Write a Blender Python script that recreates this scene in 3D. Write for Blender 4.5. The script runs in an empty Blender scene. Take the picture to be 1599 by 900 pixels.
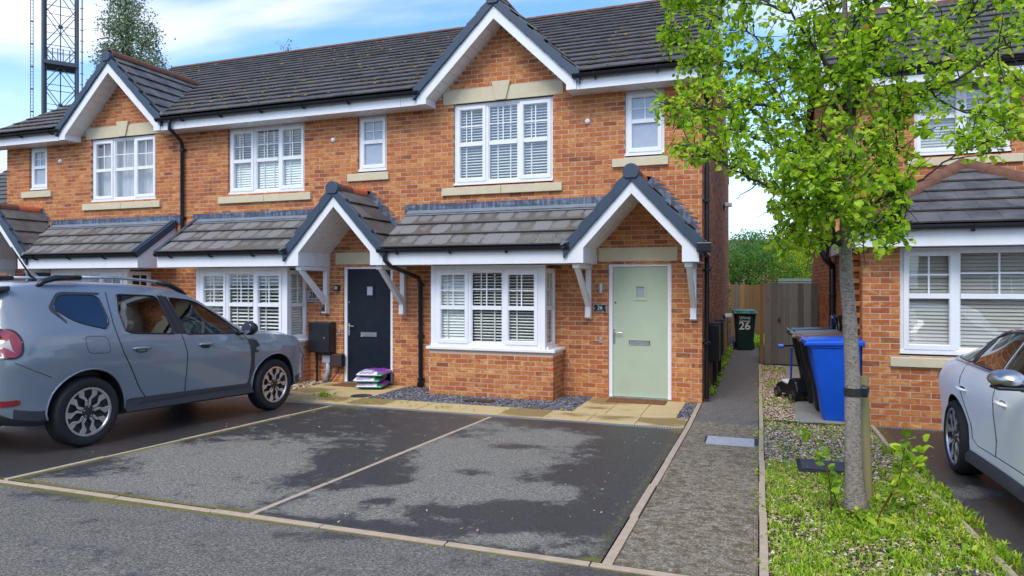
import bpy, bmesh, math, random
import numpy as np
from math import sin, cos, tan, pi, radians, atan2, sqrt, hypot
from mathutils import Vector, Matrix

random.seed(7)
rng = np.random.default_rng(11)
S = bpy.context.scene
COL = S.collection
# ---------------------------------------------------------------- camera
cam_d = bpy.data.cameras.new("camera")
cam = bpy.data.objects.new("camera", cam_d)
COL.objects.link(cam)
cam_d.sensor_width = 36.0
cam_d.lens = 36.0 * 1070 / 1599
cam_d.shift_y = -7.0 / 1599
cam_d.clip_start = 0.05
cam_d.clip_end = 3000
CAM = Vector((0, 0, 1.8))
cam.location = CAM
cam.rotation_euler = (pi / 2, 0, radians(19.8))
S.camera = cam
# ---------------------------------------------------------------- world, sun, exposure
SUN_EL, SUN_AZ = 50, 186      # azimuth clockwise from +Y (scene's away direction)
W = bpy.data.worlds.new("World")
S.world = W
W.use_nodes = True
wn, wl = W.node_tree.nodes, W.node_tree.links
wn.clear()
w_out = wn.new("ShaderNodeOutputWorld")
bg_sky = wn.new("ShaderNodeBackground")
sky = wn.new("ShaderNodeTexSky")
sky.sky_type = 'NISHITA'
sky.sun_disc = False
sky.sun_elevation = radians(SUN_EL)
sky.sun_rotation = radians(SUN_AZ)
sky.air_density = 1.0
sky.dust_density = 0.6
sky.ozone_density = 2.0
SKY_STR = 0.13
bg_sky.inputs[1].default_value = SKY_STR
hs = wn.new("ShaderNodeHueSaturation")
hs.inputs['Hue'].default_value = 0.508
hs.inputs['Saturation'].default_value = 1.25
hs.inputs['Value'].default_value = 1.18
wl.new(sky.outputs[0], hs.inputs['Color'])
wl.new(hs.outputs[0], bg_sky.inputs[0])
bg_cl = wn.new("ShaderNodeBackground")
bg_cl.inputs[0].default_value = (0.93, 0.96, 1.0, 1)
bg_cl.inputs[1].default_value = 0.66
tc = wn.new("ShaderNodeTexCoord")
sep = wn.new("ShaderNodeSeparateXYZ")
wl.new(tc.outputs['Generated'], sep.inputs[0])
def wmath(op, a, b=None, clamp=False):
    n = wn.new("ShaderNodeMath"); n.operation = op; n.use_clamp = clamp
    for i, v in enumerate((a, b)):
        if v is None: continue
        if isinstance(v, (int, float)): n.inputs[i].default_value = v
        else: wl.new(v, n.inputs[i])
    return n.outputs[0]
# direction projected on a cloud layer
zz = wmath('ADD', wmath('MAXIMUM', sep.outputs[2], 0.0), 0.16)
cx = wmath('DIVIDE', sep.outputs[0], zz); cy = wmath('DIVIDE', sep.outputs[1], zz)
comb = wn.new("ShaderNodeCombineXYZ"); wl.new(cx, comb.inputs[0]); wl.new(cy, comb.inputs[1])
n1 = wn.new("ShaderNodeTexNoise"); n1.inputs['Scale'].default_value = 0.62; n1.inputs['Detail'].default_value = 7; n1.inputs['Roughness'].default_value = 0.52
n1.inputs['Distortion'].default_value = 0.5
mp = wn.new("ShaderNodeMapping"); mp.inputs['Rotation'].default_value = (0, 0, 0.35); mp.inputs['Scale'].default_value = (0.75, 1.35, 1); mp.inputs['Location'].default_value = (5.1, 1.9, 0)
wl.new(comb.outputs[0], mp.inputs[0]); wl.new(mp.outputs[0], n1.inputs['Vector'])
rmp = wn.new("ShaderNodeValToRGB"); rmp.color_ramp.elements[0].position = 0.45; rmp.color_ramp.elements[1].position = 0.66
rmp.color_ramp.interpolation = 'EASE'
wl.new(n1.outputs[0], rmp.inputs[0])
fog = wmath('SUBTRACT', 1.0, wmath('MULTIPLY', wmath('MAXIMUM', sep.outputs[2], 0.0), 3.6), True)
hz_c = wn.new('ShaderNodeMix'); hz_c.data_type = 'RGBA'; wl.new(fog, hz_c.inputs[0]); hz_c.inputs[6].default_value = (0.97, 0.97, 0.98, 1); hz_c.inputs[7].default_value = (0.42, 0.60, 0.90, 1)
wl.new(hz_c.outputs[2], bg_cl.inputs[0])
cov = wmath('MAXIMUM', wmath('MULTIPLY', rmp.outputs[0], 0.9), wmath('MULTIPLY', fog, 0.9), True)
mixs = wn.new("ShaderNodeMixShader")
wl.new(cov, mixs.inputs[0]); wl.new(bg_sky.outputs[0], mixs.inputs[1]); wl.new(bg_cl.outputs[0], mixs.inputs[2])
wl.new(mixs.outputs[0], w_out.inputs[0])
sun_d = bpy.data.lights.new("sun", 'SUN')
sun_d.energy = 1.15
sun_d.angle = radians(28)
sun_d.color = (1.0, 0.96, 0.90)
sun = bpy.data.objects.new("sun", sun_d)
COL.objects.link(sun)
_e, _a = radians(SUN_EL), radians(SUN_AZ)
sdir = Vector((sin(_a) * cos(_e), cos(_a) * cos(_e), sin(_e)))
sun.rotation_euler = (-sdir).to_track_quat('-Z', 'Y').to_euler()
S.view_settings.view_transform = 'Standard'
S.view_settings.look = 'None'
S.view_settings.exposure = 1.10
S.view_settings.gamma = 1.0
S.cycles.max_bounces = 8
S.cycles.transparent_max_bounces = 16
S.cycles.use_denoising = True

# ---------------------------------------------------------------- helpers
def ground(Y):
    if Y > 8.7: return 0.0
    return 0.0343 * (8.7 - max(Y, -0.5))

class MB:
    """collects faces, then links them as ONE mesh object"""
    def __init__(s): s.v = []; s.f = []; s.m = []; s.cur = 0; s.r = []; s.rnd = None
    def face(s, pts):
        n = len(s.v); s.v += [tuple(p) for p in pts]; s.f.append(tuple(range(n, n + len(pts)))); s.m.append(s.cur); s.r.append(s.rnd or 0.0)
    def idx(s, vs, fs):
        n = len(s.v); s.v += [tuple(p) for p in vs]
        for f in fs: s.f.append(tuple(n + i for i in f)); s.m.append(s.cur); s.r.append(s.rnd or 0.0)
    def box(s, x0, x1, y0, y1, z0, z1):
        vs = [(x0,y0,z0),(x1,y0,z0),(x1,y1,z0),(x0,y1,z0),(x0,y0,z1),(x1,y0,z1),(x1,y1,z1),(x0,y1,z1)]
        s.idx(vs, [(3,2,1,0),(4,5,6,7),(0,1,5,4),(1,2,6,5),(2,3,7,6),(3,0,4,7)])
    def obox(s, c, ax, ay, az):
        c, ax, ay, az = map(Vector, (c, ax, ay, az))
        vs = [c + i*ax + j*ay + k*az for k in (-1,1) for (i,j) in ((-1,-1),(1,-1),(1,1),(-1,1))]
        s.idx(vs, [(3,2,1,0),(4,5,6,7),(0,1,5,4),(1,2,6,5),(2,3,7,6),(3,0,4,7)])
    def prism(s, poly, d):
        """poly: 3d points, extruded by vector d"""
        p = [Vector(q) for q in poly]; d = Vector(d); n = len(p)
        nrm = Vector((0,0,0))
        for i in range(n): nrm += p[i].cross(p[(i+1) % n])
        if nrm.dot(d) > 0: p.reverse()
        s.idx(p + [q + d for q in p], [tuple(range(n)), tuple(range(2*n-1, n-1, -1))] + [((i+1) % n, i, n+i, n+(i+1) % n) for i in range(n)])
    def bar(s, a, b, w, h, up=(0,0,1)):
        a, b = Vector(a), Vector(b); d = (b - a); L = d.length; d.normalize()
        up = Vector(up); x = d.cross(up)
        if x.length < 1e-4: x = d.cross(Vector((1,0,0)))
        x.normalize(); z = x.cross(d)
        s.obox((a+b)/2, x*w/2, d*L/2, z*h/2)
    def tube(s, pts, r, n=8, cap=True):
        pts = [Vector(p) for p in pts]; N = len(pts)
        rs = r if isinstance(r, (list, tuple)) else [r]*N
        base = len(s.v); prev = None
        for i, p in enumerate(pts):
            t = (pts[min(i+1, N-1)] - pts[max(i-1, 0)]).normalized()
            if prev is None:
                a = Vector((0,0,1)) if abs(t.z) < 0.9 else Vector((1,0,0))
                x = t.cross(a).normalized()
            else:
                x = (prev - t*prev.dot(t)); x = x.normalized() if x.length > 1e-6 else t.cross(Vector((0,0,1))).normalized()
            prev = x; y = t.cross(x)
            for k in range(n):
                an = 2*pi*k/n; s.v.append(tuple(p + (x*cos(an) + y*sin(an))*rs[i]))
        fs = []
        for i in range(N-1):
            for k in range(n):
                a = base+i*n+k; b = base+i*n+(k+1) % n
                fs.append((a, b, b+n, a+n))
        if cap: fs += [tuple(base+k for k in range(n-1,-1,-1)), tuple(base+(N-1)*n+k for k in range(n))]
        s.f += fs; s.m += [s.cur]*len(fs); s.r += [s.rnd or 0.0]*len(fs)
    def lathe(s, prof, c, axis='z', n=24, cap=True):
        """prof: (radius, height) list"""
        c = Vector(c); base = len(s.v)
        A = {'z': (Vector((1,0,0)),Vector((0,1,0)),Vector((0,0,1))), 'y': (Vector((0,0,1)),Vector((1,0,0)),Vector((0,1,0))), 'x': (Vector((0,1,0)),Vector((0,0,1)),Vector((1,0,0)))}[axis]
        for (r, h) in prof:
            for k in range(n):
                an = 2*pi*k/n; s.v.append(tuple(c + A[0]*r*cos(an) + A[1]*r*sin(an) + A[2]*h))
        fs = []
        for i in range(len(prof)-1):
            for k in range(n):
                a = base+i*n+k; b = base+i*n+(k+1) % n; fs.append((a, b, b+n, a+n))
        if cap and prof[0][0] > 1e-5: fs.append(tuple(base+k for k in range(n-1,-1,-1)))
        if cap and prof[-1][0] > 1e-5: fs.append(tuple(base+(len(prof)-1)*n+k for k in range(n)))
        s.f += fs; s.m += [s.cur]*len(fs); s.r += [s.rnd or 0.0]*len(fs)
    def xf(s, M, start=0):
        for i in range(start, len(s.v)): s.v[i] = tuple(M @ Vector(s.v[i]))
    def mesh(s, name, mats, smooth=False, sharp=None):
        me = bpy.data.meshes.new(name)
        me.from_pydata(s.v, [], s.f)
        for m in (mats if isinstance(mats, (list, tuple)) else [mats]): me.materials.append(m)
        if any(s.m): me.polygons.foreach_set('material_index', s.m)
        if any(s.r):
            at = me.attributes.new('rnd', 'FLOAT', 'FACE'); at.data.foreach_set('value', s.r)
        if smooth or sharp:
            me.polygons.foreach_set('use_smooth', [True]*len(s.f))
        me.update()
        if sharp: me.set_sharp_from_angle(angle=radians(sharp))
        return me
    def build(s, name, mats, parent=None, smooth=False, sharp=None, bevel=0, loc=None, rotz=0, **props):
        o = put(name, s.mesh(name, mats, smooth, sharp), parent, loc, rotz, **props)
        if bevel:
            b = o.modifiers.new('bevel', 'BEVEL'); b.width = bevel; b.segments = 2; b.limit_method = 'ANGLE'; b.angle_limit = radians(40)
        return o

def put(name, me, parent=None, loc=None, rotz=0, scale=None, rot=None, **props):
    o = bpy.data.objects.new(name, me); COL.objects.link(o)
    if parent is not None: o.parent = parent
    if loc is not None: o.location = loc
    if rotz: o.rotation_euler = (0, 0, rotz)
    if rot is not None: o.rotation_euler = rot
    if scale is not None: o.scale = scale
    for k, v in props.items(): o[k] = v
    return o

def thing(name, label, cat, loc=(0,0,0), rotz=0, group=None):
    o = put(name, None, None, loc, rotz, label=label, category=cat)
    if group: o['group'] = group
    return o

def tag(o, label, cat, group=None):
    o['label'] = label; o['category'] = cat
    if group: o['group'] = group
    return o

# ---------------------------------------------------------------- materials
class NT:
    def __init__(s, name):
        s.m = bpy.data.materials.new(name); s.m.use_nodes = True
        s.t = s.m.node_tree; s.n = s.t.nodes; s.l = s.t.links; s.n.clear()
        s.out = s.n.new('ShaderNodeOutputMaterial'); s.p = s.n.new('ShaderNodeBsdfPrincipled')
        s.l.new(s.p.outputs[0], s.out.inputs[0])
    def set(s, inp, v):
        if v is None: return
        if hasattr(v, 'is_output'): s.l.new(v, inp)
        elif isinstance(v, (tuple, list)) and len(v) == 3 and inp.type == 'RGBA': inp.default_value = (*v, 1)
        else: inp.default_value = v
    def math(s, op, a, b=None, c=None, clamp=False):
        n = s.n.new('ShaderNodeMath'); n.operation = op; n.use_clamp = clamp
        for i, v in enumerate((a, b, c)):
            if v is not None: s.set(n.inputs[i], v)
        return n.outputs[0]
    def pos(s): return s.n.new('ShaderNodeNewGeometry').outputs['Position']
    def obj(s): return s.n.new('ShaderNodeTexCoord').outputs['Object']
    def rand(s): return s.n.new('ShaderNodeObjectInfo').outputs['Random']
    def attr(s, name):
        n = s.n.new('ShaderNodeAttribute'); n.attribute_name = name; return n.outputs['Fac']
    def map(s, vec, scale=(1,1,1), loc=(0,0,0), rot=(0,0,0)):
        n = s.n.new('ShaderNodeMapping'); s.l.new(vec, n.inputs[0]); n.inputs['Scale'].default_value = scale
        s.set(n.inputs['Location'], loc); n.inputs['Rotation'].default_value = rot; return n.outputs[0]
    def noise(s, vec, scale, detail=4, rough=0.5, dist=0.0, col=False):
        n = s.n.new('ShaderNodeTexNoise'); n.inputs['Scale'].default_value = scale; n.inputs['Detail'].default_value = detail
        n.inputs['Roughness'].default_value = rough; n.inputs['Distortion'].default_value = dist
        if vec is not None: s.l.new(vec, n.inputs['Vector'])
        return n.outputs[1 if col else 0]
    def voro(s, vec, scale, out=0):
        n = s.n.new('ShaderNodeTexVoronoi'); n.inputs['Scale'].default_value = scale; s.l.new(vec, n.inputs['Vector']); return n.outputs[out]
    def ramp(s, fac, stops, interp='LINEAR'):
        n = s.n.new('ShaderNodeValToRGB'); s.l.new(fac, n.inputs[0]); n.color_ramp.interpolation = interp
        e = n.color_ramp.elements
        while len(e) < len(stops): e.new(0.5)
        for i, (p, c) in enumerate(stops):
            e[i].position = p; e[i].color = (c, c, c, 1) if isinstance(c, (int, float)) else (*c, 1)
        return n.outputs[0]
    def mix(s, fac, a, b, mode='MIX'):
        n = s.n.new('ShaderNodeMix'); n.data_type = 'RGBA'; n.blend_type = mode; n.clamp_factor = True
        s.set(n.inputs[0], fac); s.set(n.inputs[6], a); s.set(n.inputs[7], b); return n.outputs[2]
    def hsv(s, col, h=0.5, sa=1.0, v=1.0):
        n = s.n.new('ShaderNodeHueSaturation'); s.set(n.inputs['Hue'], h); s.set(n.inputs['Saturation'], sa); s.set(n.inputs['Value'], v); s.set(n.inputs['Color'], col); return n.outputs[0]
    def bump(s, h, strength=0.3, dist=0.01):
        n = s.n.new('ShaderNodeBump'); n.inputs['Strength'].default_value = strength; n.inputs['Distance'].default_value = dist
        s.l.new(h, n.inputs['Height']); s.l.new(n.outputs[0], s.p.inputs['Normal'])
    def fin(s, col=None, rough=None, metal=None, spec=None, **kw):
        s.set(s.p.inputs['Base Color'], col); s.set(s.p.inputs['Roughness'], rough); s.set(s.p.inputs['Metallic'], metal); s.set(s.p.inputs['Specular IOR Level'], spec)
        for k, v in kw.items(): s.set(s.p.inputs[k.replace('_', ' ')], v)
        return s.m

def plain(name, col, rough=0.5, metal=0.0, var=0.12, scale=6.0, spec=0.5, bump=0.0, bscale=200, **kw):
    t = NT(name); c = t.noise(t.pos(), scale, 5, 0.6)
    f = t.math('ADD', t.math('MULTIPLY', t.math('SUBTRACT', c, 0.5), 2*var), 1.0)
    colr = t.hsv(col, v=f)
    if bump: t.bump(t.noise(t.pos(), bscale, 3), bump, 0.004)
    rr = t.math('ADD', t.math('MULTIPLY', t.math('SUBTRACT', c, 0.5), 0.15), rough)
    return t.fin(colr, rr, metal, spec, **kw)

M = {}
def brick_mat(name, sat=1.0, val=1.0):
    t = NT(name); P = t.pos()
    r = t.math('FRACT', t.math('ADD', t.attr('rnd'), t.rand()))
    base = t.ramp(r, [(0.0,(0.25,0.075,0.036)),(0.12,(0.40,0.112,0.038)),(0.42,(0.52,0.18,0.053)),(0.62,(0.38,0.105,0.038)),(0.8,(0.54,0.21,0.06)),(1.0,(0.42,0.12,0.04))])
    off = t.n.new('ShaderNodeCombineXYZ'); t.l.new(t.math('MULTIPLY', r, 37.0), off.inputs[0]); t.l.new(t.math('MULTIPLY', r, 91.0), off.inputs[2])
    v = t.n.new('ShaderNodeVectorMath'); v.operation = 'ADD'; t.l.new(P, v.inputs[0]); t.l.new(off.outputs[0], v.inputs[1])
    pn = t.noise(t.map(v.outputs[0], (7,7,11)), 1.0, 3, 0.55, 0.8)
    yel = t.ramp(pn, [(0.50, 0.0), (0.66, 1.0)])
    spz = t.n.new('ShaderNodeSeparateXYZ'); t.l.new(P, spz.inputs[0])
    yel_by_height = t.ramp(t.math('ADD', t.math('MULTIPLY', spz.outputs[2], 0.2), t.math('MULTIPLY', t.noise(P, 0.5, 2), 0.12)), [(0.42, 1.0), (0.62, 0.75)])  # yellow patches get weaker towards the upper courses
    yel = t.math('MULTIPLY', yel, yel_by_height)
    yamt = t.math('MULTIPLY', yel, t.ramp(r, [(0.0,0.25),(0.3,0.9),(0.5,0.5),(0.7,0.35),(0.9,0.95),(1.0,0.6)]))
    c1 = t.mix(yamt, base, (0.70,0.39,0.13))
    dk = t.ramp(t.noise(t.map(v.outputs[0], (9,9,16)), 1.0, 4, 0.6, 0.5), [(0.25, 1.0), (0.42, 0.0)])
    c2 = t.mix(t.math('MULTIPLY', dk, 0.55), c1, (0.17,0.05,0.03))
    fine = t.noise(P, 160, 3, 0.6)
    c3 = t.hsv(c2, sa=sat, v=t.math('MULTIPLY', t.math('ADD', t.math('MULTIPLY', fine, 0.5), 0.75), val))
    t.bump(fine, 0.35, 0.003)
    return t.fin(c3, 0.85, None, 0.25)
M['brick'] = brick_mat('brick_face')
def mortar():
    t = NT('mortar'); n = t.noise(t.pos(), 90, 4, 0.6); b = t.noise(t.pos(), 1.5, 3)
    t.bump(n, 0.4, 0.004)
    return t.fin(t.mix(b, t.ramp(n, [(0.3,(0.48,0.37,0.28)),(0.7,(0.68,0.56,0.45))]), (0.57,0.45,0.35)), 0.95, None, 0.1)
M['mortar'] = mortar()
def upvc(name='white_plastic', col=(0.80,0.81,0.83)):
    t = NT(name); n = t.noise(t.map(t.pos(), (3,3,1.2)), 2.0, 5, 0.6)
    c = t.mix(t.ramp(n, [(0.45,0.0),(0.8,0.35)]), col, (0.62,0.62,0.58))
    return t.fin(c, t.ramp(n, [(0.3,0.22),(0.8,0.4)]), None, 0.5)
M['white'] = upvc()
M['fascia'] = upvc('white_board', (0.78,0.79,0.80))
M['soffit'] = upvc('soffit_board', (0.74,0.73,0.72))
M['stone'] = plain('cast_stone', (0.60,0.53,0.36), 0.85, var=0.15, scale=9, bump=0.3, bscale=250, spec=0.2)
def tile_mat(name, hi=(0.165,0.155,0.142), lo=(0.07,0.066,0.063), moss=0.6):
    t = NT(name); P = t.pos()
    r = t.math('FRACT', t.math('ADD', t.attr('rnd'), t.rand()))
    n = t.noise(P, 3.2, 5, 0.6, 0.3); f = t.noise(P, 55, 4, 0.65)
    k = t.math('ADD', t.math('MULTIPLY', r, 0.12), t.math('MULTIPLY', n, 0.95))
    c = t.mix(t.ramp(k, [(0.38,0.0),(0.78,1.0)]), lo, hi)
    mo = t.math('MULTIPLY', t.ramp(t.noise(P, 14, 5, 0.7, 0.6), [(0.60,0.0),(0.70,1.0)]), moss)
    c = t.mix(mo, c, (0.10,0.085,0.03))
    c = t.hsv(c, v=t.math('ADD', t.math('MULTIPLY', f, 0.6), 0.7))
    t.bump(f, 0.4, 0.004)
    return t.fin(c, t.ramp(n, [(0.3,0.45),(0.7,0.75)]), None, 0.4)
M['tile'] = tile_mat('roof_tile_concrete')
M['tile_main'] = tile_mat('roof_tile_main', (0.13,0.116,0.10), (0.064,0.057,0.050), 0.7)
def low_tile():
    # lower roofs: damp tile with a pale dry patch on each
    t = NT('damp_tile'); P = t.pos(); O = t.obj()
    r = t.math('FRACT', t.math('ADD', t.attr('rnd'), t.rand()))
    f = t.noise(P, 60, 4, 0.65)
    n = t.noise(P, 11, 3, 0.6, 0.6)
    sp = t.n.new('ShaderNodeSeparateXYZ'); t.l.new(O, sp.inputs[0])
    dx = t.math('DIVIDE', sp.outputs[0], 0.125); dy = t.math('DIVIDE', t.math('SUBTRACT', sp.outputs[1], 0.015), 0.155)
    dd = t.math('SQRT', t.math('ADD', t.math('POWER', t.math('ABSOLUTE', dx), 3.0), t.math('POWER', t.math('ABSOLUTE', dy), 3.0)))
    k = t.math('ADD', dd, t.math('ADD', t.math('MULTIPLY', t.math('SUBTRACT', n, 0.5), 2.2), t.math('MULTIPLY', t.math('SUBTRACT', r, 0.5), 1.1)))
    dry = t.ramp(k, [(0.72,1.0),(1.05,0.0)])
    c = t.mix(dry, t.mix(n, (0.085,0.08,0.073), (0.14,0.132,0.11)), t.mix(r, (0.20,0.193,0.182), (0.155,0.148,0.138)))
    c = t.hsv(c, v=t.math('ADD', t.math('MULTIPLY', f, 0.5), 0.75))
    t.bump(f, 0.35, 0.004)
    return t.fin(c, t.mix(dry, (0.3,0.3,0.3), (0.8,0.8,0.8)), None, 0.4)
M['tile_low'] = low_tile()
M['ridge'] = plain('terracotta_ridge', (0.17,0.082,0.052), 0.85, var=0.5, scale=9, bump=0.4, spec=0.2)
M['ridge_red'] = plain('terracotta_fresh', (0.55,0.14,0.06), 0.7, var=0.2, scale=9, spec=0.3)
M['verge'] = plain('slate_blue_plastic', (0.035,0.058,0.088), 0.42, var=0.12, scale=3)
M['black'] = plain('black_plastic', (0.010,0.012,0.016), 0.3, var=0.3, scale=3)
M['blackmatt'] = plain('black_rubber', (0.014,0.014,0.015), 0.7, var=0.3, scale=8)
def lead():
    t = NT('lead_flashing'); P = t.pos(); n = t.noise(t.map(P, (1.2,1.2,6)), 2.2, 5, 0.7, 0.8); n2 = t.noise(t.map(P, (14,14,2)), 1.5, 4, 0.6)
    c = t.mix(t.ramp(t.math('MULTIPLY', n, n2), [(0.22,0.0),(0.42,1.0)]), (0.060,0.075,0.11), (0.25,0.30,0.37))
    t.bump(n2, 0.2, 0.006); return t.fin(c, 0.5, 0.25, 0.5)
M['lead'] = lead()
M['lead_light'] = plain('lead_apron', (0.20,0.235,0.27), 0.5, 0.15, var=0.3, scale=4)
def glass(name, tint=(0.97,0.985,0.98), refl=0.9, f0=0.065, wav=0.05):
    m = bpy.data.materials.new(name); m.use_nodes = True; t = m.node_tree; n = t.nodes; l = t.links; n.clear()
    out = n.new('ShaderNodeOutputMaterial'); tr = n.new('ShaderNodeBsdfTransparent'); tr.inputs[0].default_value = (*tint, 1)
    gl = n.new('ShaderNodeBsdfGlossy'); gl.inputs['Roughness'].default_value = 0.012; gl.inputs[0].default_value = (0.95,0.97,1,1)
    fr = n.new('ShaderNodeLayerWeight'); fr.inputs[0].default_value = 0.5
    pw = n.new('ShaderNodeMath'); pw.operation = 'POWER'; l.new(fr.outputs['Facing'], pw.inputs[0]); pw.inputs[1].default_value = 4.0
    ad = n.new('ShaderNodeMath'); ad.operation = 'MULTIPLY_ADD'; l.new(pw.outputs[0], ad.inputs[0]); ad.inputs[1].default_value = refl; ad.inputs[2].default_value = f0; ad.use_clamp = True
    ge = n.new('ShaderNodeNewGeometry'); no = n.new('ShaderNodeTexNoise'); no.inputs['Scale'].default_value = 1.3; l.new(ge.outputs['Position'], no.inputs['Vector'])
    bp = n.new('ShaderNodeBump'); bp.inputs['Strength'].default_value = wav; bp.inputs['Distance'].default_value = 0.02; l.new(no.outputs[0], bp.inputs['Height']); l.new(bp.outputs[0], gl.inputs['Normal'])
    mx = n.new('ShaderNodeMixShader'); l.new(ad.outputs[0], mx.inputs[0]); l.new(tr.outputs[0], mx.inputs[1]); l.new(gl.outputs[0], mx.inputs[2])
    l.new(mx.outputs[0], out.inputs[0]); return m
M['glass'] = glass('window_glass')
M['carglass'] = glass('car_glass', (0.80,0.90,0.85), 0.8, 0.06, 0.0)
M['darkglass'] = glass('privacy_glass', (0.09,0.10,0.10), 1.0, 0.13, 0.0)
M['frost'] = plain('obscured_glass', (0.33,0.38,0.45), 0.12, var=0.15, scale=10, spec=0.9)
M['slat_w'] = plain('blind_slat_white', (0.92,0.93,0.87), 0.5, var=0.05)
M['slat_c'] = plain('blind_slat_grey', (0.50,0.48,0.42), 0.5, var=0.06)
M['tape'] = plain('blind_tape', (0.72,0.72,0.66), 0.7, var=0.04)
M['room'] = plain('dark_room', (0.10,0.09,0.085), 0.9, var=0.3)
M['curtain'] = plain('net_curtain', (0.55,0.53,0.56), 0.9, var=0.12, scale=3)
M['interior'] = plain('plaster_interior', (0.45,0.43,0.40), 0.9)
M['door_green'] = plain('sage_green_door', (0.41,0.485,0.35), 0.38, var=0.09, scale=5, bump=0.06, bscale=60)
M['door_dark'] = plain('worn_navy_door', (0.008,0.013,0.022), 0.42, var=0.5, scale=7, spec=0.25)
M['chrome'] = plain('chrome', (0.75,0.75,0.76), 0.15, 1.0, var=0.05)
M['steel'] = plain('brushed_steel', (0.55,0.56,0.57), 0.35, 1.0, var=0.1)
M['slotdark'] = plain('slot_dark', (0.02,0.02,0.02), 0.6)
M['wood_dark'] = None
def asphalt(name, dry, wet, moss=0.0, wet_attr=True, bias=0.0, brown=0.0, patch=0.55):
    t = NT(name); P = t.pos()
    g1 = t.noise(P, 62, 5, 0.85); g2 = t.voro(P, 120, 0); big = t.noise(P, 0.7, 4, 0.6); mid = t.noise(P, 4.5, 6, 0.65, 0.3); fm = t.noise(P, 26, 4, 0.7)
    grain = t.ramp(g1, [(0.36,0.30),(0.5,0.92),(0.64,2.1)])
    w = t.math('ADD', t.math('MULTIPLY', t.math('SUBTRACT', mid, 0.5), 1.75), t.math('ADD', t.math('MULTIPLY', t.math('SUBTRACT', big, 0.5), patch), t.math('MULTIPLY', t.math('SUBTRACT', fm, 0.5), 0.95)))
    w = t.math('ADD', w, bias)
    if wet_attr: w = t.math('ADD', w, t.attr('wet'))
    wf = t.ramp(t.math('ADD', w, t.math('MULTIPLY', t.math('SUBTRACT', g1, 0.5), 0.9)), [(0.36,0.0),(0.66,1.0)])
    c = t.mix(wf, dry, wet)
    c = t.mix(1.0, c, grain, 'MULTIPLY')
    if moss or wet_attr:
        a = t.math('ADD', t.math('MULTIPLY', t.attr('moss'), 1.35), moss)
        mf = t.ramp(t.math('ADD', t.math('MULTIPLY', t.noise(P, 16, 8, 0.8, 0.3), 1.25), t.math('SUBTRACT', a, 1.15)), [(0.0,0.0),(0.26,0.8)])
        c = t.mix(mf, c, t.mix(t.noise(P, 30, 3), (0.075,0.07,0.012), (0.26,0.23,0.035)))
    if brown:
        bf = t.math('MULTIPLY', t.ramp(t.noise(P, 13, 8, 0.78, 0.2), [(0.44,0.0),(0.60,1.0)]), brown)
        c = t.mix(bf, c, t.mix(g1, (0.06,0.042,0.018), (0.17,0.12,0.06)))
    t.bump(t.math('ADD', g1, g2), 0.55, 0.006)
    return t.fin(c, t.mix(wf, (0.85,0.85,0.85), (0.42,0.42,0.42)), None, t.mix(wf, (0.2,0.2,0.2), (0.5,0.5,0.5)))
M['road'] = asphalt('road_asphalt', (0.170,0.155,0.128), (0.072,0.067,0.056), 0.2, True, 0.22)
M['drive'] = asphalt('drive_asphalt', (0.215,0.198,0.16), (0.046,0.044,0.040), 0.12, True, 0.0)
M['path'] = asphalt('path_tarmac', (0.27,0.23,0.165), (0.115,0.095,0.06), 0.26, False, 0.10, 0.9, 1.1)
M['path_back'] = asphalt('rear_path', (0.17,0.155,0.14), (0.05,0.047,0.043), 0.25, False, 0.2, 0.25)
M['drive24'] = asphalt('neighbour_drive', (0.16,0.15,0.135), (0.055,0.052,0.045), 0.1, True, 0.15, 0.25)
M['edging'] = plain('concrete_edging', (0.46,0.36,0.25), 0.9, var=0.3, scale=13, bump=0.4, bscale=120, spec=0.2)
def slabmat():
    t = NT('buff_slab'); P = t.pos(); O = t.obj(); r = t.rand()
    n = t.noise(t.map(P, (1.3,3.2,1)), 1.7, 5, 0.6, 0.7); f = t.noise(P, 70, 3)
    sp = t.n.new('ShaderNodeSeparateXYZ'); t.l.new(O, sp.inputs[0])
    d = t.math('SQRT', t.math('ADD', t.math('POWER', t.math('DIVIDE', sp.outputs[0], 0.26), 2.0), t.math('POWER', t.math('DIVIDE', t.math('SUBTRACT', sp.outputs[1], 0.05), 0.2), 2.0)))
    k = t.math('ADD', t.math('SUBTRACT', t.math('MULTIPLY', r, 1.1), t.math('MULTIPLY', d, 0.55)), t.math('ADD', t.math('MULTIPLY', t.math('SUBTRACT', n, 0.5), 1.6), t.math('MULTIPLY', r, 0.25)))
    st = t.ramp(k, [(0.16,0.0),(0.55,0.85)])
    c = t.mix(st, t.mix(n, (0.60,0.47,0.24), (0.50,0.36,0.17)), t.mix(t.noise(P, 5, 3), (0.27,0.17,0.045), (0.19,0.14,0.06)))
    c = t.hsv(c, v=t.math('ADD', t.math('MULTIPLY', f, 0.3), 0.85)); t.bump(f, 0.25, 0.003)
    return t.fin(c, 0.7, None, 0.3)
M['slab'] = slabmat()
M['slab_grey'] = plain('grey_slab', (0.30,0.28,0.24), 0.8, var=0.35, scale=5, bump=0.3)
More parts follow.
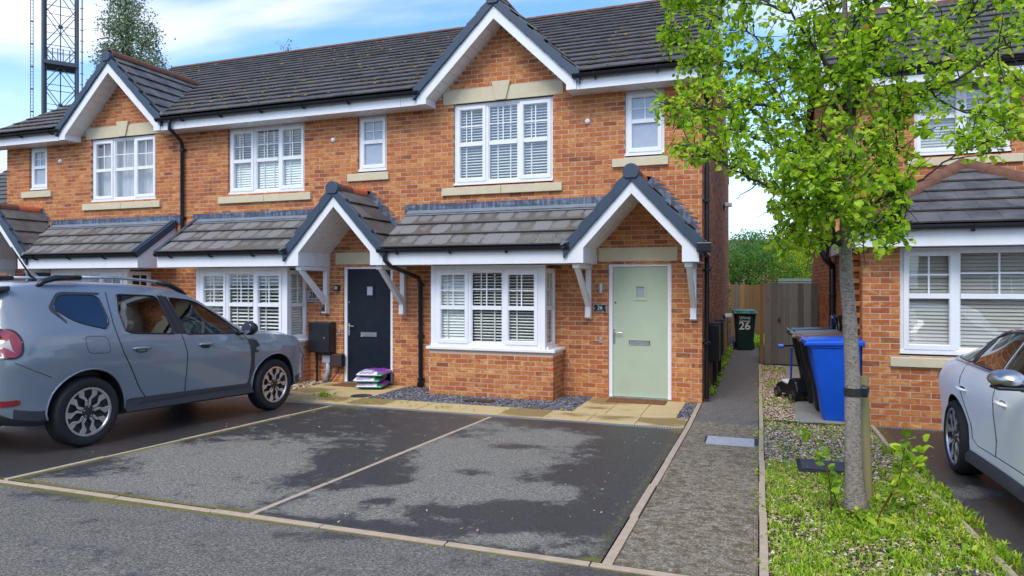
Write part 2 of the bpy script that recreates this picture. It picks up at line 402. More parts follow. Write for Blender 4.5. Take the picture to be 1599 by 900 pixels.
def rndmat(name, stops, rough=0.8, spec=0.3, trans=0.0, sc=None):
    t = NT(name); r = t.math('FRACT', t.math('ADD', t.attr('rnd'), t.rand()))
    c = t.ramp(r, stops)
    if sc: c = t.hsv(c, v=t.math('ADD', t.math('MULTIPLY', t.noise(t.pos(), sc, 3), 0.8), 0.6))
    t.fin(c, rough, None, spec)
    if trans:
        tl = t.n.new('ShaderNodeBsdfTranslucent'); t.l.new(t.hsv(c, h=0.488, sa=1.08, v=1.5), tl.inputs[0])
        mx = t.n.new('ShaderNodeMixShader'); mx.inputs[0].default_value = trans
        t.l.new(t.p.outputs[0], mx.inputs[1]); t.l.new(tl.outputs[0], mx.inputs[2]); t.l.new(mx.outputs[0], t.out.inputs[0])
    return t.m
M['leaf'] = rndmat('tree_leaf', [(0.0,(0.08,0.18,0.02)),(0.2,(0.17,0.32,0.03)),(0.5,(0.32,0.50,0.045)),(0.85,(0.50,0.68,0.07)),(0.98,(0.60,0.72,0.14)),(1.0,(0.50,0.36,0.04))], 0.5, 0.3, 0.62)
M['weed'] = rndmat('weed_leaf', [(0.0,(0.11,0.21,0.014)),(0.35,(0.24,0.42,0.02)),(0.7,(0.40,0.58,0.03)),(0.93,(0.52,0.62,0.07)),(1.0,(0.42,0.28,0.10))], 0.55, 0.3, 0.35)
M['hedge'] = rndmat('hedge_leaf', [(0.0,(0.03,0.09,0.02)),(0.5,(0.08,0.20,0.03)),(1.0,(0.17,0.32,0.045))], 0.5, 0.3, 0.3)
M['hedge_y'] = rndmat('yellow_green_leaf', [(0.0,(0.18,0.28,0.012)),(0.5,(0.36,0.48,0.015)),(1.0,(0.52,0.60,0.02))], 0.5, 0.3, 0.35)
M['poplar'] = rndmat('poplar_leaf', [(0.0,(0.08,0.12,0.06)),(0.5,(0.18,0.25,0.13)),(1.0,(0.34,0.40,0.25))], 0.5, 0.3, 0.3)
M['moss'] = rndmat('roof_moss', [(0.0,(0.05,0.04,0.015)),(0.6,(0.12,0.09,0.03)),(1.0,(0.26,0.19,0.06))], 0.95, 0.1)
M['slate'] = rndmat('slate_chip', [(0.0,(0.045,0.044,0.05)),(0.5,(0.115,0.11,0.125)),(0.9,(0.21,0.20,0.22)),(1.0,(0.36,0.33,0.34))], 0.6, 0.4)
M['gravel'] = rndmat('pale_gravel', [(0.0,(0.16,0.10,0.07)),(0.35,(0.40,0.27,0.17)),(0.75,(0.58,0.45,0.32)),(1.0,(0.74,0.66,0.56))], 0.8, 0.3)
M['soil'] = plain('soil', (0.060,0.047,0.032), 0.95, var=0.6, scale=9, bump=0.9, bscale=60, spec=0.1)
M['bark_dark'] = plain('twig_bark', (0.055,0.045,0.04), 0.85, var=0.3, scale=20, spec=0.2)
def bark():
    t = NT('grey_bark'); P = t.pos(); n = t.noise(t.map(P, (1,1,0.35)), 34, 5, 0.7, 0.6); n2 = t.noise(t.map(P, (1,1,2.6)), 42, 5, 0.75, 0.3); n3 = t.noise(P, 120, 3, 0.6)
    c = t.mix(t.ramp(n2, [(0.38,0.0),(0.52,1.0)]), (0.13,0.09,0.068), (0.36,0.32,0.275))
    c = t.mix(t.ramp(n, [(0.60,0.0),(0.70,0.85)]), c, (0.07,0.05,0.038))
    c = t.hsv(c, v=t.math('ADD', t.math('MULTIPLY', n3, 0.5), 0.75))
    t.bump(t.math('ADD', n, n2), 1.0, 0.012); return t.fin(c, 0.9, None, 0.15)
M['bark'] = bark()
def wood(name, a, b):
    t = NT(name); P = t.pos(); r = t.rand()
    n = t.noise(t.map(P, (30,30,1.5)), 1.0, 4, 0.7, 0.4); k = t.noise(P, 7, 3, 0.6, 1.2)
    c = t.mix(t.math('ADD', t.math('MULTIPLY', n, 0.8), t.math('MULTIPLY', t.math('SUBTRACT', r, 0.5), 0.7)), a, b)
    c = t.mix(t.ramp(k, [(0.66,0.0),(0.72,0.8)]), c, (a[0]*0.35, a[1]*0.35, a[2]*0.35)); t.bump(n, 0.4, 0.004)
    return t.fin(c, 0.85, None, 0.2)
M['wood_grey'] = wood('weathered_board', (0.058,0.053,0.050), (0.20,0.182,0.165))
M['wood_brown'] = wood('brown_board', (0.12,0.068,0.028), (0.27,0.16,0.072))
M['wood_post'] = wood('stake_wood', (0.20,0.17,0.07), (0.36,0.31,0.15))

def paint(name, col, metal=0.0, rough=0.24, coat=1.0):
    t = NT(name); n = t.noise(t.pos(), 900, 2); d = t.noise(t.pos(), 3, 4)
    c = t.hsv(col, v=t.math('ADD', t.math('MULTIPLY', n, 0.12), 0.94))
    t.bump(t.noise(t.pos(), 2.2, 2), 0.03, 0.02)
    return t.fin(c, rough, metal, 0.5, Coat_Weight=coat, Coat_Roughness=t.math('MULTIPLY', d, 0.08))
M['paint_grey'] = paint('grey_blue_paint', (0.165,0.20,0.235))
M['paint_white'] = paint('pearl_white_paint', (0.93,0.92,0.89), 0.0, 0.5, 0.35)
M['cladding'] = plain('grey_cladding', (0.034,0.039,0.046), 0.55, var=0.15, scale=8)
M['tyre'] = plain('tyre_rubber', (0.022,0.022,0.023), 0.75, var=0.35, scale=16, bump=0.3, bscale=90, spec=0.3)
M['alloy'] = plain('machined_alloy', (0.62,0.62,0.61), 0.28, 0.85, var=0.05)
M['alloy_dark'] = plain('dark_alloy', (0.03,0.032,0.036), 0.35, 0.3)
M['redlamp'] = plain('red_lamp', (0.22,0.003,0.012), 0.12, var=0.8, scale=14, Coat_Weight=1.0)
M['clearlamp'] = plain('clear_lamp', (0.25,0.25,0.26), 0.35)
M['seat'] = plain('seat_cloth', (0.06,0.06,0.065), 0.85)
M['blue_bin'] = plain('blue_bin_plastic', (0.004,0.085,0.52), 0.38, var=0.18, scale=5)
M['green_bin'] = plain('dark_green_bin', (0.008,0.035,0.028), 0.42, var=0.25, scale=5)
M['green_lid'] = plain('green_lid', (0.03,0.16,0.10), 0.42, var=0.1)
M['brown_lid'] = plain('brown_lid', (0.13,0.06,0.04), 0.45, var=0.1)
M['sage_lid'] = plain('sage_lid', (0.11,0.135,0.11), 0.45, var=0.1)
M['mast'] = plain('galvanised_mast', (0.075,0.09,0.11), 0.6, 0.3)
M['print_w'] = plain('white_print', (0.75,0.75,0.74), 0.6, var=0.03)
M['print_k'] = plain('black_print', (0.01,0.01,0.012), 0.6, var=0.03)
M['purple'] = plain('purple_bag', (0.26,0.05,0.42), 0.3, var=0.5, scale=18)
M['bag_white'] = plain('white_bag_plastic', (0.72,0.70,0.74), 0.3, var=0.2, scale=22)
M['bag_green'] = plain('green_bag_plastic', (0.01,0.26,0.07), 0.3, var=0.3, scale=22)
M['doormat'] = plain('coir_mat', (0.20,0.095,0.045), 0.95, var=0.4, scale=40, bump=0.8, bscale=300, spec=0.1)
M['grey_pvc'] = plain('grey_plastic', (0.33,0.37,0.42), 0.5, var=0.1)
M['brown_box'] = plain('brown_plastic', (0.045,0.028,0.028), 0.5, var=0.2)
M['scuffed'] = plain('scuffed_black', (0.06,0.062,0.066), 0.6, var=1.0, scale=16, spec=0.3)
M['concrete'] = plain('concrete_cover', (0.40,0.41,0.42), 0.8, var=0.35, scale=20, bump=0.5)
M['toy_blue'] = plain('toy_blue', (0.02,0.10,0.55), 0.3)

def text(s, size, mat, parent, loc, rot, name='lettering', extr=0.002, bold=0.0):
    cu = bpy.data.curves.new(name, 'FONT'); cu.body = s; cu.size = size; cu.align_x = 'CENTER'; cu.align_y = 'CENTER'
    cu.extrude = extr; cu.offset = bold; cu.resolution_u = 3
    tmp = bpy.data.objects.new('tmp_text', cu); COL.objects.link(tmp)
    dg = bpy.context.evaluated_depsgraph_get()
    me = bpy.data.meshes.new_from_object(tmp.evaluated_get(dg))
    bpy.data.objects.remove(tmp); bpy.data.curves.remove(cu)
    me.materials.clear(); me.materials.append(mat)
    return put(name, me, parent, loc, rot=rot)

def clip_poly(poly, planes):
    """poly 2d points; planes (a,b,c): keep a*u+b*v<=c"""
    for a, b, c in planes:
        out = []; n = len(poly)
        for i in range(n):
            p, q = poly[i], poly[(i+1) % n]; dp = a*p[0]+b*p[1]-c; dq = a*q[0]+b*q[1]-c
            if dp <= 0: out.append(p)
            if (dp < 0 < dq) or (dq < 0 < dp):
                t = dp/(dp-dq); out.append((p[0]+t*(q[0]-p[0]), p[1]+t*(q[1]-p[1])))
        poly = out
        if len(poly) < 3: return []
    return poly
# ================================================================ bricks, roofs, windows
BR_L, BR_H, BR_D = 0.2125, 0.0625, 0.10
def _brick_mesh():
    b = MB(); b.box(-BR_L/2, BR_L/2, 0, BR_D, -BR_H/2, BR_H/2)
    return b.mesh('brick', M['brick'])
BRICK_ME = _brick_mesh()

def brick_wall(house, name, O, U, N, s0, s1, z0, z1, openings=(), planes=(), individual=300, thick=0.25, key=None, phase=0.0, label=None, hang=(False, False)):
    """brick skin over a mortar body. point = O + s*U + z*Z ; N points outwards"""
    O, U, N = Vector(O), Vector(U), Vector(N); Z = Vector((0,0,1))
    wb = MB(); e0, e1 = s0+(0 if hang[0] else .004), s1-(0 if hang[1] else .004)
    mo_ = [(o[0]-.004, o[1]+.004, o[2], o[3]) for o in openings]
    ss = sorted({e0, e1, *[c for o in mo_ for c in o[:2] if e0 < c < e1]})
    zs = sorted({z0, z1, *[c for o in openings for c in o[2:4] if z0 < c < z1]})
    P = lambda s, z, d: O + s*U + z*Z - N*d
    for i in range(len(zs)-1):
        run = None
        for j in range(len(ss)-1):
            a, b = ss[j], ss[j+1]; zc = (zs[i]+zs[i+1])/2; sc = (a+b)/2
            hole = any(o[0] < sc < o[1] and o[2] < zc < o[3] for o in mo_)
            if hole:
                if run: _cell(wb, P, run[0], run[1], zs[i], zs[i+1], planes, thick, N); run = None
            else: run = (run[0], b) if run else (a, b)
        if run: _cell(wb, P, run[0], run[1], zs[i], zs[i+1], planes, thick, N)
    wall = wb.build(name, M['mortar'], house)
    if label: wall['label'] = label
    bricks = []
    k0, k1 = int(math.floor(z0/0.075)), int(math.ceil(z1/0.075))
    for k in range(k0, k1):
        zb = k*0.075 + 0.00625; zt = zb + BR_H; zc = (zb+zt)/2
        if zb < z0-0.03 or zt > z1+0.002: continue
        lo, hi = s0, s1
        for a, b, c in planes:
            if abs(a) > 1e-6:
                lim = (c - b*zt)/a
                if a > 0: hi = min(hi, lim)
                else: lo = max(lo, lim)
            elif b*zt > c: lo, hi = 1, 0
        iv = [(lo, hi)]
        for o in openings:
            if o[2] < zt-0.02 and o[3] > zb+0.02:
                nv = []
                for a, b in iv:
                    if o[1] <= a or o[0] >= b: nv.append((a, b))
                    else:
                        if o[0] > a: nv.append((a, o[0]))
                        if o[1] < b: nv.append((o[1], b))
                iv = nv
        off = phase + (0.1125 if k % 2 else 0.0)
        for a, b in iv:
            if b - a < 0.03: continue
            t = math.floor((a-off)/0.225)*0.225 + off
            while t < b:
                l = max(t+0.00625, a); r = min(t+0.21875, b)
                if hang[0] and a == s0 and t+0.00625 < s0-1e-6: t += 0.225; continue
                if hang[1] and b == s1: r = t+0.21875
                if r - l > 0.012: bricks.append((l, r, zb, zt))
                t += 0.225
    full = [q for q in bricks if abs((q[1]-q[0]) - BR_L) < 1e-4]
    full.sort(key=key or (lambda q: (P((q[0]+q[1])/2, q[2], 0) - CAM).length))
    chosen = set(full[:individual])
    rot = atan2(U.y, U.x)
    for q in full[:individual]:
        c = P((q[0]+q[1])/2, (q[2]+q[3])/2, -random.uniform(-0.0015, 0.0015))
        put('brick', BRICK_ME, wall, c, rot)
    mb = MB()
    for q in bricks:
        if q in chosen: continue
        mb.rnd = random.random()+0.001
        d = random.uniform(-0.0015, 0.0015); l, r, zb, zt = q
        n = len(mb.v)
        vs = [P(l,zb,d),P(r,zb,d),P(r,zt,d),P(l,zt,d),P(l,zb,BR_D),P(r,zb,BR_D),P(r,zt,BR_D),P(l,zt,BR_D)]
        mb.idx(vs, [(0,1,2,3),(1,5,6,2),(4,0,3,7),(3,2,6,7),(0,4,5,1)])
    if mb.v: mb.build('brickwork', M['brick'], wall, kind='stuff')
    return wall

def _cell(wb, P, a, b, za, zb, planes, thick, N):
    poly = clip_poly([(a,za),(b,za),(b,zb),(a,zb)], planes) if planes else [(a,za),(b,za),(b,zb),(a,zb)]
    if len(poly) < 3: return
    wb.prism([P(s, z, 0.005) for s, z in poly], -N*(thick-0.005))

TW, GA, TT = 0.295, 0.335, 0.022
_tile_cache = {}
def tile_local(poly, y0, y1):
    """poly in local x,y; lower edge y0 lifted"""
    lift = lambda y: 0.003 + 0.038*(y1-y)/(y1-y0)
    b = MB(); n = len(poly)
    b.idx([(x,y,lift(y)) for x,y in poly] + [(x,y,lift(y)+TT) for x,y in poly],
          [tuple(range(n-1,-1,-1)), tuple(range(n,2*n))] + [(i,(i+1)%n,n+(i+1)%n,n+i) for i in range(n)])
    return b
def roof_tiles(parent, O, u, v, width, length, planes=(), individual=True, mat='tile', tw=TW, ga=GA, lap=0.06):
    O, u, v = Vector(O), Vector(u).normalized(), Vector(v).normalized(); n = u.cross(v)
    R = Matrix((u, v, n)).transposed().to_4x4()
    rows = int(math.ceil(length/ga)); joined = MB(); cnt = 0
    for r in range(rows):
        y0 = r*ga - (0.03 if r == 0 else 0); y1 = min((r+1)*ga + lap, length)
        if y1-y0 < 0.05: continue
        off = -(tw/2 if r % 2 else 0)
        t = off
        while t < width:
            x0, x1 = max(t+0.0015, 0), min(t+tw-0.0015, width); t += tw
            if x1-x0 < 0.02: continue
            poly = [(x0,y0),(x1,y0),(x1,y1),(x0,y1)]
            full = (x1-x0 > tw-0.004) and abs(y1-y0-(ga+lap)) < 1e-3
            if planes:
                q = clip_poly(poly, planes)
                if len(q) < 3: continue
                if len(q) != 4 or any(p not in poly for p in q): full = False
                poly = q
            cx, cy = (x0+x1)/2, (y0+y1)/2
            loc = [(x-cx, y-cy) for x,y in poly]
            T = O + u*cx + v*cy
            if individual:
                key = (mat, round(tw,3), round(ga,3), round(lap,3))
                if full and key in _tile_cache: me = _tile_cache[key]
                else:
                    me = tile_local(loc, y0-cy, y1-cy).mesh('tile', M[mat])
                    if full: _tile_cache[key] = me
                o = put('tile', me, parent); jit = Matrix.Rotation(random.uniform(-.006,.006), 4, 'X') @ Matrix.Rotation(random.uniform(-.004,.004), 4, 'Y')
                o.matrix_local = Matrix.Translation(T) @ R @ jit
            else:
                tb = tile_local(loc, y0-cy, y1-cy); tb.xf(Matrix.Translation(T + n*random.uniform(-.002,.003)) @ R)
                joined.rnd = random.random()+0.001; joined.idx(tb.v, tb.f)
    if joined.v: joined.build('roof_tiles', M[mat], parent, kind='stuff')

def ridge_tiles(parent, a, b, r=0.115, L=0.42, mat='ridge', last=None, n=8):
    a, b = Vector(a), Vector(b); d = b-a; N = max(1, round(d.length/L)); t = d.normalized()
    side = t.cross(Vector((0,0,1))).normalized(); up = side.cross(t)
    for i in range(N):
        p, q = a + d*i/N, a + d*(i+1)/N + t*0.012
        m = MB(); vs = []
        for e, (c, rr) in enumerate(((p, r), (q, r*0.96))):
            for k in range(n+1):
                an = pi*k/n - 0.15 + 0.3*k/n*0
                an = -0.25 + (pi+0.5)*k/n
                vs.append(c + side*cos(an)*rr + up*(sin(an)*rr))
            for k in range(n+1):
                an = -0.25 + (pi+0.5)*k/n
                vs.append(c + side*cos(an)*(rr-.016) + up*(sin(an)*(rr-.016)))
        W = n+1
        fs = []
        for k in range(n):
            fs += [(k, k+1, 2*W+k+1, 2*W+k), (W+k+1, W+k, 3*W+k, 3*W+k+1), (k+1, k, W+k, W+k+1), (2*W+k, 2*W+k+1, 3*W+k+1, 3*W+k)]
        fs += [(0, 2*W, 3*W, W), (n, W+n, 3*W+n, 2*W+n)]
        m.idx(vs, fs)
        m.build('ridge_tile', M[mat if not (last and i == N-1) else last], parent, sharp=50)

UNIT = {}
def unit_box(mat):
    if mat not in UNIT:
        b = MB(); b.box(-.5,.5,-.5,.5,-.5,.5); UNIT[mat] = b.mesh('slat', M[mat])
    return UNIT[mat]

def frame_ring(b, x0, x1, z0, z1, w, y0, y1, wb=None):
    """mitred rectangular ring, chamfered face"""
    wb = wb or w; c = 0.012
    O = [(x0,z0),(x1,z0),(x1,z1),(x0,z1)]; I = [(x0+w,z0+wb),(x1-w,z0+wb),(x1-w,z1-w),(x0+w,z1-w)]
    Ic = [(x0+w-c,z0+wb-c),(x1-w+c,z0+wb-c),(x1-w+c,z1-w+c),(x0+w-c,z1-w+c)]
    n = len(b.v)
    b.v += [(x,y0,z) for x,z in O] + [(x,y0,z) for x,z in Ic] + [(x,y0+c,z) for x,z in I] + [(x,y1,z) for x,z in I] + [(x,y1,z) for x,z in O]
    for i in range(4):
        j = (i+1) % 4
        for A, B in ((0,4),(4,8),(8,12),(12,16),(16,0)):
            b.f.append((n+A+i, n+A+j, n+B+j, n+B+i)); b.m.append(b.cur); b.r.append(0.0)

def window(house, loc, rotz, w, h, cols, trans=0.53, blind='slat_w', top_only=False, sillh=0.045, pitch=0.047, tilt=0.5, tapes=True, label=None, bars=True, upside=True, blind_gap=0.014, cover=(0,1), wfix=0.0):
    """cols: list of (width fraction, 'sash'|'fixed'). local: x right, y inwards, z up"""
    fw = 0.055
    b = MB(); frame_ring(b, 0, w, 0, h, fw, 0, 0.07, fw+0.01)
    b.box(-0.012, w+0.012, -0.035, 0.0, -0.005, sillh*0.7)   # nose sill
    xs = [0.0]
    for c in cols: xs.append(xs[-1]+c[0]*w)
    for x in xs[1:-1]: b.box(x-0.028, x+0.028, 0.001, 0.069, fw+0.011, h-fw-0.001)
    win = b.build('window', M['white'], house, loc=loc, rotz=rotz)
    if label: win['label'] = label
    for i, (cf, kind) in enumerate(cols):
        x0 = xs[i] + (fw if i == 0 else 0.028); x1 = xs[i+1] - (fw if i == len(cols)-1 else 0.028)
        z0, z1 = fw+0.01, h-fw
        s = MB(); mid = h*trans
        if kind == 'sash':
            sw = 0.062; frame_ring(s, x0-0.012, x1+0.012, z0-0.012, z1+0.012, sw, -0.018, 0.055)
            g0, g1, k0, k1 = x0+sw-0.012, x1-sw+0.012, z0+sw-0.012, z1-sw+0.012
        else:
            sw = 0.018; frame_ring(s, x0, x1, z0, z1, sw, 0.012, 0.05); g0, g1, k0, k1 = x0+sw, x1-sw, z0+sw, z1-sw
        s.box(g0, g1, -0.010 if kind == 'sash' else 0.005, 0.05, mid-0.032, mid+0.032)
        s.build('sash', M['white'], win)
        for (a, c) in ((k0, mid-0.032), (mid+0.032, k1)):
            p = MB(); p.box(g0-.002, g1+.002, 0.026, 0.030, a-.002, c+.002)
            p.build('pane', M['glass'] if blind != 'frost' else M['frost'], win)
        if bars:
            g = MB(); a, c = mid+0.032, k1; t = 0.009
            g.box((g0+g1)/2-t, (g0+g1)/2+t, 0.012, 0.025, a, c); zc = (a+c)/2; g.box(g0, (g0+g1)/2-t, 0.013, 0.025, zc-t, zc+t); g.box((g0+g1)/2+t, g1, 0.013, 0.025, zc-t, zc+t)
            g.build('glazing_bar', M['white'], win)
    # blinds behind the glass
    if blind.startswith('slat'):
        me = unit_box(blind)
        for i, (cf, kind) in enumerate(cols):
            x0, x1 = xs[i]+0.05, xs[i+1]-0.05; z = fw+0.03
            zlo, zhi = h*cover[0], h*cover[1]
            while z < h-fw:
                if zlo <= z <= zhi:
                    tl = tilt(z/h, i) if callable(tilt) else tilt
                    o = put('slat', me, win, ((x0+x1)/2, 0.07+blind_gap, z), scale=(x1-x0, 0.046, 0.0035), rot=(tl + random.uniform(-.04,.04), random.uniform(-.003,.003), 0))
                z += pitch
            if tapes:
                t = MB()
                for fx in (0.3,) if i != 1 else (0.28, 0.75):
                    xx = x0 + (x1-x0)*fx; t.box(xx-0.011, xx+0.011, 0.07+blind_gap-0.032, 0.07+blind_gap-0.030, h*cover[0]+0.03, h-0.03)
                t.build('blind_tape', M['tape'], win)
    elif blind == 'curtain':
        t = MB(); nx = 60
        for k in range(nx):
            xa, xb = 0.05+(w-0.1)*k/nx, 0.05+(w-0.1)*(k+1)/nx
            ya, yb = 0.16+0.02*sin(k*1.3), 0.16+0.02*sin((k+1)*1.3)
            t.face([(xa,ya,0.05),(xb,yb,0.05),(xb,yb,h-0.04),(xa,ya,h-0.04)])
        t.build('curtain', M['curtain'], win)
    return win

def sill(house, x0, x1, z0, z1, Y, proj=0.05, split=None):
    b = MB(); parts = [(x0, x1)] if split is None else [(x0, split-0.003), (split+0.003, x1)]
    for a, c in parts:
        b.idx([(a,Y-proj,z0),(c,Y-proj,z0),(c,Y+.1,z0),(a,Y+.1,z0),(a,Y-proj,z1-.02),(c,Y-proj,z1-.02),(c,Y+.1,z1),(a,Y+.1,z1)],
              [(3,2,1,0),(4,5,6,7),(0,1,5,4),(1,2,6,5),(2,3,7,6),(3,0,4,7)])
    return b.build('window_sill', M['stone'], house, bevel=0.006)

def lintel(house, x0, x1, z0, z1, Y, key=False):
    b = MB(); b.box(x0, x1, Y-0.012, Y+0.1, z0, z1)
    o = b.build('lintel', M['stone'], house, bevel=0.004)
    if key:
        c = (x0+x1)/2; k = MB()
        k.prism([(c-0.085,Y-0.045,z0),(c+0.085,Y-0.045,z0),(c+0.165,Y-0.045,z1+0.09),(c-0.165,Y-0.045,z1+0.09)], (0,0.14,0))
        k.build('keystone', M['stone'], house, bevel=0.005)
    return o

def gutter(house, a, b, r=0.056, drop=0.0, mat='black', name='gutter', brackets=True):
    """half round run from a to b (points on its top centre)"""
    a, b = Vector(a), Vector(b); t = (b-a).normalized(); side = t.cross(Vector((0,0,1))).normalized(); m = MB(); n = 8
    vs = []
    for c in (a, b):
        for rr in (r, r-0.004):
            for k in range(n+1):
                an = -pi*k/n; vs.append(c + side*cos(an)*rr + Vector((0,0,1))*sin(an)*rr*1.15)
    W = n+1; fs = []
    for k in range(n): fs += [(k, 2*W+k, 2*W+k+1, k+1), (W+k, W+k+1, 3*W+k+1, 3*W+k)]
    for k in range(n): fs += [(k, k+1, W+k+1, W+k), (2*W+k, 3*W+k, 3*W+k+1, 2*W+k+1)]
    fs += [(0, W, 3*W, 2*W), (n, 2*W+n, 3*W+n, W+n)]
    m.idx(vs, fs)
    for c in (a + t*0.004, b - t*0.004):
        m.prism([c + side*cos(-pi*k/n)*(r-.003) + Vector((0,0,1))*sin(-pi*k/n)*(r-.003)*1.15 for k in range(n+1)], t*0.003)
    L = (b-a).length; k = 0
    g = m.build(name, M[mat], house, sharp=40)
    if brackets:
        d = 0.35
        while d < L-0.1:
            c = a + t*d; q = MB()
            q.tube([c + side*cos(-pi*i/8)*(r+.006) + Vector((0,0,1))*sin(-pi*i/8)*(r+.006)*1.15 for i in range(9)], 0.011, 5)
            q.box(c.x-0.015, c.x+0.015, c.y, c.y+0.05, c.z-0.09, c.z-0.055)
            q.build('gutter_bracket', M[mat], g)
            d += 0.93
    return g

def pipe(house, pts, r=0.036, clips=(), name='downpipe'):
    m = MB(); m.tube(pts, r, 12)
    p = m.build(name, M['black'], house, sharp=45)
    for (x, y, z) in clips:
        q = MB(); q.lathe([(r+.001,-.025),(r+.012,-.02),(r+.012,.02),(r+.001,.025)], (x,y,z), 'z', 12); q.box(x-0.06, x+0.06, y+r*0.3, y+r+0.02, z-0.012, z+0.012)
        q.build('pipe_clip', M['black'], p)
    return p

def gable_trim(house, c, zin, zout, hw_in, hw_out, zb, Yf, Yw, verge_v, apex_cap=0.135, nverge=4, box_z=None, soffit=True, right_out=None):
    """white barge boards, soffit, stepped verge caps and the round end cap. slopes run through (c,zin)->(c+-hw_in, ...)"""
    sl = (zin-box_z)/hw_in
    for s in (-1, 1):
        ho = hw_out
        b = MB()
        b.prism([(c, Yf, zin), (c, Yf, zout), (c+s*ho, Yf, zout-sl*ho), (c+s*ho, Yf, zb), (c+s*hw_in, Yf, zb), (c+s*hw_in, Yf, box_z)], (0, 0.022, 0))
        # return of the box to the wall
        b.prism([(c+s*hw_in, Yf+0.0225, zb+0.001), (c+s*hw_in, Yf+0.0225, box_z+0.02), (c+s*hw_in, Yw, box_z+0.02), (c+s*hw_in, Yw, zb+0.001)], (s*0.018, 0, 0))
        b.prism([(c+s*(hw_in+.019), Yf+0.0225, zb+0.002), (c+s*ho, Yf+0.0225, zb+0.002), (c+s*ho, Yw, zb+0.002), (c+s*(hw_in+.019), Yw, zb+0.002)], (0, 0, 0.012))
        b.build('barge_board', M['fascia'], house, bevel=0.003)
        if soffit:
            nb = max(3, int((Yw-Yf)/0.1)); f = None
            n = 9
            for k in range(n):
                # boards run front to back, set side by side up the slope
                t0, t1 = k/n, (k+1)/n
                xa, za = c+s*hw_in*(1-t0), box_z+0.02+(zin-box_z)*t0; xb, zb2 = c+s*hw_in*(1-t1), box_z+0.02+(zin-box_z)*t1
                dx, dz = (xb-xa)*0.03, (zb2-za)*0.03
                q = MB(); q.prism([(xa, Yf+0.023, za), (xb-dx, Yf+0.023, zb2-dz), (xb-dx, Yw, zb2-dz), (xa, Yw, za)], (s*0.006, 0, 0.012))
                q.build('soffit_board', M['soffit'], house)
        # stepped verge caps
        L = ho + 0.05; vz = verge_v
        for k in range(nverge):
            a, e = L*k/nverge, L*(k+1)/nverge + 0.012
            za, ze = zout - sl*a, zout - sl*e; st = 0.034
            q = MB(); q.prism([(c+s*a, Yf-0.03-0.004*(k+1), za-0.01), (c+s*a, Yf-0.03-0.004*(k+1), za+vz*0.88), (c+s*e, Yf-0.03-0.004*(k+1), ze+vz+st*0.8), (c+s*e, Yf-0.03-0.004*(k+1), ze-0.01-st*0.3)], (0, 0.15, 0))
            q.build('verge_cap', M['verge'], house, bevel=0.006)
    m = MB(); R = apex_cap*0.87; zc = zout + verge_v*0.62
    pts = []
    for k in range(25):
        a = radians(-52) + radians(284)*k/24
        pts.append((c+R*cos(a), Yf-0.06, zc+R*sin(a)))
    m.prism(pts, (0, 0.10, 0)); m.build('ridge_end_cap', M['verge'], house, bevel=0.008)

def gable_roof(house, c, apex_z, half, slope, Yf, Yend, front_plane, mat='tile', individual=True, sides=(-1,1), main_y0=None, main_z0=None, main_tan=None, lim_wall=None, valley=True, ridge_last=None, ga=GA, lap=0.06):
    """small front gable running back into a slope: Y(z)=main_y0+(z-main_z0)/main_tan"""
    ez = apex_z - half*tan(slope); L = half/cos(slope)
    for s in (-1, 1):
        ex = c + s*half
        Yfar = Yend
        v = Vector((-s*cos(slope), 0, sin(slope)))
        has = (s in sides)
        if s > 0:
            u = Vector((0,1,0)); O = Vector((ex, Yf, ez)); W_ = Yfar-Yf
            # Y <= main_y0 + (ez+v sin - main_z0)/tan
            pl = [(1, -sin(slope)/main_tan, main_y0 + (ez-main_z0)/main_tan - Yf + 0.02)] if has else []
        else:
            u = Vector((0,-1,0)); O = Vector((ex, Yfar, ez)); W_ = Yfar-Yf
            pl = [(-1, -sin(slope)/main_tan, main_y0 + (ez-main_z0)/main_tan + 0.02 - Yfar)] if has else []
        roof_tiles(house, O, u, v, W_, L, pl, individual, mat, ga=ga, lap=lap)
        # deck
        n = Vector((s*sin(slope), 0, cos(slope)))
        def YY(z): return min(Yfar, main_y0 + (z-main_z0)/main_tan) if has else Yfar
        zt = apex_z
        poly = [Vector((ex, Yf+.03, ez)), Vector((ex, YY(ez), ez))]
        for k in range(1, 6):
            f = k/6; z = ez+(zt-ez)*f; poly.append(Vector((ex-s*half*f, YY(z), z)))
        poly += [Vector((c, YY(zt), zt)), Vector((c, Yf+.03, zt))]
        q = MB(); q.prism(poly, -n*0.03); q.build('roof_deck', M['slotdark'], house)
        if has and valley:
            a = Vector((ex, main_y0 + (ez-main_z0)/main_tan, ez)); Yt = main_y0+(apex_z-main_z0)/main_tan
            e = Vector((c, Yt, apex_z))
            if Yt > Yfar:
                f = (Yfar - a.y)/(Yt - a.y); e = a.lerp(e, f)
            q = MB(); q.bar(a+Vector((0,0,.035)), e+Vector((0,0,.035)), 0.035, 0.02); q.build('valley_strip', M['lead_light'], house)

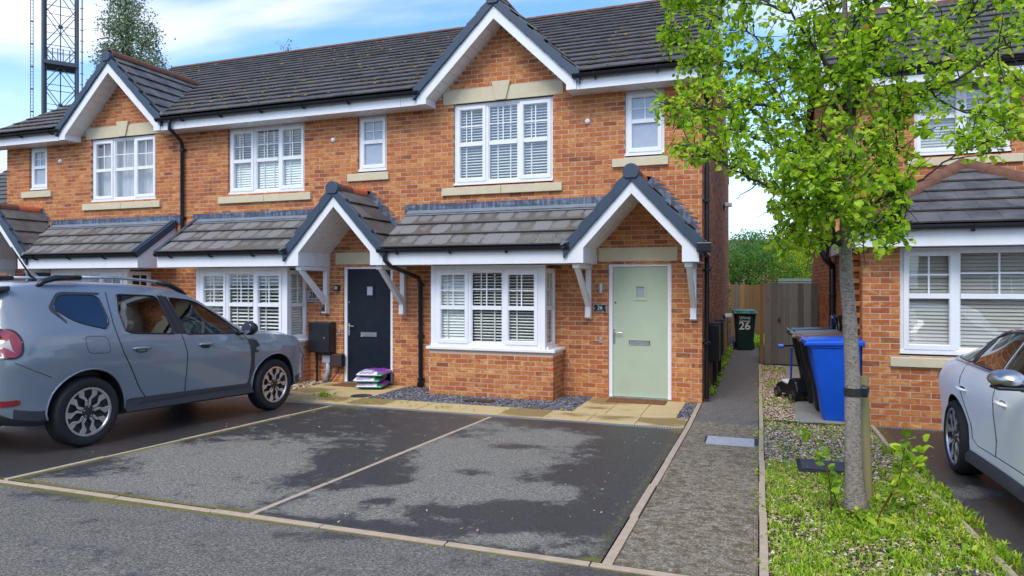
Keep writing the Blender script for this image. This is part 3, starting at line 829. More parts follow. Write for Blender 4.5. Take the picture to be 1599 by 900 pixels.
def door(house, x0, x1, z1, Y, leaf_mat, win, letter, handle_x, label, hole=None, viewer=None, frame_w=0.062):
    f = MB(); yf = Y+0.03
    f.box(x0, x0+frame_w, yf, yf+0.07, 0.02, z1); f.box(x1-frame_w, x1, yf, yf+0.07, 0.02, z1); f.box(x0+frame_w, x1-frame_w, yf, yf+0.07, z1-frame_w, z1)
    fr = f.build('door_frame', M['white'], house, bevel=0.006)
    t = MB(); t.box(x0, x1, yf-0.04, yf+0.08, -0.02, 0.028); t.build('door_sill', M['steel'], house)
    a, b = x0+frame_w+0.004, x1-frame_w-0.004
    w0, w1, wz0, wz1 = win
    d = MB(); yl = yf+0.022
    # leaf with a window opening
    d.box(a, w0, yl, yl+0.044, 0.032, z1-frame_w-.004); d.box(w1, b, yl, yl+0.044, 0.032, z1-frame_w-.004)
    d.box(w0, w1, yl, yl+0.044, 0.032, wz0); d.box(w0, w1, yl, yl+0.044, wz1, z1-frame_w-.004)
    leaf = d.build('door', leaf_mat, house, label=label)
    r = MB(); frame_ring(r, w0-0.035, w1+0.035, wz0-0.035, wz1+0.035, 0.045, yl-0.012, yl+0.01); r.build('window_trim', leaf_mat, leaf)
    g = MB(); g.box(w0, w1, yl+0.012, yl+0.018, wz0, wz1); g.build('pane', M['frost'], leaf)
    lx0, lx1, lz0, lz1 = letter
    q = MB(); frame_ring(q, lx0, lx1, lz0, lz1, 0.012, yl-0.012, yl+0.002); q.box(lx0+0.012, lx1-0.012, yl-0.007, yl+0.002, lz0+0.012, lz1-0.012)
    q.build('letterbox', M['steel'], leaf)
    hz = 0.99; s = 1
    q = MB(); q.box(handle_x-0.016, handle_x+0.016, yl-0.012, yl, hz-0.13, hz+0.09)
    q.tube([(handle_x, yl-0.01, hz+0.045), (handle_x, yl-0.05, hz+0.045), (handle_x+0.03, yl-0.055, hz+0.045), (handle_x+0.13, yl-0.055, hz+0.04)], 0.009, 8)
    q.lathe([(0.008,0),(0.008,0.012)], (handle_x, yl-0.024, hz-0.06), 'y', 10)
    q.build('handle', M['chrome'], leaf, sharp=50)
    q = MB(); q.lathe([(0.0,-0.006),(0.012,-0.006),(0.014,0.0)], (viewer[0], yl, viewer[1]), 'y', 12)
    q.build('spy_hole', M['slotdark'] if leaf_mat == M['door_green'] else M['chrome'], leaf)
    # hollow hallway behind is the house itself
    return leaf

def bracket(house, x, Yw, Yf, ztop, zbot):
    b = MB(); w = 0.042
    b.box(x-w, x+w, Yw-0.085, Yw-0.002, zbot, ztop-0.075)
    b.box(x-w-0.012, x+w+0.012, Yf+0.10, Yw-0.002, ztop-0.072, ztop-0.002)
    b.prism([(x-w+0.006, Yf+0.13, ztop-0.074), (x-w+0.006, Yf+0.235, ztop-0.074), (x-w+0.006, Yw-0.087, zbot+0.28), (x-w+0.006, Yw-0.087, zbot+0.14)], (2*w-0.012, 0, 0))
    b.box(x-w-0.002, x+w+0.002, Yw-0.12, Yw-0.0015, zbot+0.012, zbot+0.16)
    b.prism([(x-w-0.008, Yw-0.125, zbot+0.011), (x-w-0.008, Yw-0.125, zbot-0.004), (x-w-0.008, Yw-0.0016, zbot-0.035), (x-w-0.008, Yw-0.0016, zbot+0.011)], (2*w+0.016, 0, 0))
    return b.build('canopy_bracket', M['fascia'], house, bevel=0.004)

def step_flash(house, Y, pts_x, z0, z1, width, s=1, xmax=99):
    """stepped lead on the wall following a slope; pts_x(z) is the roof line"""
    k = math.ceil(z0/0.075); m = MB()
    while k*0.075 < z1:
        za, zb = k*0.075, (k+1)*0.075
        xa, xb = pts_x(za), pts_x(zb)
        inner = min(xa, xb) if s > 0 else max(xa, xb)
        lo = pts_x(za) + s*width; hi = pts_x(zb) + s*(width*0.55)
        lo = min(lo, xmax); hi = min(hi, xmax)
        m.prism([(pts_x(za)-s*0.12, Y-0.004-0.0005*(k%3), za+0.001), (lo, Y-0.004-0.0005*(k%3), za+0.003), (lo-s*0.03, Y-0.004-0.0005*(k%3), za+0.02), (hi, Y-0.004-0.0005*(k%3), zb), (pts_x(zb)-s*0.12, Y-0.004-0.0005*(k%3), zb)], (0, 0.006, 0))
        k += 1
    m.build('step_flashing', M['lead'], house)
# ================================================================ the terrace
F = 10.65          # facade plane
EY, EZ = 10.25, 5.02
RY, RZ = 15.3, 7.96
T30 = (RZ-EZ)/(RY-EY); A30 = math.atan(T30)
BACK = 20.3
LT = 0.70; LA = math.atan(LT)         # lean-to slope
LY, LZ = 9.70, 2.36

def terrace(label, X0, X1, gable, big, small, dr, bay, porch, leanto, n_brick, blinds, left_end=False, right_end=False, fasc=None, eavesx=None):
    H = thing('terraced_house', label, 'house', ((X0+X1)/2, F, 0), group='houses of the brick terrace')
    Hc = H.location
    # everything below is built in world coordinates and then moved under the house
    H.location = (0, 0, 0)
    ops = [(big[0], big[1], big[2], big[3]), (small[0], small[1], small[2], small[3]), (dr[0], dr[1], -0.2, dr[2])]
    if bay: ops.append((bay[0], bay[1], 0.78, 2.08))
    if gable:
        c = gable
        wall = brick_wall(H, 'front_wall', (0,F,0), (1,0,0), (0,-1,0), X0, X1, -0.15, 4.95, ops, individual=n_brick, phase=0.05, hang=(not left_end, not right_end))
        gw = brick_wall(H, 'gable_wall', (0,F,0), (1,0,0), (0,-1,0), c-1.25, c+1.25, 4.95, 6.15, [(c-1.06,c+1.06,4.85,5.07)], [(1, 1/0.985, c+(6.10)/0.985), (-1, 1/0.985, -c+(6.10)/0.985)], individual=60, phase=0.05)
    else:
        wall = brick_wall(H, 'front_wall', (0,F,0), (1,0,0), (0,-1,0), X0, X1, -0.15, 4.95, ops, individual=n_brick, phase=0.05, hang=(not left_end, not right_end))
    pc = porch
    # rear, party and side walls, floors: the shell behind
    s = MB(); s.box(X0+.01, X1-.01, BACK-0.25, BACK, -0.1, 5.0); s.build('rear_wall', M['mortar'], H)
    for xa_ in (X0, X1-.121):
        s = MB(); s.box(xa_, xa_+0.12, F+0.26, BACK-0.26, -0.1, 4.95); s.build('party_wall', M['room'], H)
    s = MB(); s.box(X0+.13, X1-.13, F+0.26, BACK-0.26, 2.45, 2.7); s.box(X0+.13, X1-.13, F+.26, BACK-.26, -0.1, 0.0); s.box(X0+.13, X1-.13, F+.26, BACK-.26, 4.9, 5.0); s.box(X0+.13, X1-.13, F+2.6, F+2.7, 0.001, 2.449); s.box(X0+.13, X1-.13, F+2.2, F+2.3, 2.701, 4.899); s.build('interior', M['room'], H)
    # main roof
    SL = hypot(RY-EY, RZ-EZ); vv = Vector((0,cos(A30),sin(A30))); nn_ = Vector((0,-sin(A30),cos(A30)))
    spans = [(X0, X1, [])]
    if gable:
        # the gablet's valleys: |x-c| >= 1.42-(z-5.07)/tan44
        g_ = tan(radians(44)); k0 = 1.40-(EZ+0.01-5.07)/g_; kv = sin(A30)/g_
        spans = [(X0, gable, [(1, -kv, (gable-X0)-k0)]), (gable, X1, [(-1, -kv, -k0)])]
    for a, b, pls in spans:
        roof_tiles(H, (a, EY-0.02, EZ+0.01), (1,0,0), vv, b-a, SL, pls, False, 'tile_main')
        pp = [(0,0.05),(b-a,0.05),(b-a,SL-.03),(0,SL-.03)]; pp = clip_poly(pp, pls) if pls else pp
        q = MB(); q.prism([Vector((a, EY-0.02, EZ+0.005))+Vector((1,0,0))*u_+vv*v_ for u_, v_ in pp], -nn_*0.05); q.build('roof_deck', M['slotdark'], H)
    q = MB(); q.prism([(X0,RY,RZ-.03),(X0,BACK+.4,RZ-(BACK+.4-RY)*T30-.04),(X0,BACK+.4,RZ-(BACK+.4-RY)*T30-.16),(X0,RY,RZ-.16)], (X1-X0,0,0)); q.build('rear_roof', M['tile_main'], H)
    ridge_tiles(H, (X0, RY, RZ-0.02), (X1, RY, RZ-0.02))
    ms = MB(); rdm = random.Random(int(abs(X0)*10))
    for _ in range(420):
        r_ = rdm.randint(0, 16); xx = rdm.uniform(X0, X1); 
        if rdm.random() < .5: xx = X0 + round((xx-X0)/TW)*TW
        if gable and abs(xx-gable) < 1.5: continue
        p = Vector((xx, EY-0.02, EZ+0.01)) + vv*(r_*GA+rdm.uniform(-.03,.01)) + nn_*0.052; s_ = rdm.uniform(.010,.03); ms.rnd = rdm.uniform(.001,.999)
        ms.idx([p+Vector((s_*1.6,0,0)), p+vv*s_, p-Vector((s_*1.5,0,0)), p-vv*s_, p+nn_*s_*1.1], [(0,1,4),(1,2,4),(2,3,4),(3,0,4)])
    ms.build('moss', M['moss'], H, kind='stuff')
    # eaves: fascia, soffit, gutter, broken by the gable
    segs = [(X0 - (0.28 if left_end else 0), X1 + (0.22 if right_end else 0))]
    if gable: segs = [(segs[0][0], gable-1.372), (gable+1.372, segs[0][1])]
    for a, b in segs:
        if b-a < 0.1: continue
        q = MB(); q.box(a, b, EY+0.052, EY+0.072, 4.80, 4.99); q.build('fascia', M['fascia'], H)
        q = MB(); q.box(a, b, EY+0.0725, F-.001, 4.802, 4.812); q.build('soffit', M['soffit'], H)
        ga, gb = a-(0.05 if gable and a > gable else 0), b+(0.05 if gable and b < gable else 0)
        gutter(H, (ga, EY-0.008, 5.015), (gb, EY-0.008, 5.015))
    if gable:
        c = gable
        gable_trim(H, c, 6.07, 6.29, 1.21, 1.372, 4.80, EY+0.03, F, 0.155, apex_cap=0.13, nverge=5, box_z=4.89)
        gable_roof(H, c, 6.44, 1.42, radians(44), EY+0.06, 13.2, None, main_y0=EY, main_z0=EZ+0.05, main_tan=T30)
        ridge_tiles(H, (c, EY+0.05, 6.44), (c, EY+2.35, 6.44))
        lintel(H, c-1.06, c+1.06, 4.85, 5.07, F, key=True)
    # upstairs windows
    kb = dict(sillh=0.04)
    window(H, (big[0]+.004, F+0.05, big[2]+.03), 0, big[1]-big[0]-.008, big[3]-big[2]-.034, [(0.335,'sash'),(0.33,'fixed'),(0.335,'sash')], 0.50, blinds['big'], tilt=blinds.get('bt',0.5), cover=blinds.get('bc',(0,1)))
    window(H, (small[0]+.004, F+0.05, small[2]+.03), 0, small[1]-small[0]-.008, small[3]-small[2]-.034, [(1.0,'sash')], 0.53, blinds['small'])
    sill(H, big[0]-0.20, big[1]+0.16, big[2]-0.15, big[2], F, split=(big[0]+big[1])/2)
    sill(H, small[0]-0.19, small[1]+0.06 if not left_end else small[1]+0.17, small[2]-0.15, small[2], F)
    # ground floor
    if bay:
        b0, b1, p0, p1, by = bay[2], bay[3], bay[4], bay[5], bay[6]   # window box b0..b1, plinth p0..p1, front plane
        brick_wall(H, 'bay_wall', (0,by,0), (1,0,0), (0,-1,0), p0, p1, -0.15, 0.735, individual=n_brick//3, thick=0.12, phase=0.02)
        brick_wall(H, 'bay_side_wall', (p1,0,0), (0,1,0), (1,0,0), by+0.103, F-.012, -0.15, 0.735, individual=0, thick=0.1)
        brick_wall(H, 'bay_side_wall', (p0,0,0), (0,1,0), (-1,0,0), by+0.103, F-.012, -0.15, 0.735, individual=0, thick=0.1)
        q = MB(); q.box(p0-0.035, p1+0.035, by-0.04, F-.001, 0.738, 0.785); q.build('bay_sill', M['white'], H, bevel=0.008)
        ww = b1-b0; yb = by+0.035
        q = MB()
        q.box(b0, b0+.075, yb, yb+.07, 0.786, 2.09); q.box(b1-.075, b1, yb, yb+.07, 0.786, 2.09)
        q.box(b0+.0755, b1-.0755, yb+.005, yb+.07, 2.04, 2.09)
        q.build('bay_corner_post', M['white'], H, bevel=0.004)
        window(H, (b0+.076, yb+.004, 0.79), 0, ww-.152, 1.25, [(0.335,'sash'),(0.33,'fixed'),(0.335,'sash')], 0.50, blinds['bay'], tilt=blinds.get('yt',0.35), pitch=blinds.get('yp',0.047))
        sl = F-yb-.072
        window(H, (b1, yb+.071, 0.79), pi/2, sl, 1.25, [(1.0,'fixed')], 0.50, blinds['bay'], tilt=0.9, tapes=False)
        window(H, (b0, F-.001, 0.79), -pi/2, sl, 1.25, [(1.0,'fixed')], 0.50, blinds['bay'], tilt=0.9, tapes=False)
    # lean-to roof
    l0, l1 = leanto[0], leanto[1]
    top = F-0.01-LY; Ls = top/cos(LA)
    v = Vector((0, cos(LA), sin(LA)))
    pl = []
    for (c, s) in leanto[2]:      # porch valley limits: s=+1 porch lies to the right
        # porch plane: |x-c| = 0.98 - (z-2.30)/1.07  -> on that side x <= c-0.98+(z-2.30)/1.07
        # u = x-l0 ; z = LZ + v*sin
        if s > 0: pl.append((1, -sin(LA)/1.07, c-0.98+(LZ-2.30)/1.07 - l0 + 0.02))
        else: pl.append((-1, -sin(LA)/1.07, -(c+0.98-(LZ-2.30)/1.07) + l0 + 0.02))
    roof_tiles(H, (l0, LY-0.01, LZ), (1,0,0), v, l1-l0, Ls, pl, True, 'tile_low', ga=0.34, tw=0.29, lap=0.055)
    n = Vector((0,-sin(LA),cos(LA)))
    poly = clip_poly([(0,0.03),(l1-l0,0.03),(l1-l0,Ls),(0,Ls)], pl)
    q = MB(); q.prism([Vector((l0,LY,LZ))+Vector((1,0,0))*a+v*b for a,b in poly], -n*0.04); q.build('roof_deck', M['slotdark'], H)
    # lead: apron over the top tiles and a band up the wall, in lengths
    zt = LZ+Ls*sin(LA)
    pl2 = clip_poly([(0,Ls-0.17),(l1-l0,Ls-0.17),(l1-l0,Ls),(0,Ls)], pl)
    q = MB(); q.prism([Vector((l0,LY,LZ))+n*0.052+Vector((1,0,0))*a+v*b for a,b in pl2], n*0.004); q.build('lead_apron', M['lead_light'], H)
    fa = max(l0, min(p[0] for p in pl2)+l0) - 0.08; fb = max(p[0] for p in pl2)+l0+0.10
    k = 0; x = fa
    while x < fb-0.05:
        x2 = min(x+1.25, fb)
        q = MB(); q.box(x, x2+0.02, F-0.022-0.003*(k%2), F-0.008, zt-0.02, zt+0.155); q.build('lead_flashing', M['lead'], H); x = x2; k += 1
    # lean-to fascia, gutter and soffit
    for (a, b) in leanto[3]:
        q = MB(); q.box(a, b, LY+0.03, LY+0.05, 2.10, 2.33); q.build('canopy_fascia', M['fascia'], H)
        q = MB(); q.box(a, b, LY+0.0505, F-.001, 2.102, 2.112); q.build('canopy_soffit', M['soffit'], H)
    ga, gb = leanto[4]
    gutter(H, (ga, LY-0.015, 2.355), (gb, LY-0.015, 2.355))
    # porch gable
    c = pc
    gable_trim(H, c, 3.08, 3.27, 0.70, 0.93, 2.10, LY+0.02, F, 0.185, apex_cap=0.135, nverge=4, box_z=2.32)
    sides = [(-1 if s > 0 else 1) for (cc, s) in leanto[2] if abs(cc-c) < 0.01]
    gable_roof(H, c, 3.40, 1.0, radians(47), LY+0.06, F-.005, None, mat='tile', sides=sides, main_y0=LY, main_z0=LZ+0.04, main_tan=LT, ga=0.36, lap=0.05)
    ridge_tiles(H, (c, LY+0.03, 3.385), (c, F-.01, 3.385), r=0.10, L=0.42, last='ridge_red')
    for s in (-1, 1):
        if s in sides:
            zlo, zhi = 3.03, 3.45
            step_flash(H, F-.001, lambda z, s=s: c + s*(1.0-(z-2.33)/1.07) , 3.12, 3.42, 0.20, s)
        else:
            step_flash(H, F-.001, lambda z, s=s: c + s*(1.0-(z-2.33)/1.07) , 2.36, 3.42, 0.27, s, X1-0.012 if s > 0 else 99)
    lintel(H, dr[0]-0.16, dr[1]+0.09, 2.145, 2.36, F)
    return H

def rehome(H, loc):
    H.location = loc
    for ch in H.children: ch.location = ch.location - Vector(loc) if ch.matrix_parent_inverse == Matrix() or True else ch.location

def vt(z, i): return 0.95 if z > 0.52 else 0.35
h26 = terrace('end house of the brick terrace, number 26, with a sage green front door', -5.72, -0.80, -4.02,
    (-4.896, -3.132, 3.445, 4.85), (-1.966, -1.357, 3.765, 4.80), (-2.225, -1.252, 2.125),
    (-4.90, -3.20, -5.04, -3.09, -5.06, -2.95, 10.05), -1.70, (-5.74, -2.2, [(-1.70, 1), (-6.66, -1)], [(-5.73, -2.632)], (-5.80, -2.60)), 300,
    dict(big='slat_w', small='frost', bay='slat_w', bt=lambda z, i: 0.5, yt=lambda z, i: (0.95 if i == 0 else 0.35)), right_end=True)
h28 = terrace('middle house of the brick terrace, number 28, with a worn navy front door', -10.80, -5.725, None,
    (-9.70, -7.923, 3.50, 4.80), (-6.783, -6.194, 3.785, 4.80), (-7.085, -6.07, 2.125),
    (-9.75, -8.05, -9.93, -7.87, -9.98, -7.80, 10.05), -6.66, (-10.46, -7.0, [(-6.66, 1)], [(-10.50, -7.592)], (-10.50, -7.55)), 300,
    dict(big='slat_w', small='frost', bay='slat_w', bt=lambda z, i: (0.35 if z > 0.5 else 1.1), yt=lambda z, i: 0.5, yp=0.064))
h30 = terrace('farthest house of the brick terrace, with a gable over its net-curtained window', -15.90, -10.805, -12.40,
    (-13.33, -11.541, 3.50, 4.85), (-15.194, -14.635, 3.84, 4.80), (-15.36, -14.42, 2.125),
    (-13.5, -11.75, -13.75, -11.65, -13.80, -11.58, 10.05), -14.90, (-14.4, -11.0, [(-14.90, -1)], [(-13.968, -10.98)], (-14.0, -10.95)), 200,
    dict(big='curtain', small='frost', bay='none'), left_end=True)

# doors and brackets
door(h26, -2.225, -1.252, 2.125, F, M['door_green'], (-1.797, -1.668, 1.572, 1.750), (-1.906, -1.58, 0.845, 0.915), -2.14, 'sage green front door with a small square window', viewer=(-2.12, 1.50))
door(h28, -7.085, -6.07, 2.125, F, M['door_dark'], (-6.64, -6.50, 1.58, 1.76), (-6.743, -6.414, 0.85, 0.93), -6.99, 'worn navy front door with a small square window', viewer=(-6.99, 1.46))
door(h30, -15.36, -14.42, 2.125, F, M['door_dark'], (-14.96, -14.82, 1.58, 1.76), (-15.05, -14.72, 0.85, 0.93), -15.27, 'dark front door', viewer=(-15.2, 1.46))
for H, xs in ((h26, (-2.53, -0.92)), (h28, (-7.42, -5.84)), (h30, (-15.68, -14.06))):
    for x in xs: bracket(H, x, F, LY, 2.10, 1.27)
# verge on the free lean-to ends of 28 (left) and 30 (right)
def lean_verge(H, x, s):
    v = Vector((0, cos(LA), sin(LA))); n = Vector((0,-sin(LA),cos(LA))); L = (F-.02-LY)/cos(LA)
    O = Vector((x, LY, LZ))
    q = MB(); q.prism([O-v*.02-n*.06, O+v*L-n*.06, O+v*L+n*.06, O-v*.02+n*.06], (s*0.05,0,0)); q.prism([O-v*.02+n*.061, O+v*L+n*.061, O+v*L+n*.075, O-v*.02+n*.075], (-s*0.06,0,0))
    q.build('verge_strip', M['verge'], H)
    q = MB(); q.prism([(x,LY+.051,2.10),(x,F-.001,2.10),(x,F-.001,LZ+(F-LY)*LT-.09),(x,LY+.051,LZ-.06)], (-s*0.018,0,0)); q.build('side_board', M['fascia'], H)
lean_verge(h28, -10.46, -1); lean_verge(h30, -11.0, 1)
# side wall and rear gable of number 26
brick_wall(h26, 'side_wall', (-0.80,0,0), (0,1,0), (1,0,0), F+0.112, BACK, -0.4, 4.95, (), (), individual=0)
brick_wall(h26, 'side_gable_wall', (-0.80,0,0), (0,1,0), (1,0,0), F+0.112, BACK, 4.95, 7.9, (), [(-T30,1,EZ-EY*T30-0.1),(T30,1,RZ+RY*T30-0.1)], individual=0)
brick_wall(h30, 'side_wall', (-15.90,0,0), (0,1,0), (-1,0,0), F+0.112, BACK, -0.4, 4.95, (), (), individual=0)
brick_wall(h30, 'side_gable_wall', (-15.90,0,0), (0,1,0), (-1,0,0), F+0.112, BACK, 4.95, 7.9, (), [(-T30,1,EZ-EY*T30-0.1),(T30,1,RZ+RY*T30-0.1)], individual=0)
# end verge boards of the terrace
for H, x, s in ((h26, -0.80, 1), (h30, -15.90, -1)):
    q = MB(); q.prism([(x+s*.02,EY,EZ-.01),(x+s*.02,RY,RZ-.02),(x+s*.02,RY,RZ+.04),(x+s*.02,EY,EZ+.06)], (s*0.12,0,0)); q.build('verge_strip', M['verge'], H)
    q = MB(); q.prism([(x+s*.14,EY,EZ-.22),(x+s*.14,RY,RZ-.22),(x+s*.14,RY,RZ-.02),(x+s*.14,EY,EZ-.01)], (s*0.02,0,0)); q.build('barge_board', M['fascia'], H)
# downpipes
YP = F-0.06
pipe(h26, [(-0.80+.06, EY-.008, 4.96), (-0.74, EY-.008, 4.85), (-0.74, 10.78, 4.55), (-0.74, 10.78, 0.05)], clips=[(-0.74,10.72,z) for z in (0.9,2.0,3.05,4.1)])
pipe(h26, [(-0.70, LY-.015, 2.30), (-0.70, LY+.1, 2.22), (-0.72, 10.70, 2.22), (-0.74, 10.76, 2.15)], r=0.034)
g = MB(); g.box(-0.80, -0.60, LY-.07, LY+.05, 2.23, 2.36); g.build('gutter_outlet', M['black'], h26, bevel=0.01)
pipe(h26, [(-5.66, LY-.015, 2.30), (-5.66, LY-.015, 2.17), (-5.58, LY+.04, 2.08), (-5.50, YP-.06, 1.90), (-5.495, YP, 1.80), (-5.495, YP, 0.04)], clips=[(-5.495,YP,z) for z in (1.78,0.9,0.15)])
pipe(h28, [(-10.84+.1, EY-.008, 4.96), (-10.74, EY-.008, 4.80), (-10.76, YP-.05, 4.62), (-10.78, YP, 4.54), (-10.78, YP, 2.5)], clips=[(-10.78,YP,z) for z in (4.45,3.1)])
q = MB(); q.lathe([(0.0,-.05),(.055,-.05),(.06,.03),(.038,.04)], (-5.495,YP,0.06),'z',12); q.build('pipe_shoe', M['black'], h26)
# ================================================================ small things fixed to the terrace
def wall_vent(x, z, label):
    o = thing('wall_vent', label, 'vent', (x, F, z), group=None)
    q = MB(); q.lathe([(0.045,0.0),(0.042,-0.02),(0.03,-0.034),(0.0,-0.036)], (0,0.0,0), 'y', 16); q.build('cap', M['white'], o, sharp=50)
    q = MB(); q.lathe([(0.02,-0.0345),(0.014,-0.041),(0.0,-0.042)], (0,0,0), 'y', 12); q.build('nozzle', M['fascia'], o)
wall_vent(-14.226, 4.449, 'small white round wall vent left of the three-light window with net curtains')
wall_vent(-7.296, 4.415, 'small white round wall vent above the worn navy front door')
wall_vent(-2.558, 4.374, 'small white round wall vent between the big and small windows of number 26')

# number signs
s28 = thing('house_number_sign', 'clear acrylic plate with black number 28 and a street name, left of the navy door', 'sign', (-7.67, F-0.02, 1.565))
q = MB(); q.box(-0.185,0.185,-0.006,0.0,-0.105,0.105); q.build('plate', plain('acrylic_plate', (0.42,0.41,0.40), 0.15), s28, bevel=0.004)
text('28', 0.155, M['print_k'], s28, (-0.055,-0.008,0.022), (pi/2,0,0), 'number', bold=0.002)
text('WHITTLE COURT', 0.036, M['print_k'], s28, (-0.02,-0.008,-0.072), (pi/2,0,0), 'street_name')
s26 = thing('house_number_sign', 'black slate plate with white number 26 and a silver rim, left of the green door', 'sign', (-2.352, F-0.02, 1.411))
q = MB(); q.box(-0.105,0.105,-0.006,0.0,-0.068,0.068); q.build('rim', M['steel'], s26, bevel=0.003)
q = MB(); q.box(-0.095,0.095,-0.010,-0.0065,-0.058,0.058); q.build('plate', M['print_k'], s26)
text('26', 0.085, M['print_w'], s26, (0,-0.012,0.008), (pi/2,0,0), 'number')
text('WHITTLE COURT', 0.017, M['print_w'], s26, (0,-0.012,-0.046), (pi/2,0,0), 'street_name')
for sx in (-1, 1):
    q = MB(); q.lathe([(0.009,0),(0.0,-0.006)], (sx*0.088,-0.010,0), 'y', 10); q.build('screw', M['chrome'], s26)

wl_ = thing('wall_lamp', 'small brushed steel cylinder wall lamp beside the green door', 'lamp', (-2.33, F, 1.73))
q = MB(); q.lathe([(0.0,-0.07),(0.03,-0.07),(0.03,0.07),(0.0,0.07)], (0,-0.07,0), 'z', 18); q.build('shade', M['steel'], wl_, sharp=40)
q = MB(); q.box(-0.02,0.02,-0.045,0,-0.03,0.03); q.lathe([(0.035,0),(0.03,-0.01),(0,-0.01)], (0.02,0,0), 'y', 16); q.build('mount', M['steel'], wl_)
bl = thing('wall_lamp', 'small square black wall lamp beside the navy door', 'lamp', (-7.20, F, 1.72))
q = MB(); q.box(-0.055,0.055,-0.06,0,-0.055,0.055); q.build('body', M['black'], bl, bevel=0.012)
q = MB(); q.box(-0.03,0.03,-0.064,-0.0605,-0.03,0.03); q.build('lens', M['steel'], bl)
for x, lab in ((-7.165, 'small grey bell push left of the navy door'), (-2.34, 'small grey bell push left of the green door')):
    o = thing('bell_push', lab, 'bell', (x, F, 0.905 if x > -5 else 0.92))
    q = MB(); q.box(-0.025,0.025,-0.02,0,-0.045,0.045); q.build('body', M['grey_pvc'], o, bevel=0.006)
    q = MB(); q.lathe([(0.014,-0.0),(0.012,-0.008),(0,-0.009)], (0,-0.02,0.0), 'y', 12); q.build('button', M['steel'], o)
vb = thing('video_doorbell', 'black video doorbell fixed on the foot of the left canopy bracket of number 28', 'doorbell', (-7.42, F-0.125, 1.36))
q = MB(); q.box(-0.03,0.03,-0.022,0,-0.065,0.065); q.build('body', M['black'], vb, bevel=0.01)
q = MB(); q.lathe([(0.012,0),(0.010,-0.004),(0,-0.005)], (0,-0.022,0.03), 'y', 12); q.build('lens', M['steel'], vb)

# black meter cabinet, grey box and brown box by the navy door
mc = thing('meter_cabinet', 'tall glossy black wall cabinet between the bay window and the navy door', 'cabinet', (-7.47, F, 0))
q = MB(); q.box(-0.235,0.235,-0.19,-0.0,0.545,1.10); q.build('body', M['black'], mc, bevel=0.015)
q = MB(); q.box(-0.222,0.222,-0.20,-0.1905,0.56,1.085); q.build('door', M['black'], mc, bevel=0.006)
q = MB(); q.lathe([(0.012,0),(0.010,-0.006),(0,-0.007)], (0.12,-0.20,0.82), 'y', 10); q.build('lock', M['chrome'], mc)
q = MB(); q.tube([(-0.12,-0.08,0.545),(-0.12,-0.08,0.02)], 0.022, 10); q.build('leg', M['black'], mc)
q = MB(); q.tube([(-0.235,-0.05,0.60),(-0.30,-0.03,0.57),(-0.33,-0.03,0.70),(-0.36,-0.02,0.80),(-0.44,-0.01,0.83)], 0.008, 6); q.build('cable', M['black'], mc, smooth=True)
gb = thing('junction_box', 'light grey cable box with a fat grey duct below the black cabinet', 'utility box', (-7.16, F, 0))
q = MB(); q.box(-0.09,0.09,-0.10,0,0.36,0.50); q.build('body', M['grey_pvc'], gb, bevel=0.01)
q = MB(); q.tube([(0.01,-0.055,0.36),(0.01,-0.055,0.2),(-0.03,-0.06,0.12),(-0.03,-0.06,0.0)], 0.042, 12); q.build('duct', M['grey_pvc'], gb, smooth=True)
bb = thing('meter_box', 'small dark brown meter box low down left of the navy door', 'utility box', (-7.165, F, 0))
gb.location = (-7.38, F, 0)
q = MB(); q.box(-0.125,0.125,-0.13,0,0.30,0.53); q.build('body', M['brown_box'], bb, bevel=0.015)
q = MB(); q.tube([(0.03,-0.06,0.30),(0.02,-0.06,0.22),(-0.08,-0.05,0.10),(-0.16,-0.05,0.02)], 0.009, 6); q.build('cable', M['black'], bb, smooth=True)
cd = thing('drain_duct', 'short grey duct stub standing beside the black downpipe left of the brick bay', 'duct', (-5.27, F-.05, 0))
q = MB(); q.tube([(0,0,0.0),(0.0,0,0.30),(0.01,0,0.42)], 0.035, 12); q.box(-.05,.05,-.04,.04,.42,.50); q.build('pipe', M['grey_pvc'], cd, smooth=False)

# side wall meter boxes and lamps
for y, z1, lab in ((12.5, 1.09, 'black wall meter box on the side wall of number 26, nearer of the two'), (14.0, 1.07, 'black wall meter box on the side wall of number 26, farther of the two')):
    o = thing('wall_meter_box', lab, 'utility box', (-0.80, y, 0), group=None)
    q = MB(); q.box(0.0, 0.16, -0.28, 0.28, z1-0.64, z1); q.build('body', M['black'], o, bevel=0.012)
    q = MB(); q.box(0.01, 0.175, -0.29, 0.29, z1+0.001, z1+0.03); q.build('lid', M['blackmatt'], o, bevel=0.005)
    q = MB(); q.box(0.04, 0.11, -0.05, 0.05, 0.0, z1-0.641); q.build('leg', M['black'], o)
for z, lab in ((1.02, 'small white light low on the side wall above the meter boxes'), (3.67, 'small white camera high on the side wall facing the path')):
    o = thing('security_light', lab, 'light', (-0.80, 17.2, z))
    q = MB(); q.box(0,0.05,-0.05,0.05,-0.12,0.02); q.build('mount', M['black'], o); q = MB(); q.box(0.04,0.20,-0.09,0.09,-0.03,0.06); q.build('head', M['white'], o, bevel=0.015)

# doormats
for x0, x1, y0, y1, lab in ((-2.17,-1.30,10.22,10.52,'brown coir doormat at the sage green door'), (-7.02,-6.35,10.20,10.54,'brown coir doormat at the worn navy door')):
    q = MB(); q.box(-(x1-x0)/2,(x1-x0)/2,-(y1-y0)/2,(y1-y0)/2,0,0.018)
    o = q.build('doormat', M['doormat'], None, loc=((x0+x1)/2,(y0+y1)/2,0.012), bevel=0.004); tag(o, lab, 'doormat')

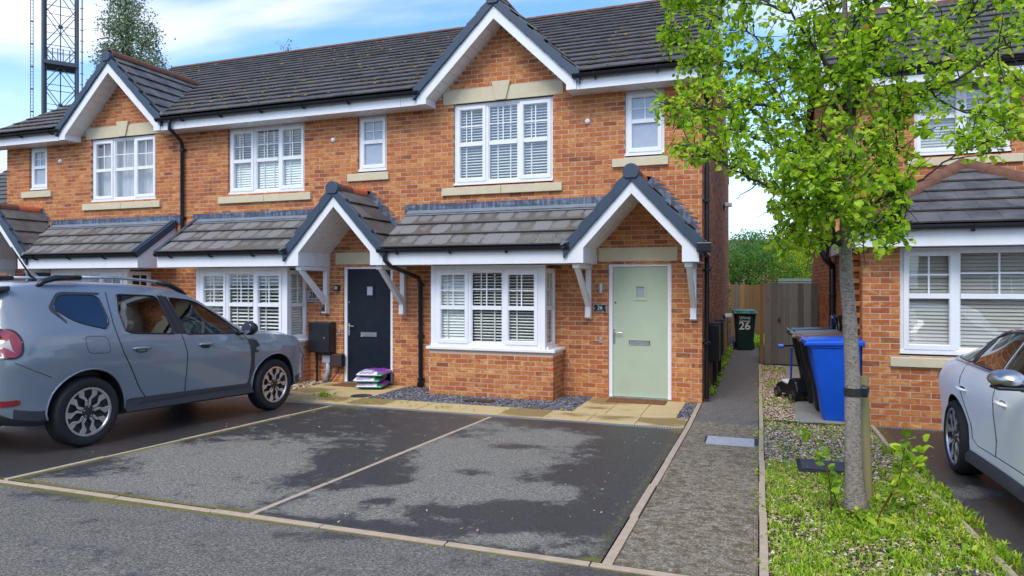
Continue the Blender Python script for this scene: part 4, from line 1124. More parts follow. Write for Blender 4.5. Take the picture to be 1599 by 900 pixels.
# compost bags
def bag(loc, rz, lab, seed):
    rd = random.Random(seed)
    o = thing('compost_bag', lab, 'bag', loc, rz, group='stacked compost bags')
    L, Wd, Hh = 0.48, 0.60, 0.118; nx, ny = 14, 18
    b = MB(); top = []; vs = []; fs = []
    ph = [rd.uniform(0,6) for _ in range(6)]
    for side in (1, -1):
        for i in range(nx+1):
            for j in range(ny+1):
                u, w = i/nx*2-1, j/ny*2-1
                e = max(0.0, (1-abs(u)**5))*max(0.0, (1-abs(w)**4))
                zz_ = Hh/2*(e**0.55) + (0.006*sin(u*9+ph[0]+w*4)+0.005*sin(w*11+ph[1]-u*5))*e
                vs.append((u*L/2*(1-0.03*w*w), w*Wd/2*(1-0.04*u*u), Hh/2 + side*zz_))
    off = (nx+1)*(ny+1)
    for i in range(nx):
        for j in range(ny):
            a = i*(ny+1)+j; fs.append((a, a+ny+1, a+ny+2, a+1)); a += off; fs.append((a, a+1, a+ny+2, a+ny+1))
    b.idx(vs, fs)
    for k, f in enumerate(b.f):
        c = [sum(b.v[i][q] for i in f)/len(f) for q in range(3)]
        if c[1] < -Wd/2+0.07: m = 2 if (c[2] < Hh*0.45 or c[0] > 0.12) else 1
        elif c[2] < Hh*0.35: m = 2
        elif c[1] < -0.08 and c[2] > Hh*0.8 and c[0] < 0.02: m = 1 if (k*7) % 3 else 2
        else: m = 0
        b.m[k] = m
    b.build('body', [M['purple'], M['bag_white'], M['bag_green']], o, smooth=True)
    q = MB()
    for s in (-1, 1): q.prism([(-L/2+.02,s*(Wd/2-.01),Hh/2-.002),(L/2-.02,s*(Wd/2-.01),Hh/2-.002),(L/2-.03,s*(Wd/2+.02),Hh/2-.006),(-L/2+.03,s*(Wd/2+.02),Hh/2-.006)], (0,0,0.003))
    q.build('seam', M['bag_white'], o)
    # flower shapes and lettering on the printed side
    for k in range(5):
        q = MB(); cxx = rd.uniform(0.02, 0.17); cyy = rd.uniform(-0.1, 0.24)
        q.lathe([(0.022,0.0),(0.016,0.006),(0,0.008)], (cxx, cyy, Hh-0.018), 'z', 6); q.build('flower_print', M['bag_white'] if k % 2 else M['redlamp'], o)
    text('COMPOST', 0.052, M['purple'], o, (-0.05, -Wd/2+.02, Hh*0.74), (radians(62), 0, 0), 'lettering', extr=0.004, bold=0.001)
    return o
bag((-6.24, 10.30, 0.010), radians(15), 'bottom compost bag of the stack at the navy door, purple and green', 1)
bag((-6.29, 10.28, 0.108), radians(17), 'middle compost bag of the stack at the navy door, sticking out to the left', 2)
bag((-6.23, 10.31, 0.206), radians(13), 'top compost bag of the stack at the navy door', 3)
# ================================================================ the house on the right (number 24)
HX0, HX1 = 1.24, 7.2
FY, UY = 9.70, 13.0
h24 = thing('detached_house', 'brick house on the right with a hipped tiled roof over its wide ground floor window', 'house', (0,0,0))
H = h24
# front projection
PX1 = 4.0
brick_wall(H, 'front_wall', (0,FY,0), (1,0,0), (0,-1,0), HX0, PX1, -0.15, 2.25, [(1.662, 3.80, 0.90, 2.25)], individual=300, phase=0.09)
brick_wall(H, 'projection_side_wall', (HX0,0,0), (0,1,0), (-1,0,0), FY+0.112, UY-0.0, -0.3, 2.25, (), individual=150)
brick_wall(H, 'projection_right_wall', (PX1,0,0), (0,1,0), (1,0,0), FY+0.112, UY-0.0, -0.3, 2.25, (), individual=0)
window(H, (1.666, FY+0.05, 0.93), 0, 2.13, 1.315, [(0.29,'sash'),(0.42,'fixed'),(0.29,'sash')], 0.545, 'slat_c', tilt=1.12, pitch=0.046, tapes=False, blind_gap=0.03)
sill(H, 1.55, 3.95, 0.765, 0.90, FY)
# upper storey
brick_wall(H, 'upper_wall', (0,UY,0), (1,0,0), (0,-1,0), HX0, HX1, -0.15, 5.20, [(2.435, 3.80, 3.89, 5.20), (1.4, 3.9, -0.2, 2.2)], individual=100, phase=0.03)
brick_wall(H, 'side_wall', (HX0,0,0), (0,1,0), (-1,0,0), UY+0.112, 18.6, -0.4, 5.20, (), individual=0)
URY, URZ, UEY, UEZ = 15.75, 7.35, 12.62, 5.30
UT = (URZ-UEZ)/(URY-UEY); UA = math.atan(UT)
brick_wall(H, 'side_gable_wall', (HX0,0,0), (0,1,0), (-1,0,0), UY+0.112, 18.6, 5.20, 7.3, (), [(-UT,1,UEZ-UEY*UT-0.1),(UT,1,URZ+URY*UT-0.1)], individual=0)
window(H, (2.439, UY+0.05, 3.93), 0, 1.357, 1.25, [(0.5,'sash'),(0.5,'sash')], 0.5, 'slat_c', tilt=1.1, tapes=False)
sill(H, 2.33, 3.95, 3.74, 3.89, UY)
s = MB(); s.box(HX0, HX1, 18.35, 18.6, -0.1, 5.2); s.box(HX1-.25, HX1, UY+.26, 18.34, -0.1, 5.2); s.build('rear_wall', M['mortar'], H)
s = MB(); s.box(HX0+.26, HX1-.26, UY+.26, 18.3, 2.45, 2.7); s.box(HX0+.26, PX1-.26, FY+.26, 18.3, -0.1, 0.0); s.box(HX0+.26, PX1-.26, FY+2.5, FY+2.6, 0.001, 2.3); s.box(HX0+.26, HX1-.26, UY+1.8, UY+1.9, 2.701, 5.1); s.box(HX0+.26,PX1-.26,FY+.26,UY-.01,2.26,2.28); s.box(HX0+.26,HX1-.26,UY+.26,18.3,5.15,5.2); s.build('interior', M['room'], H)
UX0 = HX0-0.16
roof_tiles(H, (UX0, UEY-0.02, UEZ+0.01), (1,0,0), (0,cos(UA),sin(UA)), HX1+.2-UX0, hypot(URY-UEY, URZ-UEZ), (), False, 'tile_main')
q = MB(); q.prism([(UX0,UEY+.03,UEZ-.02),(UX0,URY,URZ-.03),(UX0,19.0,URZ-(19.0-URY)*UT-.03),(UX0,19.0,URZ-(19.0-URY)*UT-.13),(UX0,URY,URZ-.13),(UX0,UEY+.03,UEZ-.12)], (HX1+.2-UX0,0,0)); q.build('roof_deck', M['slotdark'], H)
ridge_tiles(H, (UX0, URY, URZ-0.02), (HX1+.2, URY, URZ-0.02))
q = MB(); q.box(UX0-.02, HX1+.2, UEY+.04, UEY+.06, 5.06, 5.28); q.build('fascia', M['fascia'], H)
q = MB(); q.box(UX0-.02, HX1+.2, UEY+.061, UY-.001, 5.062, 5.072); q.build('soffit', M['soffit'], H)
q = MB(); q.prism([(UX0-.02,UEY+.04,UEZ-.2),(UX0-.02,URY,URZ-.2),(UX0-.02,URY,URZ),(UX0-.02,UEY+.04,UEZ)], (-0.02,0,0)); q.build('barge_board', M['fascia'], H)
gutter(H, (UX0-.03, UEY-.02, 5.31), (HX1+.2, UEY-.02, 5.31))
# hipped roof over the projection
EX0, EX1, EYF, EZL, PT = 1.10, 4.14, 9.36, 2.50, tan(radians(30))
hw = (EX1-EX0)/2; AZ = EZL+hw*PT; ac = 30
a_ = radians(30); c_, s_ = cos(a_), sin(a_)
roof_tiles(H, (EX0, EYF, EZL), (1,0,0), (0,c_,s_), EX1-EX0, hw/c_, [(-1, c_, 0), (1, c_, EX1-EX0)], True, 'tile', ga=0.30, tw=0.31, lap=0.05)
roof_tiles(H, (EX0, UY, EZL), (0,-1,0), (c_,0,s_), UY-EYF, hw/c_, [(1, c_, UY-EYF)], True, 'tile', ga=0.30, tw=0.31, lap=0.05)
roof_tiles(H, (EX1, EYF, EZL), (0,1,0), (-c_,0,s_), UY-EYF, hw/c_, [(-1, c_, 0)], False, 'tile', ga=0.30, tw=0.31, lap=0.05)
ap = Vector(((EX0+EX1)/2, EYF+hw, AZ))
q = MB()
for poly, nn in (([(EX0+.03,EYF+.03,EZL),(EX1-.03,EYF+.03,EZL),tuple(ap)], (0,s_,-c_)), ([(EX0+.03,UY,EZL),(EX0+.03,EYF+.03,EZL),tuple(ap),(ap.x,UY,AZ)], (s_,0,-c_)), ([(EX1-.03,EYF+.03,EZL),(EX1-.03,UY,EZL),(ap.x,UY,AZ),tuple(ap)], (-s_,0,-c_))):
    q.prism([Vector(p)+Vector((0,0,-0.0)) for p in poly], Vector(nn)*0.03)
q.build('roof_deck', M['slotdark'], H)
up = Vector((0,0,0.035))
ridge_tiles(H, Vector((EX0,EYF,EZL))+up, ap+up, r=0.10); ridge_tiles(H, Vector((EX1,EYF,EZL))+up, ap+up, r=0.10)
ridge_tiles(H, ap+up, Vector((ap.x, UY, AZ))+up, r=0.10)
q = MB(); q.box(EX0+.02, EX1-.02, EYF+.04, EYF+.06, 2.25, 2.47); q.box(EX0+.02, EX0+.04, EYF+.0605, UY, 2.25, 2.47); q.box(EX1-.04, EX1-.02, EYF+.0605, UY, 2.25, 2.47); q.build('fascia', M['fascia'], H)
q = MB(); q.box(EX0+.041, EX1-.041, EYF+.061, FY-.001, 2.252, 2.262); q.box(EX0+.041, HX0-.001, FY, UY, 2.252, 2.262); q.build('soffit', M['soffit'], H)
gutter(H, (EX0-.02, EYF-.02, 2.50), (EX1, EYF-.02, 2.50)); gutter(H, (EX0-.02, UY, 2.50), (EX0-.02, EYF-.02, 2.50))
pipe(H, [(1.04,13.35,2.62),(1.04,13.35,2.42),(1.10,13.1,2.22),(1.18,12.85,2.10),(1.18,12.82,1.95),(1.18,12.82,0.05)], r=0.05, clips=[(1.18,12.82,1.6)])
q = MB(); q.tube([(1.10,UY-.3,2.44),(1.12,UY-.25,2.2),(1.18,12.83,2.05)],0.035,10); q.build('downpipe', M['black'], H)
step = MB()

# EV charger with cable on the side wall
ev = thing('car_charger', 'black wall charger with a coiled blue and black cable beside the downpipe', 'charger', (HX0, 12.1, 1.10))
q = MB(); q.box(-0.13,0,-0.13,0.13,-0.2,0.2); q.build('body', M['blackmatt'], ev, bevel=0.02)
q = MB(); q.box(-0.145,-0.131,-0.11,0.11,-0.18,0.18); q.build('cover', M['grey_pvc'], ev, bevel=0.01)
q = MB(); q.tube([(-0.08, -0.32+0.20*cos(t), -0.08+0.27*sin(t)) for t in [i*2*pi/16 for i in range(17)]], 0.022, 8, False); q.tube([(-0.11, -0.33+0.16*cos(t), -0.12+0.22*sin(t)) for t in [i*2*pi/16 for i in range(17)]], 0.020, 8, False); q.build('cable', M['black'], ev, smooth=True)
q = MB(); q.tube([(-0.15, -0.30+0.15*cos(t), -0.05+0.22*sin(t)) for t in [i*2*pi/32 for i in range(11)]], 0.014, 8, True); q.build('blue_cable', M['toy_blue'], ev, smooth=True)

# ================================================================ bins
def wheelie(loc, rz, body, lid, label, group=None, h=1.07, w=0.58, d=0.66):
    o = thing('wheelie_bin', label, 'bin', loc, rz, group=group)
    # front faces -y ; back (wheels, handle) +y
    b = MB(); n = 0
    prof = [(0.0,0.40,0.44),(0.05,0.42,0.46),(0.55,0.48,0.53),(h-0.13,0.54,0.60),(h-0.12,0.57,0.63),(h-0.06,0.57,0.63)]
    rings = []
    for z, ww, dd in prof:
        r = 0.05; pts = []
        y1 = 0.30; y0 = y1 - dd
        for cx_, cy_, a0 in ((ww/2-r, y1-r, 0), (-ww/2+r, y1-r, pi/2), (-ww/2+r, y0+r, pi), (ww/2-r, y0+r, 1.5*pi)):
            for k in range(4):
                a = a0 + pi/2*k/3; pts.append((cx_+r*cos(a), cy_+r*sin(a), z+0.02))
        rings.append(pts)
    N = len(rings[0]); vs = [p for rr in rings for p in rr]; fs = [tuple(range(N-1,-1,-1))]
    for i in range(len(rings)-1):
        for k in range(N): fs.append((i*N+k, i*N+(k+1) % N, (i+1)*N+(k+1) % N, (i+1)*N+k))
    fs.append(tuple((len(rings)-1)*N+k for k in range(N)))
    b.idx(vs, fs); b.build('body', body, o, sharp=35)
    # moulded ribs on the front
    q = MB()
    for x in (-0.16, 0.16): q.prism([(x-.02,-0.135,0.10),(x+.02,-0.135,0.10),(x+.02,-0.302,h-0.14),(x-.02,-0.302,h-0.14)], (0,-0.012,0.0))
    q.build('rib', body, o)
    # lid
    l = MB(); z = h-0.035
    y0, y1, w2 = -0.385, 0.33, w/2+0.02
    l.idx([(-w2,y0,z-.045),(w2,y0,z-.045),(w2,y1,z-.03),(-w2,y1,z-.03),(-w2,y0+.01,z),(w2,y0+.01,z),(w2,y1,z+.03),(-w2,y1,z+.03),(-w2+.06,y0+.07,z+.035),(w2-.06,y0+.07,z+.035),(w2-.06,y1-.07,z+.065),(-w2+.06,y1-.07,z+.065)],
          [(3,2,1,0),(0,1,5,4),(1,2,6,5),(2,3,7,6),(3,0,4,7),(4,5,9,8),(5,6,10,9),(6,7,11,10),(7,4,8,11),(8,9,10,11)])
    ld = l.build('lid', lid, o, bevel=0.012)
    q = MB()
    for x in (-0.17, 0.17):
        q.tube([(x-.05,y0+.03,z+.02),(x-.05,y0-.005,z+.03),(x+.05,y0-.005,z+.03),(x+.05,y0+.03,z+.02)], 0.011, 8)
    q.build('grip', lid, ld)
    q = MB(); q.tube([(-0.2,0.33,z-.03),(-0.2,0.37,z+.0),(0.2,0.37,z+.0),(0.2,0.33,z-.03)], 0.014, 8); q.build('handle', body, o, smooth=True)
    for s in (-1, 1):
        q = MB(); q.lathe([(0.0,-0.03),(0.085,-0.03),(0.10,-0.02),(0.10,0.02),(0.085,0.03),(0.0,0.03)], (s*0.245,0.24,0.10), 'x', 20); wh = q.build('wheel', M['blackmatt'], o, sharp=40)
        q = MB(); q.lathe([(0.0,-0.038),(0.05,-0.034),(0.055,-0.03),(0.055,0.03),(0.05,0.034),(0,0.038)], (s*0.245,0.24,0.10), 'x', 14); q.build('hub', body, wh, sharp=40)
    return o
b26 = wheelie((-0.36, 19.6, -0.0), radians(6), M['green_bin'], M['green_lid'], 'dark green wheelie bin with a white number 26 at the far end of the path')
text('26', 0.30, M['print_w'], b26, (-0.02,-0.262,0.66), (radians(100),0,0), 'number', bold=0.006)
text('Wirral', 0.105, M['print_w'], b26, (-0.02,-0.318,0.885), (radians(100),0,0), 'lettering', bold=0.001)
text('Council', 0.085, M['print_w'], b26, (-0.02,-0.30,0.80), (radians(100),0,0), 'lettering', bold=0.001)
# neighbour's bins: fronts face the path (-X)
wheelie((0.94, 9.98, 0.0), -pi/2, M['blue_bin'], M['blue_bin'], 'bright blue wheelie bin, nearest of the bins beside the right house')
wheelie((0.90, 10.62, 0.0), -pi/2+.02, M['black'], M['brown_lid'], 'black wheelie bin with a brown lid directly behind the blue bin')
wheelie((0.85, 11.28, 0.0), -pi/2-.03, M['black'], M['sage_lid'], 'black wheelie bin with a grey green lid behind the brown lidded bin')
wheelie((0.82, 11.95, 0.0), -pi/2, M['black'], M['black'], 'all black wheelie bin, last and hindmost of the row of bins')

# toys beside the bins
sc_ = thing('kick_scooter', 'small blue and black child scooter leaning behind the bins', 'scooter', (0.50, 12.25, 0), radians(-95))
q = MB(); q.tube([(0.0,0,0.12),(0.10,0.02,0.75)], 0.016, 8); q.build('stem', M['toy_blue'], sc_)
q = MB(); q.tube([(0.02,-0.15,0.76),(0.10,0.02,0.78),(0.18,0.16,0.76)], 0.016, 8); q.build('handlebar', M['black'], sc_)
for p in ((0.02,-0.15,0.76),(0.18,0.16,0.76)):
    q = MB(); q.lathe([(0,-.05),(.035,-.04),(.035,.04),(0,.05)], p, 'y', 10); q.build('grip', M['toy_blue'], sc_)
q = MB(); q.box(-0.5,0.0,-0.055,0.055,0.08,0.10); q.build('deck', M['black'], sc_, bevel=0.01)
for x in (0.02, -0.5):
    q = MB(); q.lathe([(0,-.02),(.06,-.02),(.07,0),(.06,.02),(0,.02)], (x,0,0.07), 'y', 16); q.build('wheel', M['toy_blue'], sc_, sharp=40)
ty = thing('ride_on_toy', 'black and white ride-on toy car lying by the bins', 'toy', (0.50, 11.45, 0), radians(-65)); ty.scale = (.9,.9,.9)
q = MB()
q.prism([(-0.36,-0.13,0.10),(-0.38,-0.13,0.22),(-0.22,-0.13,0.30),(0.02,-0.13,0.27),(0.12,-0.13,0.40),(0.30,-0.13,0.36),(0.36,-0.13,0.20),(0.34,-0.13,0.10)], (0,0.26,0)); q.build('body', M['black'], ty, bevel=0.03)
q = MB(); q.prism([(-0.34,-0.10,0.25),(-0.20,-0.10,0.335),(0.03,-0.10,0.30),(0.0,-0.10,0.26)], (0,0.20,0)); q.build('seat', M['bag_white'], ty, bevel=0.02)
for x in (-0.26, 0.24):
    for s in (-1, 1):
        q = MB(); q.lathe([(0,-.03),(.09,-.03),(.10,0),(.09,.03),(0,.03)], (x, s*0.14, 0.10), 'y', 18); wh = q.build('wheel', M['blackmatt'], ty, sharp=40)
        q = MB(); q.lathe([(0,-.036),(.045,-.033),(.05,.033),(0,.036)], (x, s*0.14, 0.10), 'y', 12); q.build('hub', M['steel'], wh, sharp=40)

# ================================================================ fences and gate
def boards(parent, x0, x1, y, z0, z1, mat, w=0.125, along='x', jit=0.006, dz=0.0):
    k = 0; x = x0
    while x < x1-0.02:
        e = min(x+w-0.004, x1); d = random.uniform(-jit, jit); t = z1 + random.uniform(-dz, dz)
        q = MB()
        if along == 'x': q.box(x, e, y-0.01+d, y+0.012+d, z0, t)
        else: q.box(y-0.01+d, y+0.012+d, x, e, z0, t)
        q.build('board', M[mat], parent, bevel=0.002); x += w; k += 1
gt = thing('garden_gate', 'tall weathered grey board gate between the path and the right house', 'gate', (0, 0, 0))
boards(gt, 0.12, 1.20, 16.15, 0.03, 1.81, 'wood_grey', w=0.135)
q = MB(); q.box(0.02, 0.10, 16.10, 16.20, 0.0, 1.83); q.build('post', M['wood_brown'], gt)
for bb_ in ((0.12, 1.20, 16.17, 16.21, 0.3, 0.39),(0.12, 1.20, 16.17, 16.21, 1.4, 1.49),(0.10, 1.22, 16.13, 16.20, 1.832, 1.85)):
    q = MB(); q.box(*bb_); q.build('rail', M['wood_grey'], gt)
q = MB(); q.tube([(0.42+0.03*cos(a), 16.12, 1.0+0.03*sin(a)) for a in [i*pi/6 for i in range(13)]], 0.006, 6, False); q.box(.41,.43,16.115,16.13,.99,1.06); q.build('ring_handle', M['black'], gt)
fb = thing('garden_fence', 'brown vertical board fence at the end of the back garden', 'fence', (0, 0, 0))
boards(fb, -0.9, 1.9, 24.5, -0.1, 1.76, 'wood_brown', w=0.15, dz=0.01)
for z_ in (.3, 1.3):
    q = MB(); q.box(-0.9, 1.9, 24.52, 24.56, z_, z_+.1); q.build('rail', M['wood_brown'], fb)
fg = thing('side_gate', 'grey painted gate standing open beside the green bin', 'gate', (0, 0, 0))
boards(fg, 20.35, 21.6, -0.62, 0.02, 1.85, 'wood_grey', w=0.14, along='y')
fg_mat = plain('grey_painted_board', (0.19,0.22,0.25), 0.7, var=0.3)
for c in fg.children: c.data.materials[0] = fg_mat
fr_ = thing('trellis_fence', 'pale green slatted fence top behind the grey gate', 'fence', (0,0,0))
boards(fr_, 0.55, 2.2, 22.0, 0.0, 1.95, 'wood_grey', w=0.10)
tm = plain('pale_green_slat', (0.22,0.30,0.27), 0.7, var=0.3)
for c in fr_.children: c.data.materials[0] = tm
# ================================================================ ground
def px(X, Y, Z):
    s_, c_ = sin(radians(19.8)), cos(radians(19.8)); d = -X*s_ + Y*c_
    if d < 0.3: return (-9999, -9999)
    return (800+1070*(X*c_+Y*s_)/d, 443-1070*(Z-1.8)/d)
def sheet(name, x0, x1, y0, y1, dz, step, mat, wet=None, moss=None, kind='structure', rough=0.0):
    nx, ny = max(1, int(round((x1-x0)/step))), max(1, int(round((y1-y0)/step)))
    vs, fs, wv, mv = [], [], [], []
    for j in range(ny+1):
        for i in range(nx+1):
            x, y = x0+(x1-x0)*i/nx, y0+(y1-y0)*j/ny; z = ground(y)+dz
            vs.append((x, y, z + (random.uniform(-rough, rough) if rough else 0)))
            if wet: wv.append(wet(x, y, z))
            if moss: mv.append(moss(x, y, z))
    for j in range(ny):
        for i in range(nx):
            a = j*(nx+1)+i; fs.append((a, a+1, a+nx+2, a+nx+1))
    me = bpy.data.meshes.new(name); me.from_pydata(vs, [], fs); me.materials.append(mat)
    for nm, v in (('wet', wv), ('moss', mv)):
        if v: at = me.attributes.new(nm, 'FLOAT', 'POINT'); at.data.foreach_set('value', v)
    return put(name, me, None, kind=kind)
# the far ground with the slope of the road in front
q = MB()
ys = [-400, -0.5, 8.7, 700]; xs_ = [-500, 500]
for a, b in zip(ys[:-1], ys[1:]):
    q.face([(-500, a, ground(a)-0.035), (500, a, ground(a)-0.035), (500, b, ground(b)-0.035), (-500, b, ground(b)-0.035)])
q.build('ground', plain('garden_earth', (0.07,0.075,0.05), 0.95, var=0.5, scale=0.8, spec=0.1), None, kind='structure')

def ell(u, v, blobs):
    t = 0.0
    for (cx_, cy_, rx, ry, a) in blobs:
        d = ((u-cx_)/rx)**2 + ((v-cy_)/ry)**2
        if d < 6: t += a*math.exp(-d*1.1)
    return t
DRY26 = [(720,745,75,40,-1.15),(840,685,95,16,-1.2),(800,718,110,20,-1.0),(700,705,60,22,-0.8),(860,770,60,14,-1.0),(770,765,90,16,-1.0),(560,780,110,22,-1.0),(480,795,60,12,-0.8),(640,760,60,14,-0.7),(800,842,170,16,-0.75),(640,808,90,14,-0.5),(760,664,50,9,-0.6),(900,862,70,12,-0.6),
         (730,738,36,10,1.0),(615,752,34,8,0.9),(595,782,30,8,0.9),(800,697,45,6,0.9),(700,800,60,8,0.5)]
DRY28 = [(420,720,80,26,-0.85),(300,725,120,30,-0.75),(150,755,120,14,-0.8),(350,775,120,18,-0.8),(480,690,90,14,-0.35),(230,700,60,14,-0.4),(520,715,40,14,0.4)]
def wet_drive(x, y, z):
    u, v = px(x, y, z)
    if x > -3.37: return 1.0 + ell(u, v, DRY26)
    if x > -5.9: return 0.80 + ell(u, v, DRY28)
    return 1.0 + ell(u, v, [(60,655,110,16,-1.2),(60,735,90,10,-0.2)])
def moss_drive(x, y, z):
    m = 0.0
    m += 0.60*math.exp(-((y-3.94)/0.055)**2)*(1.0 if x < -3.6 else 0.7)
    m += 0.60*math.exp(-((x+5.87)/0.06)**2) + 0.22*math.exp(-((x+5.6)/0.22)**2)
    m += 0.28*math.exp(-((x+3.46)/0.25)**2)*(1 if x < -3.38 else 0.4)
    m += 0.30*math.exp(-((y-8.50)/0.12)**2) + 0.35*math.exp(-((x+0.92)/0.10)**2)
    m += 0.18*math.exp(-((x+4.6)/0.8)**2-((y-4.1)/0.5)**2)
    return m
sheet('driveway', -11.8, -0.872, 3.945, 8.575, 0.004, 0.045, M['drive'], wet_drive, moss_drive)
def wet_road(x, y, z):
    u, v = px(x, y, z); return 0.0 + ell(u, v, [(960,885,110,22,0.9),(120,770,80,10,0.7),(560,835,160,8,0.5),(50,900,60,30,-.2)])
def moss_road(x, y, z):
    return 0.62*math.exp(-((y-3.86)/0.06)**2)*(1 if x < -3.0 else 0.7) + 0.25*math.exp(-((x+4.7)/0.7)**2-((y-3.75)/0.25)**2)
sheet('road', -30, 24, -12, 2.4, 0.0, 0.6, M['road'])
sheet('pavement', -16, 6, 2.4, 3.865, 0.002, 0.08, M['road'], wet_road, moss_road)
sheet('path', -0.795, -0.004, 3.945, 9.2, 0.004, 0.2, M['path'])
sheet('path', -0.795, -0.004, 9.2, 21.5, 0.004, 0.3, M['path_back'])
sheet('garden_path', 0.46, 1.235, 9.62, 16.1, 0.004, 0.3, M['slab_grey'])
def wet24(x, y, z):
    u, v = px(x, y, z); return 0.9 + ell(u, v, [(1500,770,120,14,-0.9),(1520,850,60,20,-0.3)])
sheet('driveway', 1.36, 7.0, 3.0, 9.60, 0.004, 0.08, M['drive24'], wet24, lambda x,y,z: 0.5*math.exp(-((x-1.4)/0.12)**2))
sheet('flower_bed', 0.055, 1.305, 3.0, 9.6, 0.012, 0.06, M['soil'], rough=0.006)
sheet('gravel_strip', 0.055, 0.46, 9.6, 16.1, 0.006, 0.1, M['soil'], rough=0.004)
sheet('back_garden', -3.0, 3.5, 21.5, 40.0, 0.0, 1.0, M['soil'])
sheet('house_bed', -16.0, -0.872, 8.76, 10.66, -0.012, 0.3, M['soil'])

# concrete edgings, laid stone by stone
def edging_run(a, b, w=0.05, L=0.9, dz=0.006, name='edging', h=0.12):
    """a,b: (x,y)"""
    ax, ay = a; bx_, by_ = b; D = hypot(bx_-ax, by_-ay); n = max(1, round(D/L))
    root = put(name, None, None, (ax, ay, ground(ay)), kind='structure')
    tx, ty = (bx_-ax)/D, (by_-ay)/D; nx, ny = -ty*w/2, tx*w/2
    for i in range(n):
        t0, t1 = D*i/n+0.004, D*(i+1)/n-0.004
        j = random.uniform(-.004,.004); jz = random.uniform(-.002,.004)
        p0, p1 = (tx*t0+ny*0+j*ty, ty*t0+j*tx), (tx*t1+j*ty, ty*t1+j*tx)
        z0, z1 = ground(ay+p0[1])-ground(ay)+dz+jz, ground(ay+p1[1])-ground(ay)+dz+jz
        q = MB()
        top = [(p0[0]-nx,p0[1]-ny,z0),(p1[0]-nx,p1[1]-ny,z1),(p1[0]+nx,p1[1]+ny,z1),(p0[0]+nx,p0[1]+ny,z0)]
        q.prism(top, (0,0,-h)); q.build('edging_stone', M['edging'], root, bevel=0.004)
    return root
edging_run((-12.0, 3.905), (0.0, 3.905), w=0.055)
edging_run((-5.905, 3.94), (-5.905, 8.57)); edging_run((-3.385, 3.94), (-3.385, 8.57))
edging_run((-0.835, 3.94), (-0.835, 10.62), w=0.06)
edging_run((0.027, 2.6), (0.027, 16.0), w=0.05, dz=0.035)
edging_run((1.333, 2.6), (1.333, 9.58), w=0.05, dz=0.03)
# channel drains
def channel(x0, x1, y, w=0.11, dz=0.008):
    r = put('drain_channel', None, None, (x0, y, ground(y)), kind='structure')
    L = x1-x0; q = MB(); q.box(0, L, -w/2, -w/2+0.014, -0.05, dz); q.box(0, L, w/2-0.014, w/2, -0.05, dz); q.build('channel_edge', M['steel'], r)
    q = MB(); q.box(0, L, -w/2+0.014, w/2-0.014, -0.05, -0.02); q.build('channel_base', M['slotdark'], r)
    q = MB(); x = 0.0
    while x < L-0.02: q.box(x, x+0.014, -w/2+.014, w/2-.014, -0.012, dz-0.002); x += 0.034
    q.build('grating_bars', M['grey_pvc'], r, kind='stuff')
channel(-11.9, -0.872, 8.635); channel(1.36, 4.4, 9.645, 0.09)
# buff slabs
pv = put('paving', None, None, (0,0,0), kind='structure')
def slab(x0, x1, y0, y1, m='slab', th=0.04, parent=None, z=0.0):
    q = MB(); a, b = (x1-x0)/2-0.004, (y1-y0)/2-0.004; q.box(-a, a, -b, b, -th, 0.0)
    o = q.build('paving_slab', M[m], parent or pv, bevel=0.003, loc=((x0+x1)/2, (y0+y1)/2, z+0.012+random.uniform(-.002,.002))); return o
x = -0.872-0.615
slab(-1.487, -0.872, 8.70, 9.315)
while x > -12: slab(x-0.62, x, 8.70, 9.315); x -= 0.62
for a, b in ((-2.46,-1.985),(-1.985,-1.507),(-1.507,-1.03)):
    slab(a, b, 9.32, 9.93); slab(a, b, 9.935, 10.62)
for a, b in ((-7.35,-6.74),(-6.74,-6.13)):
    slab(a, b, 9.32, 9.96); slab(a, b, 9.965, 10.62)
slab(-6.13, -5.75, 9.32, 9.96); slab(-6.13,-5.75,9.965,10.62)
for k in range(10): slab(0.50, 1.20, 9.63+k*0.62, 9.63+(k+1)*0.62, 'slab_grey', z=0.002)

# loose stone: slate chips, pale gravel
def stones(name, label, polys, n, size, mat, z=0.0, seed=1, flat=0.5, reject=None):
    rd = np.random.default_rng(seed); m = MB()
    areas = [(p[1]-p[0])*(p[3]-p[2]) for p in polys]; tot = sum(areas)
    for p, ar in zip(polys, areas):
        for _ in range(int(n*ar/tot)):
            x, y = rd.uniform(p[0], p[1]), rd.uniform(p[2], p[3])
            if reject and reject(x, y): continue
            s = size*rd.uniform(0.5, 1.3); a = rd.uniform(0, 6.28); zz = ground(y)+z+rd.uniform(0, size*0.5)
            e = [Vector((rd.normal(), rd.normal(), rd.normal()*flat)).normalized() for _ in range(1)]
            ux = Vector((cos(a), sin(a), rd.uniform(-.4,.4)))*s; uy = Vector((-sin(a), cos(a), rd.uniform(-.4,.4)))*s*rd.uniform(.5,.9); uz = Vector((rd.uniform(-.2,.2), rd.uniform(-.2,.2), 1))*s*flat
            c = Vector((x, y, zz)); m.rnd = rd.uniform(0.001, 1)
            m.idx([c+ux*.5+uy*.3, c-ux*.2+uy*.55, c-ux*.55-uy*.1, c+ux*.1-uy*.5, c+uz*.5+ux*.15, c+uz*.45-ux*.2], [(0,1,4),(1,5,4),(1,2,5),(2,3,5),(3,4,5),(3,0,4)])
    o = m.build(name, M[mat], None); o['kind'] = 'stuff'; o['label'] = label; return o
inbay = lambda x, y: (-5.08 < x < -2.93 and y > 10.04)
stones('slate_chippings', 'blue grey slate chippings round the brick bay', [(-5.75,-2.46,9.31,10.64),(-1.03,-0.87,9.32,10.62)], 13000, 0.042, 'slate', -0.008, 3, 0.45, inbay)
stones('pale_gravel', 'pale gravel along the wall under the black cabinet', [(-11.5,-7.35,9.31,10.64)], 5000, 0.045, 'gravel', -0.008, 4)
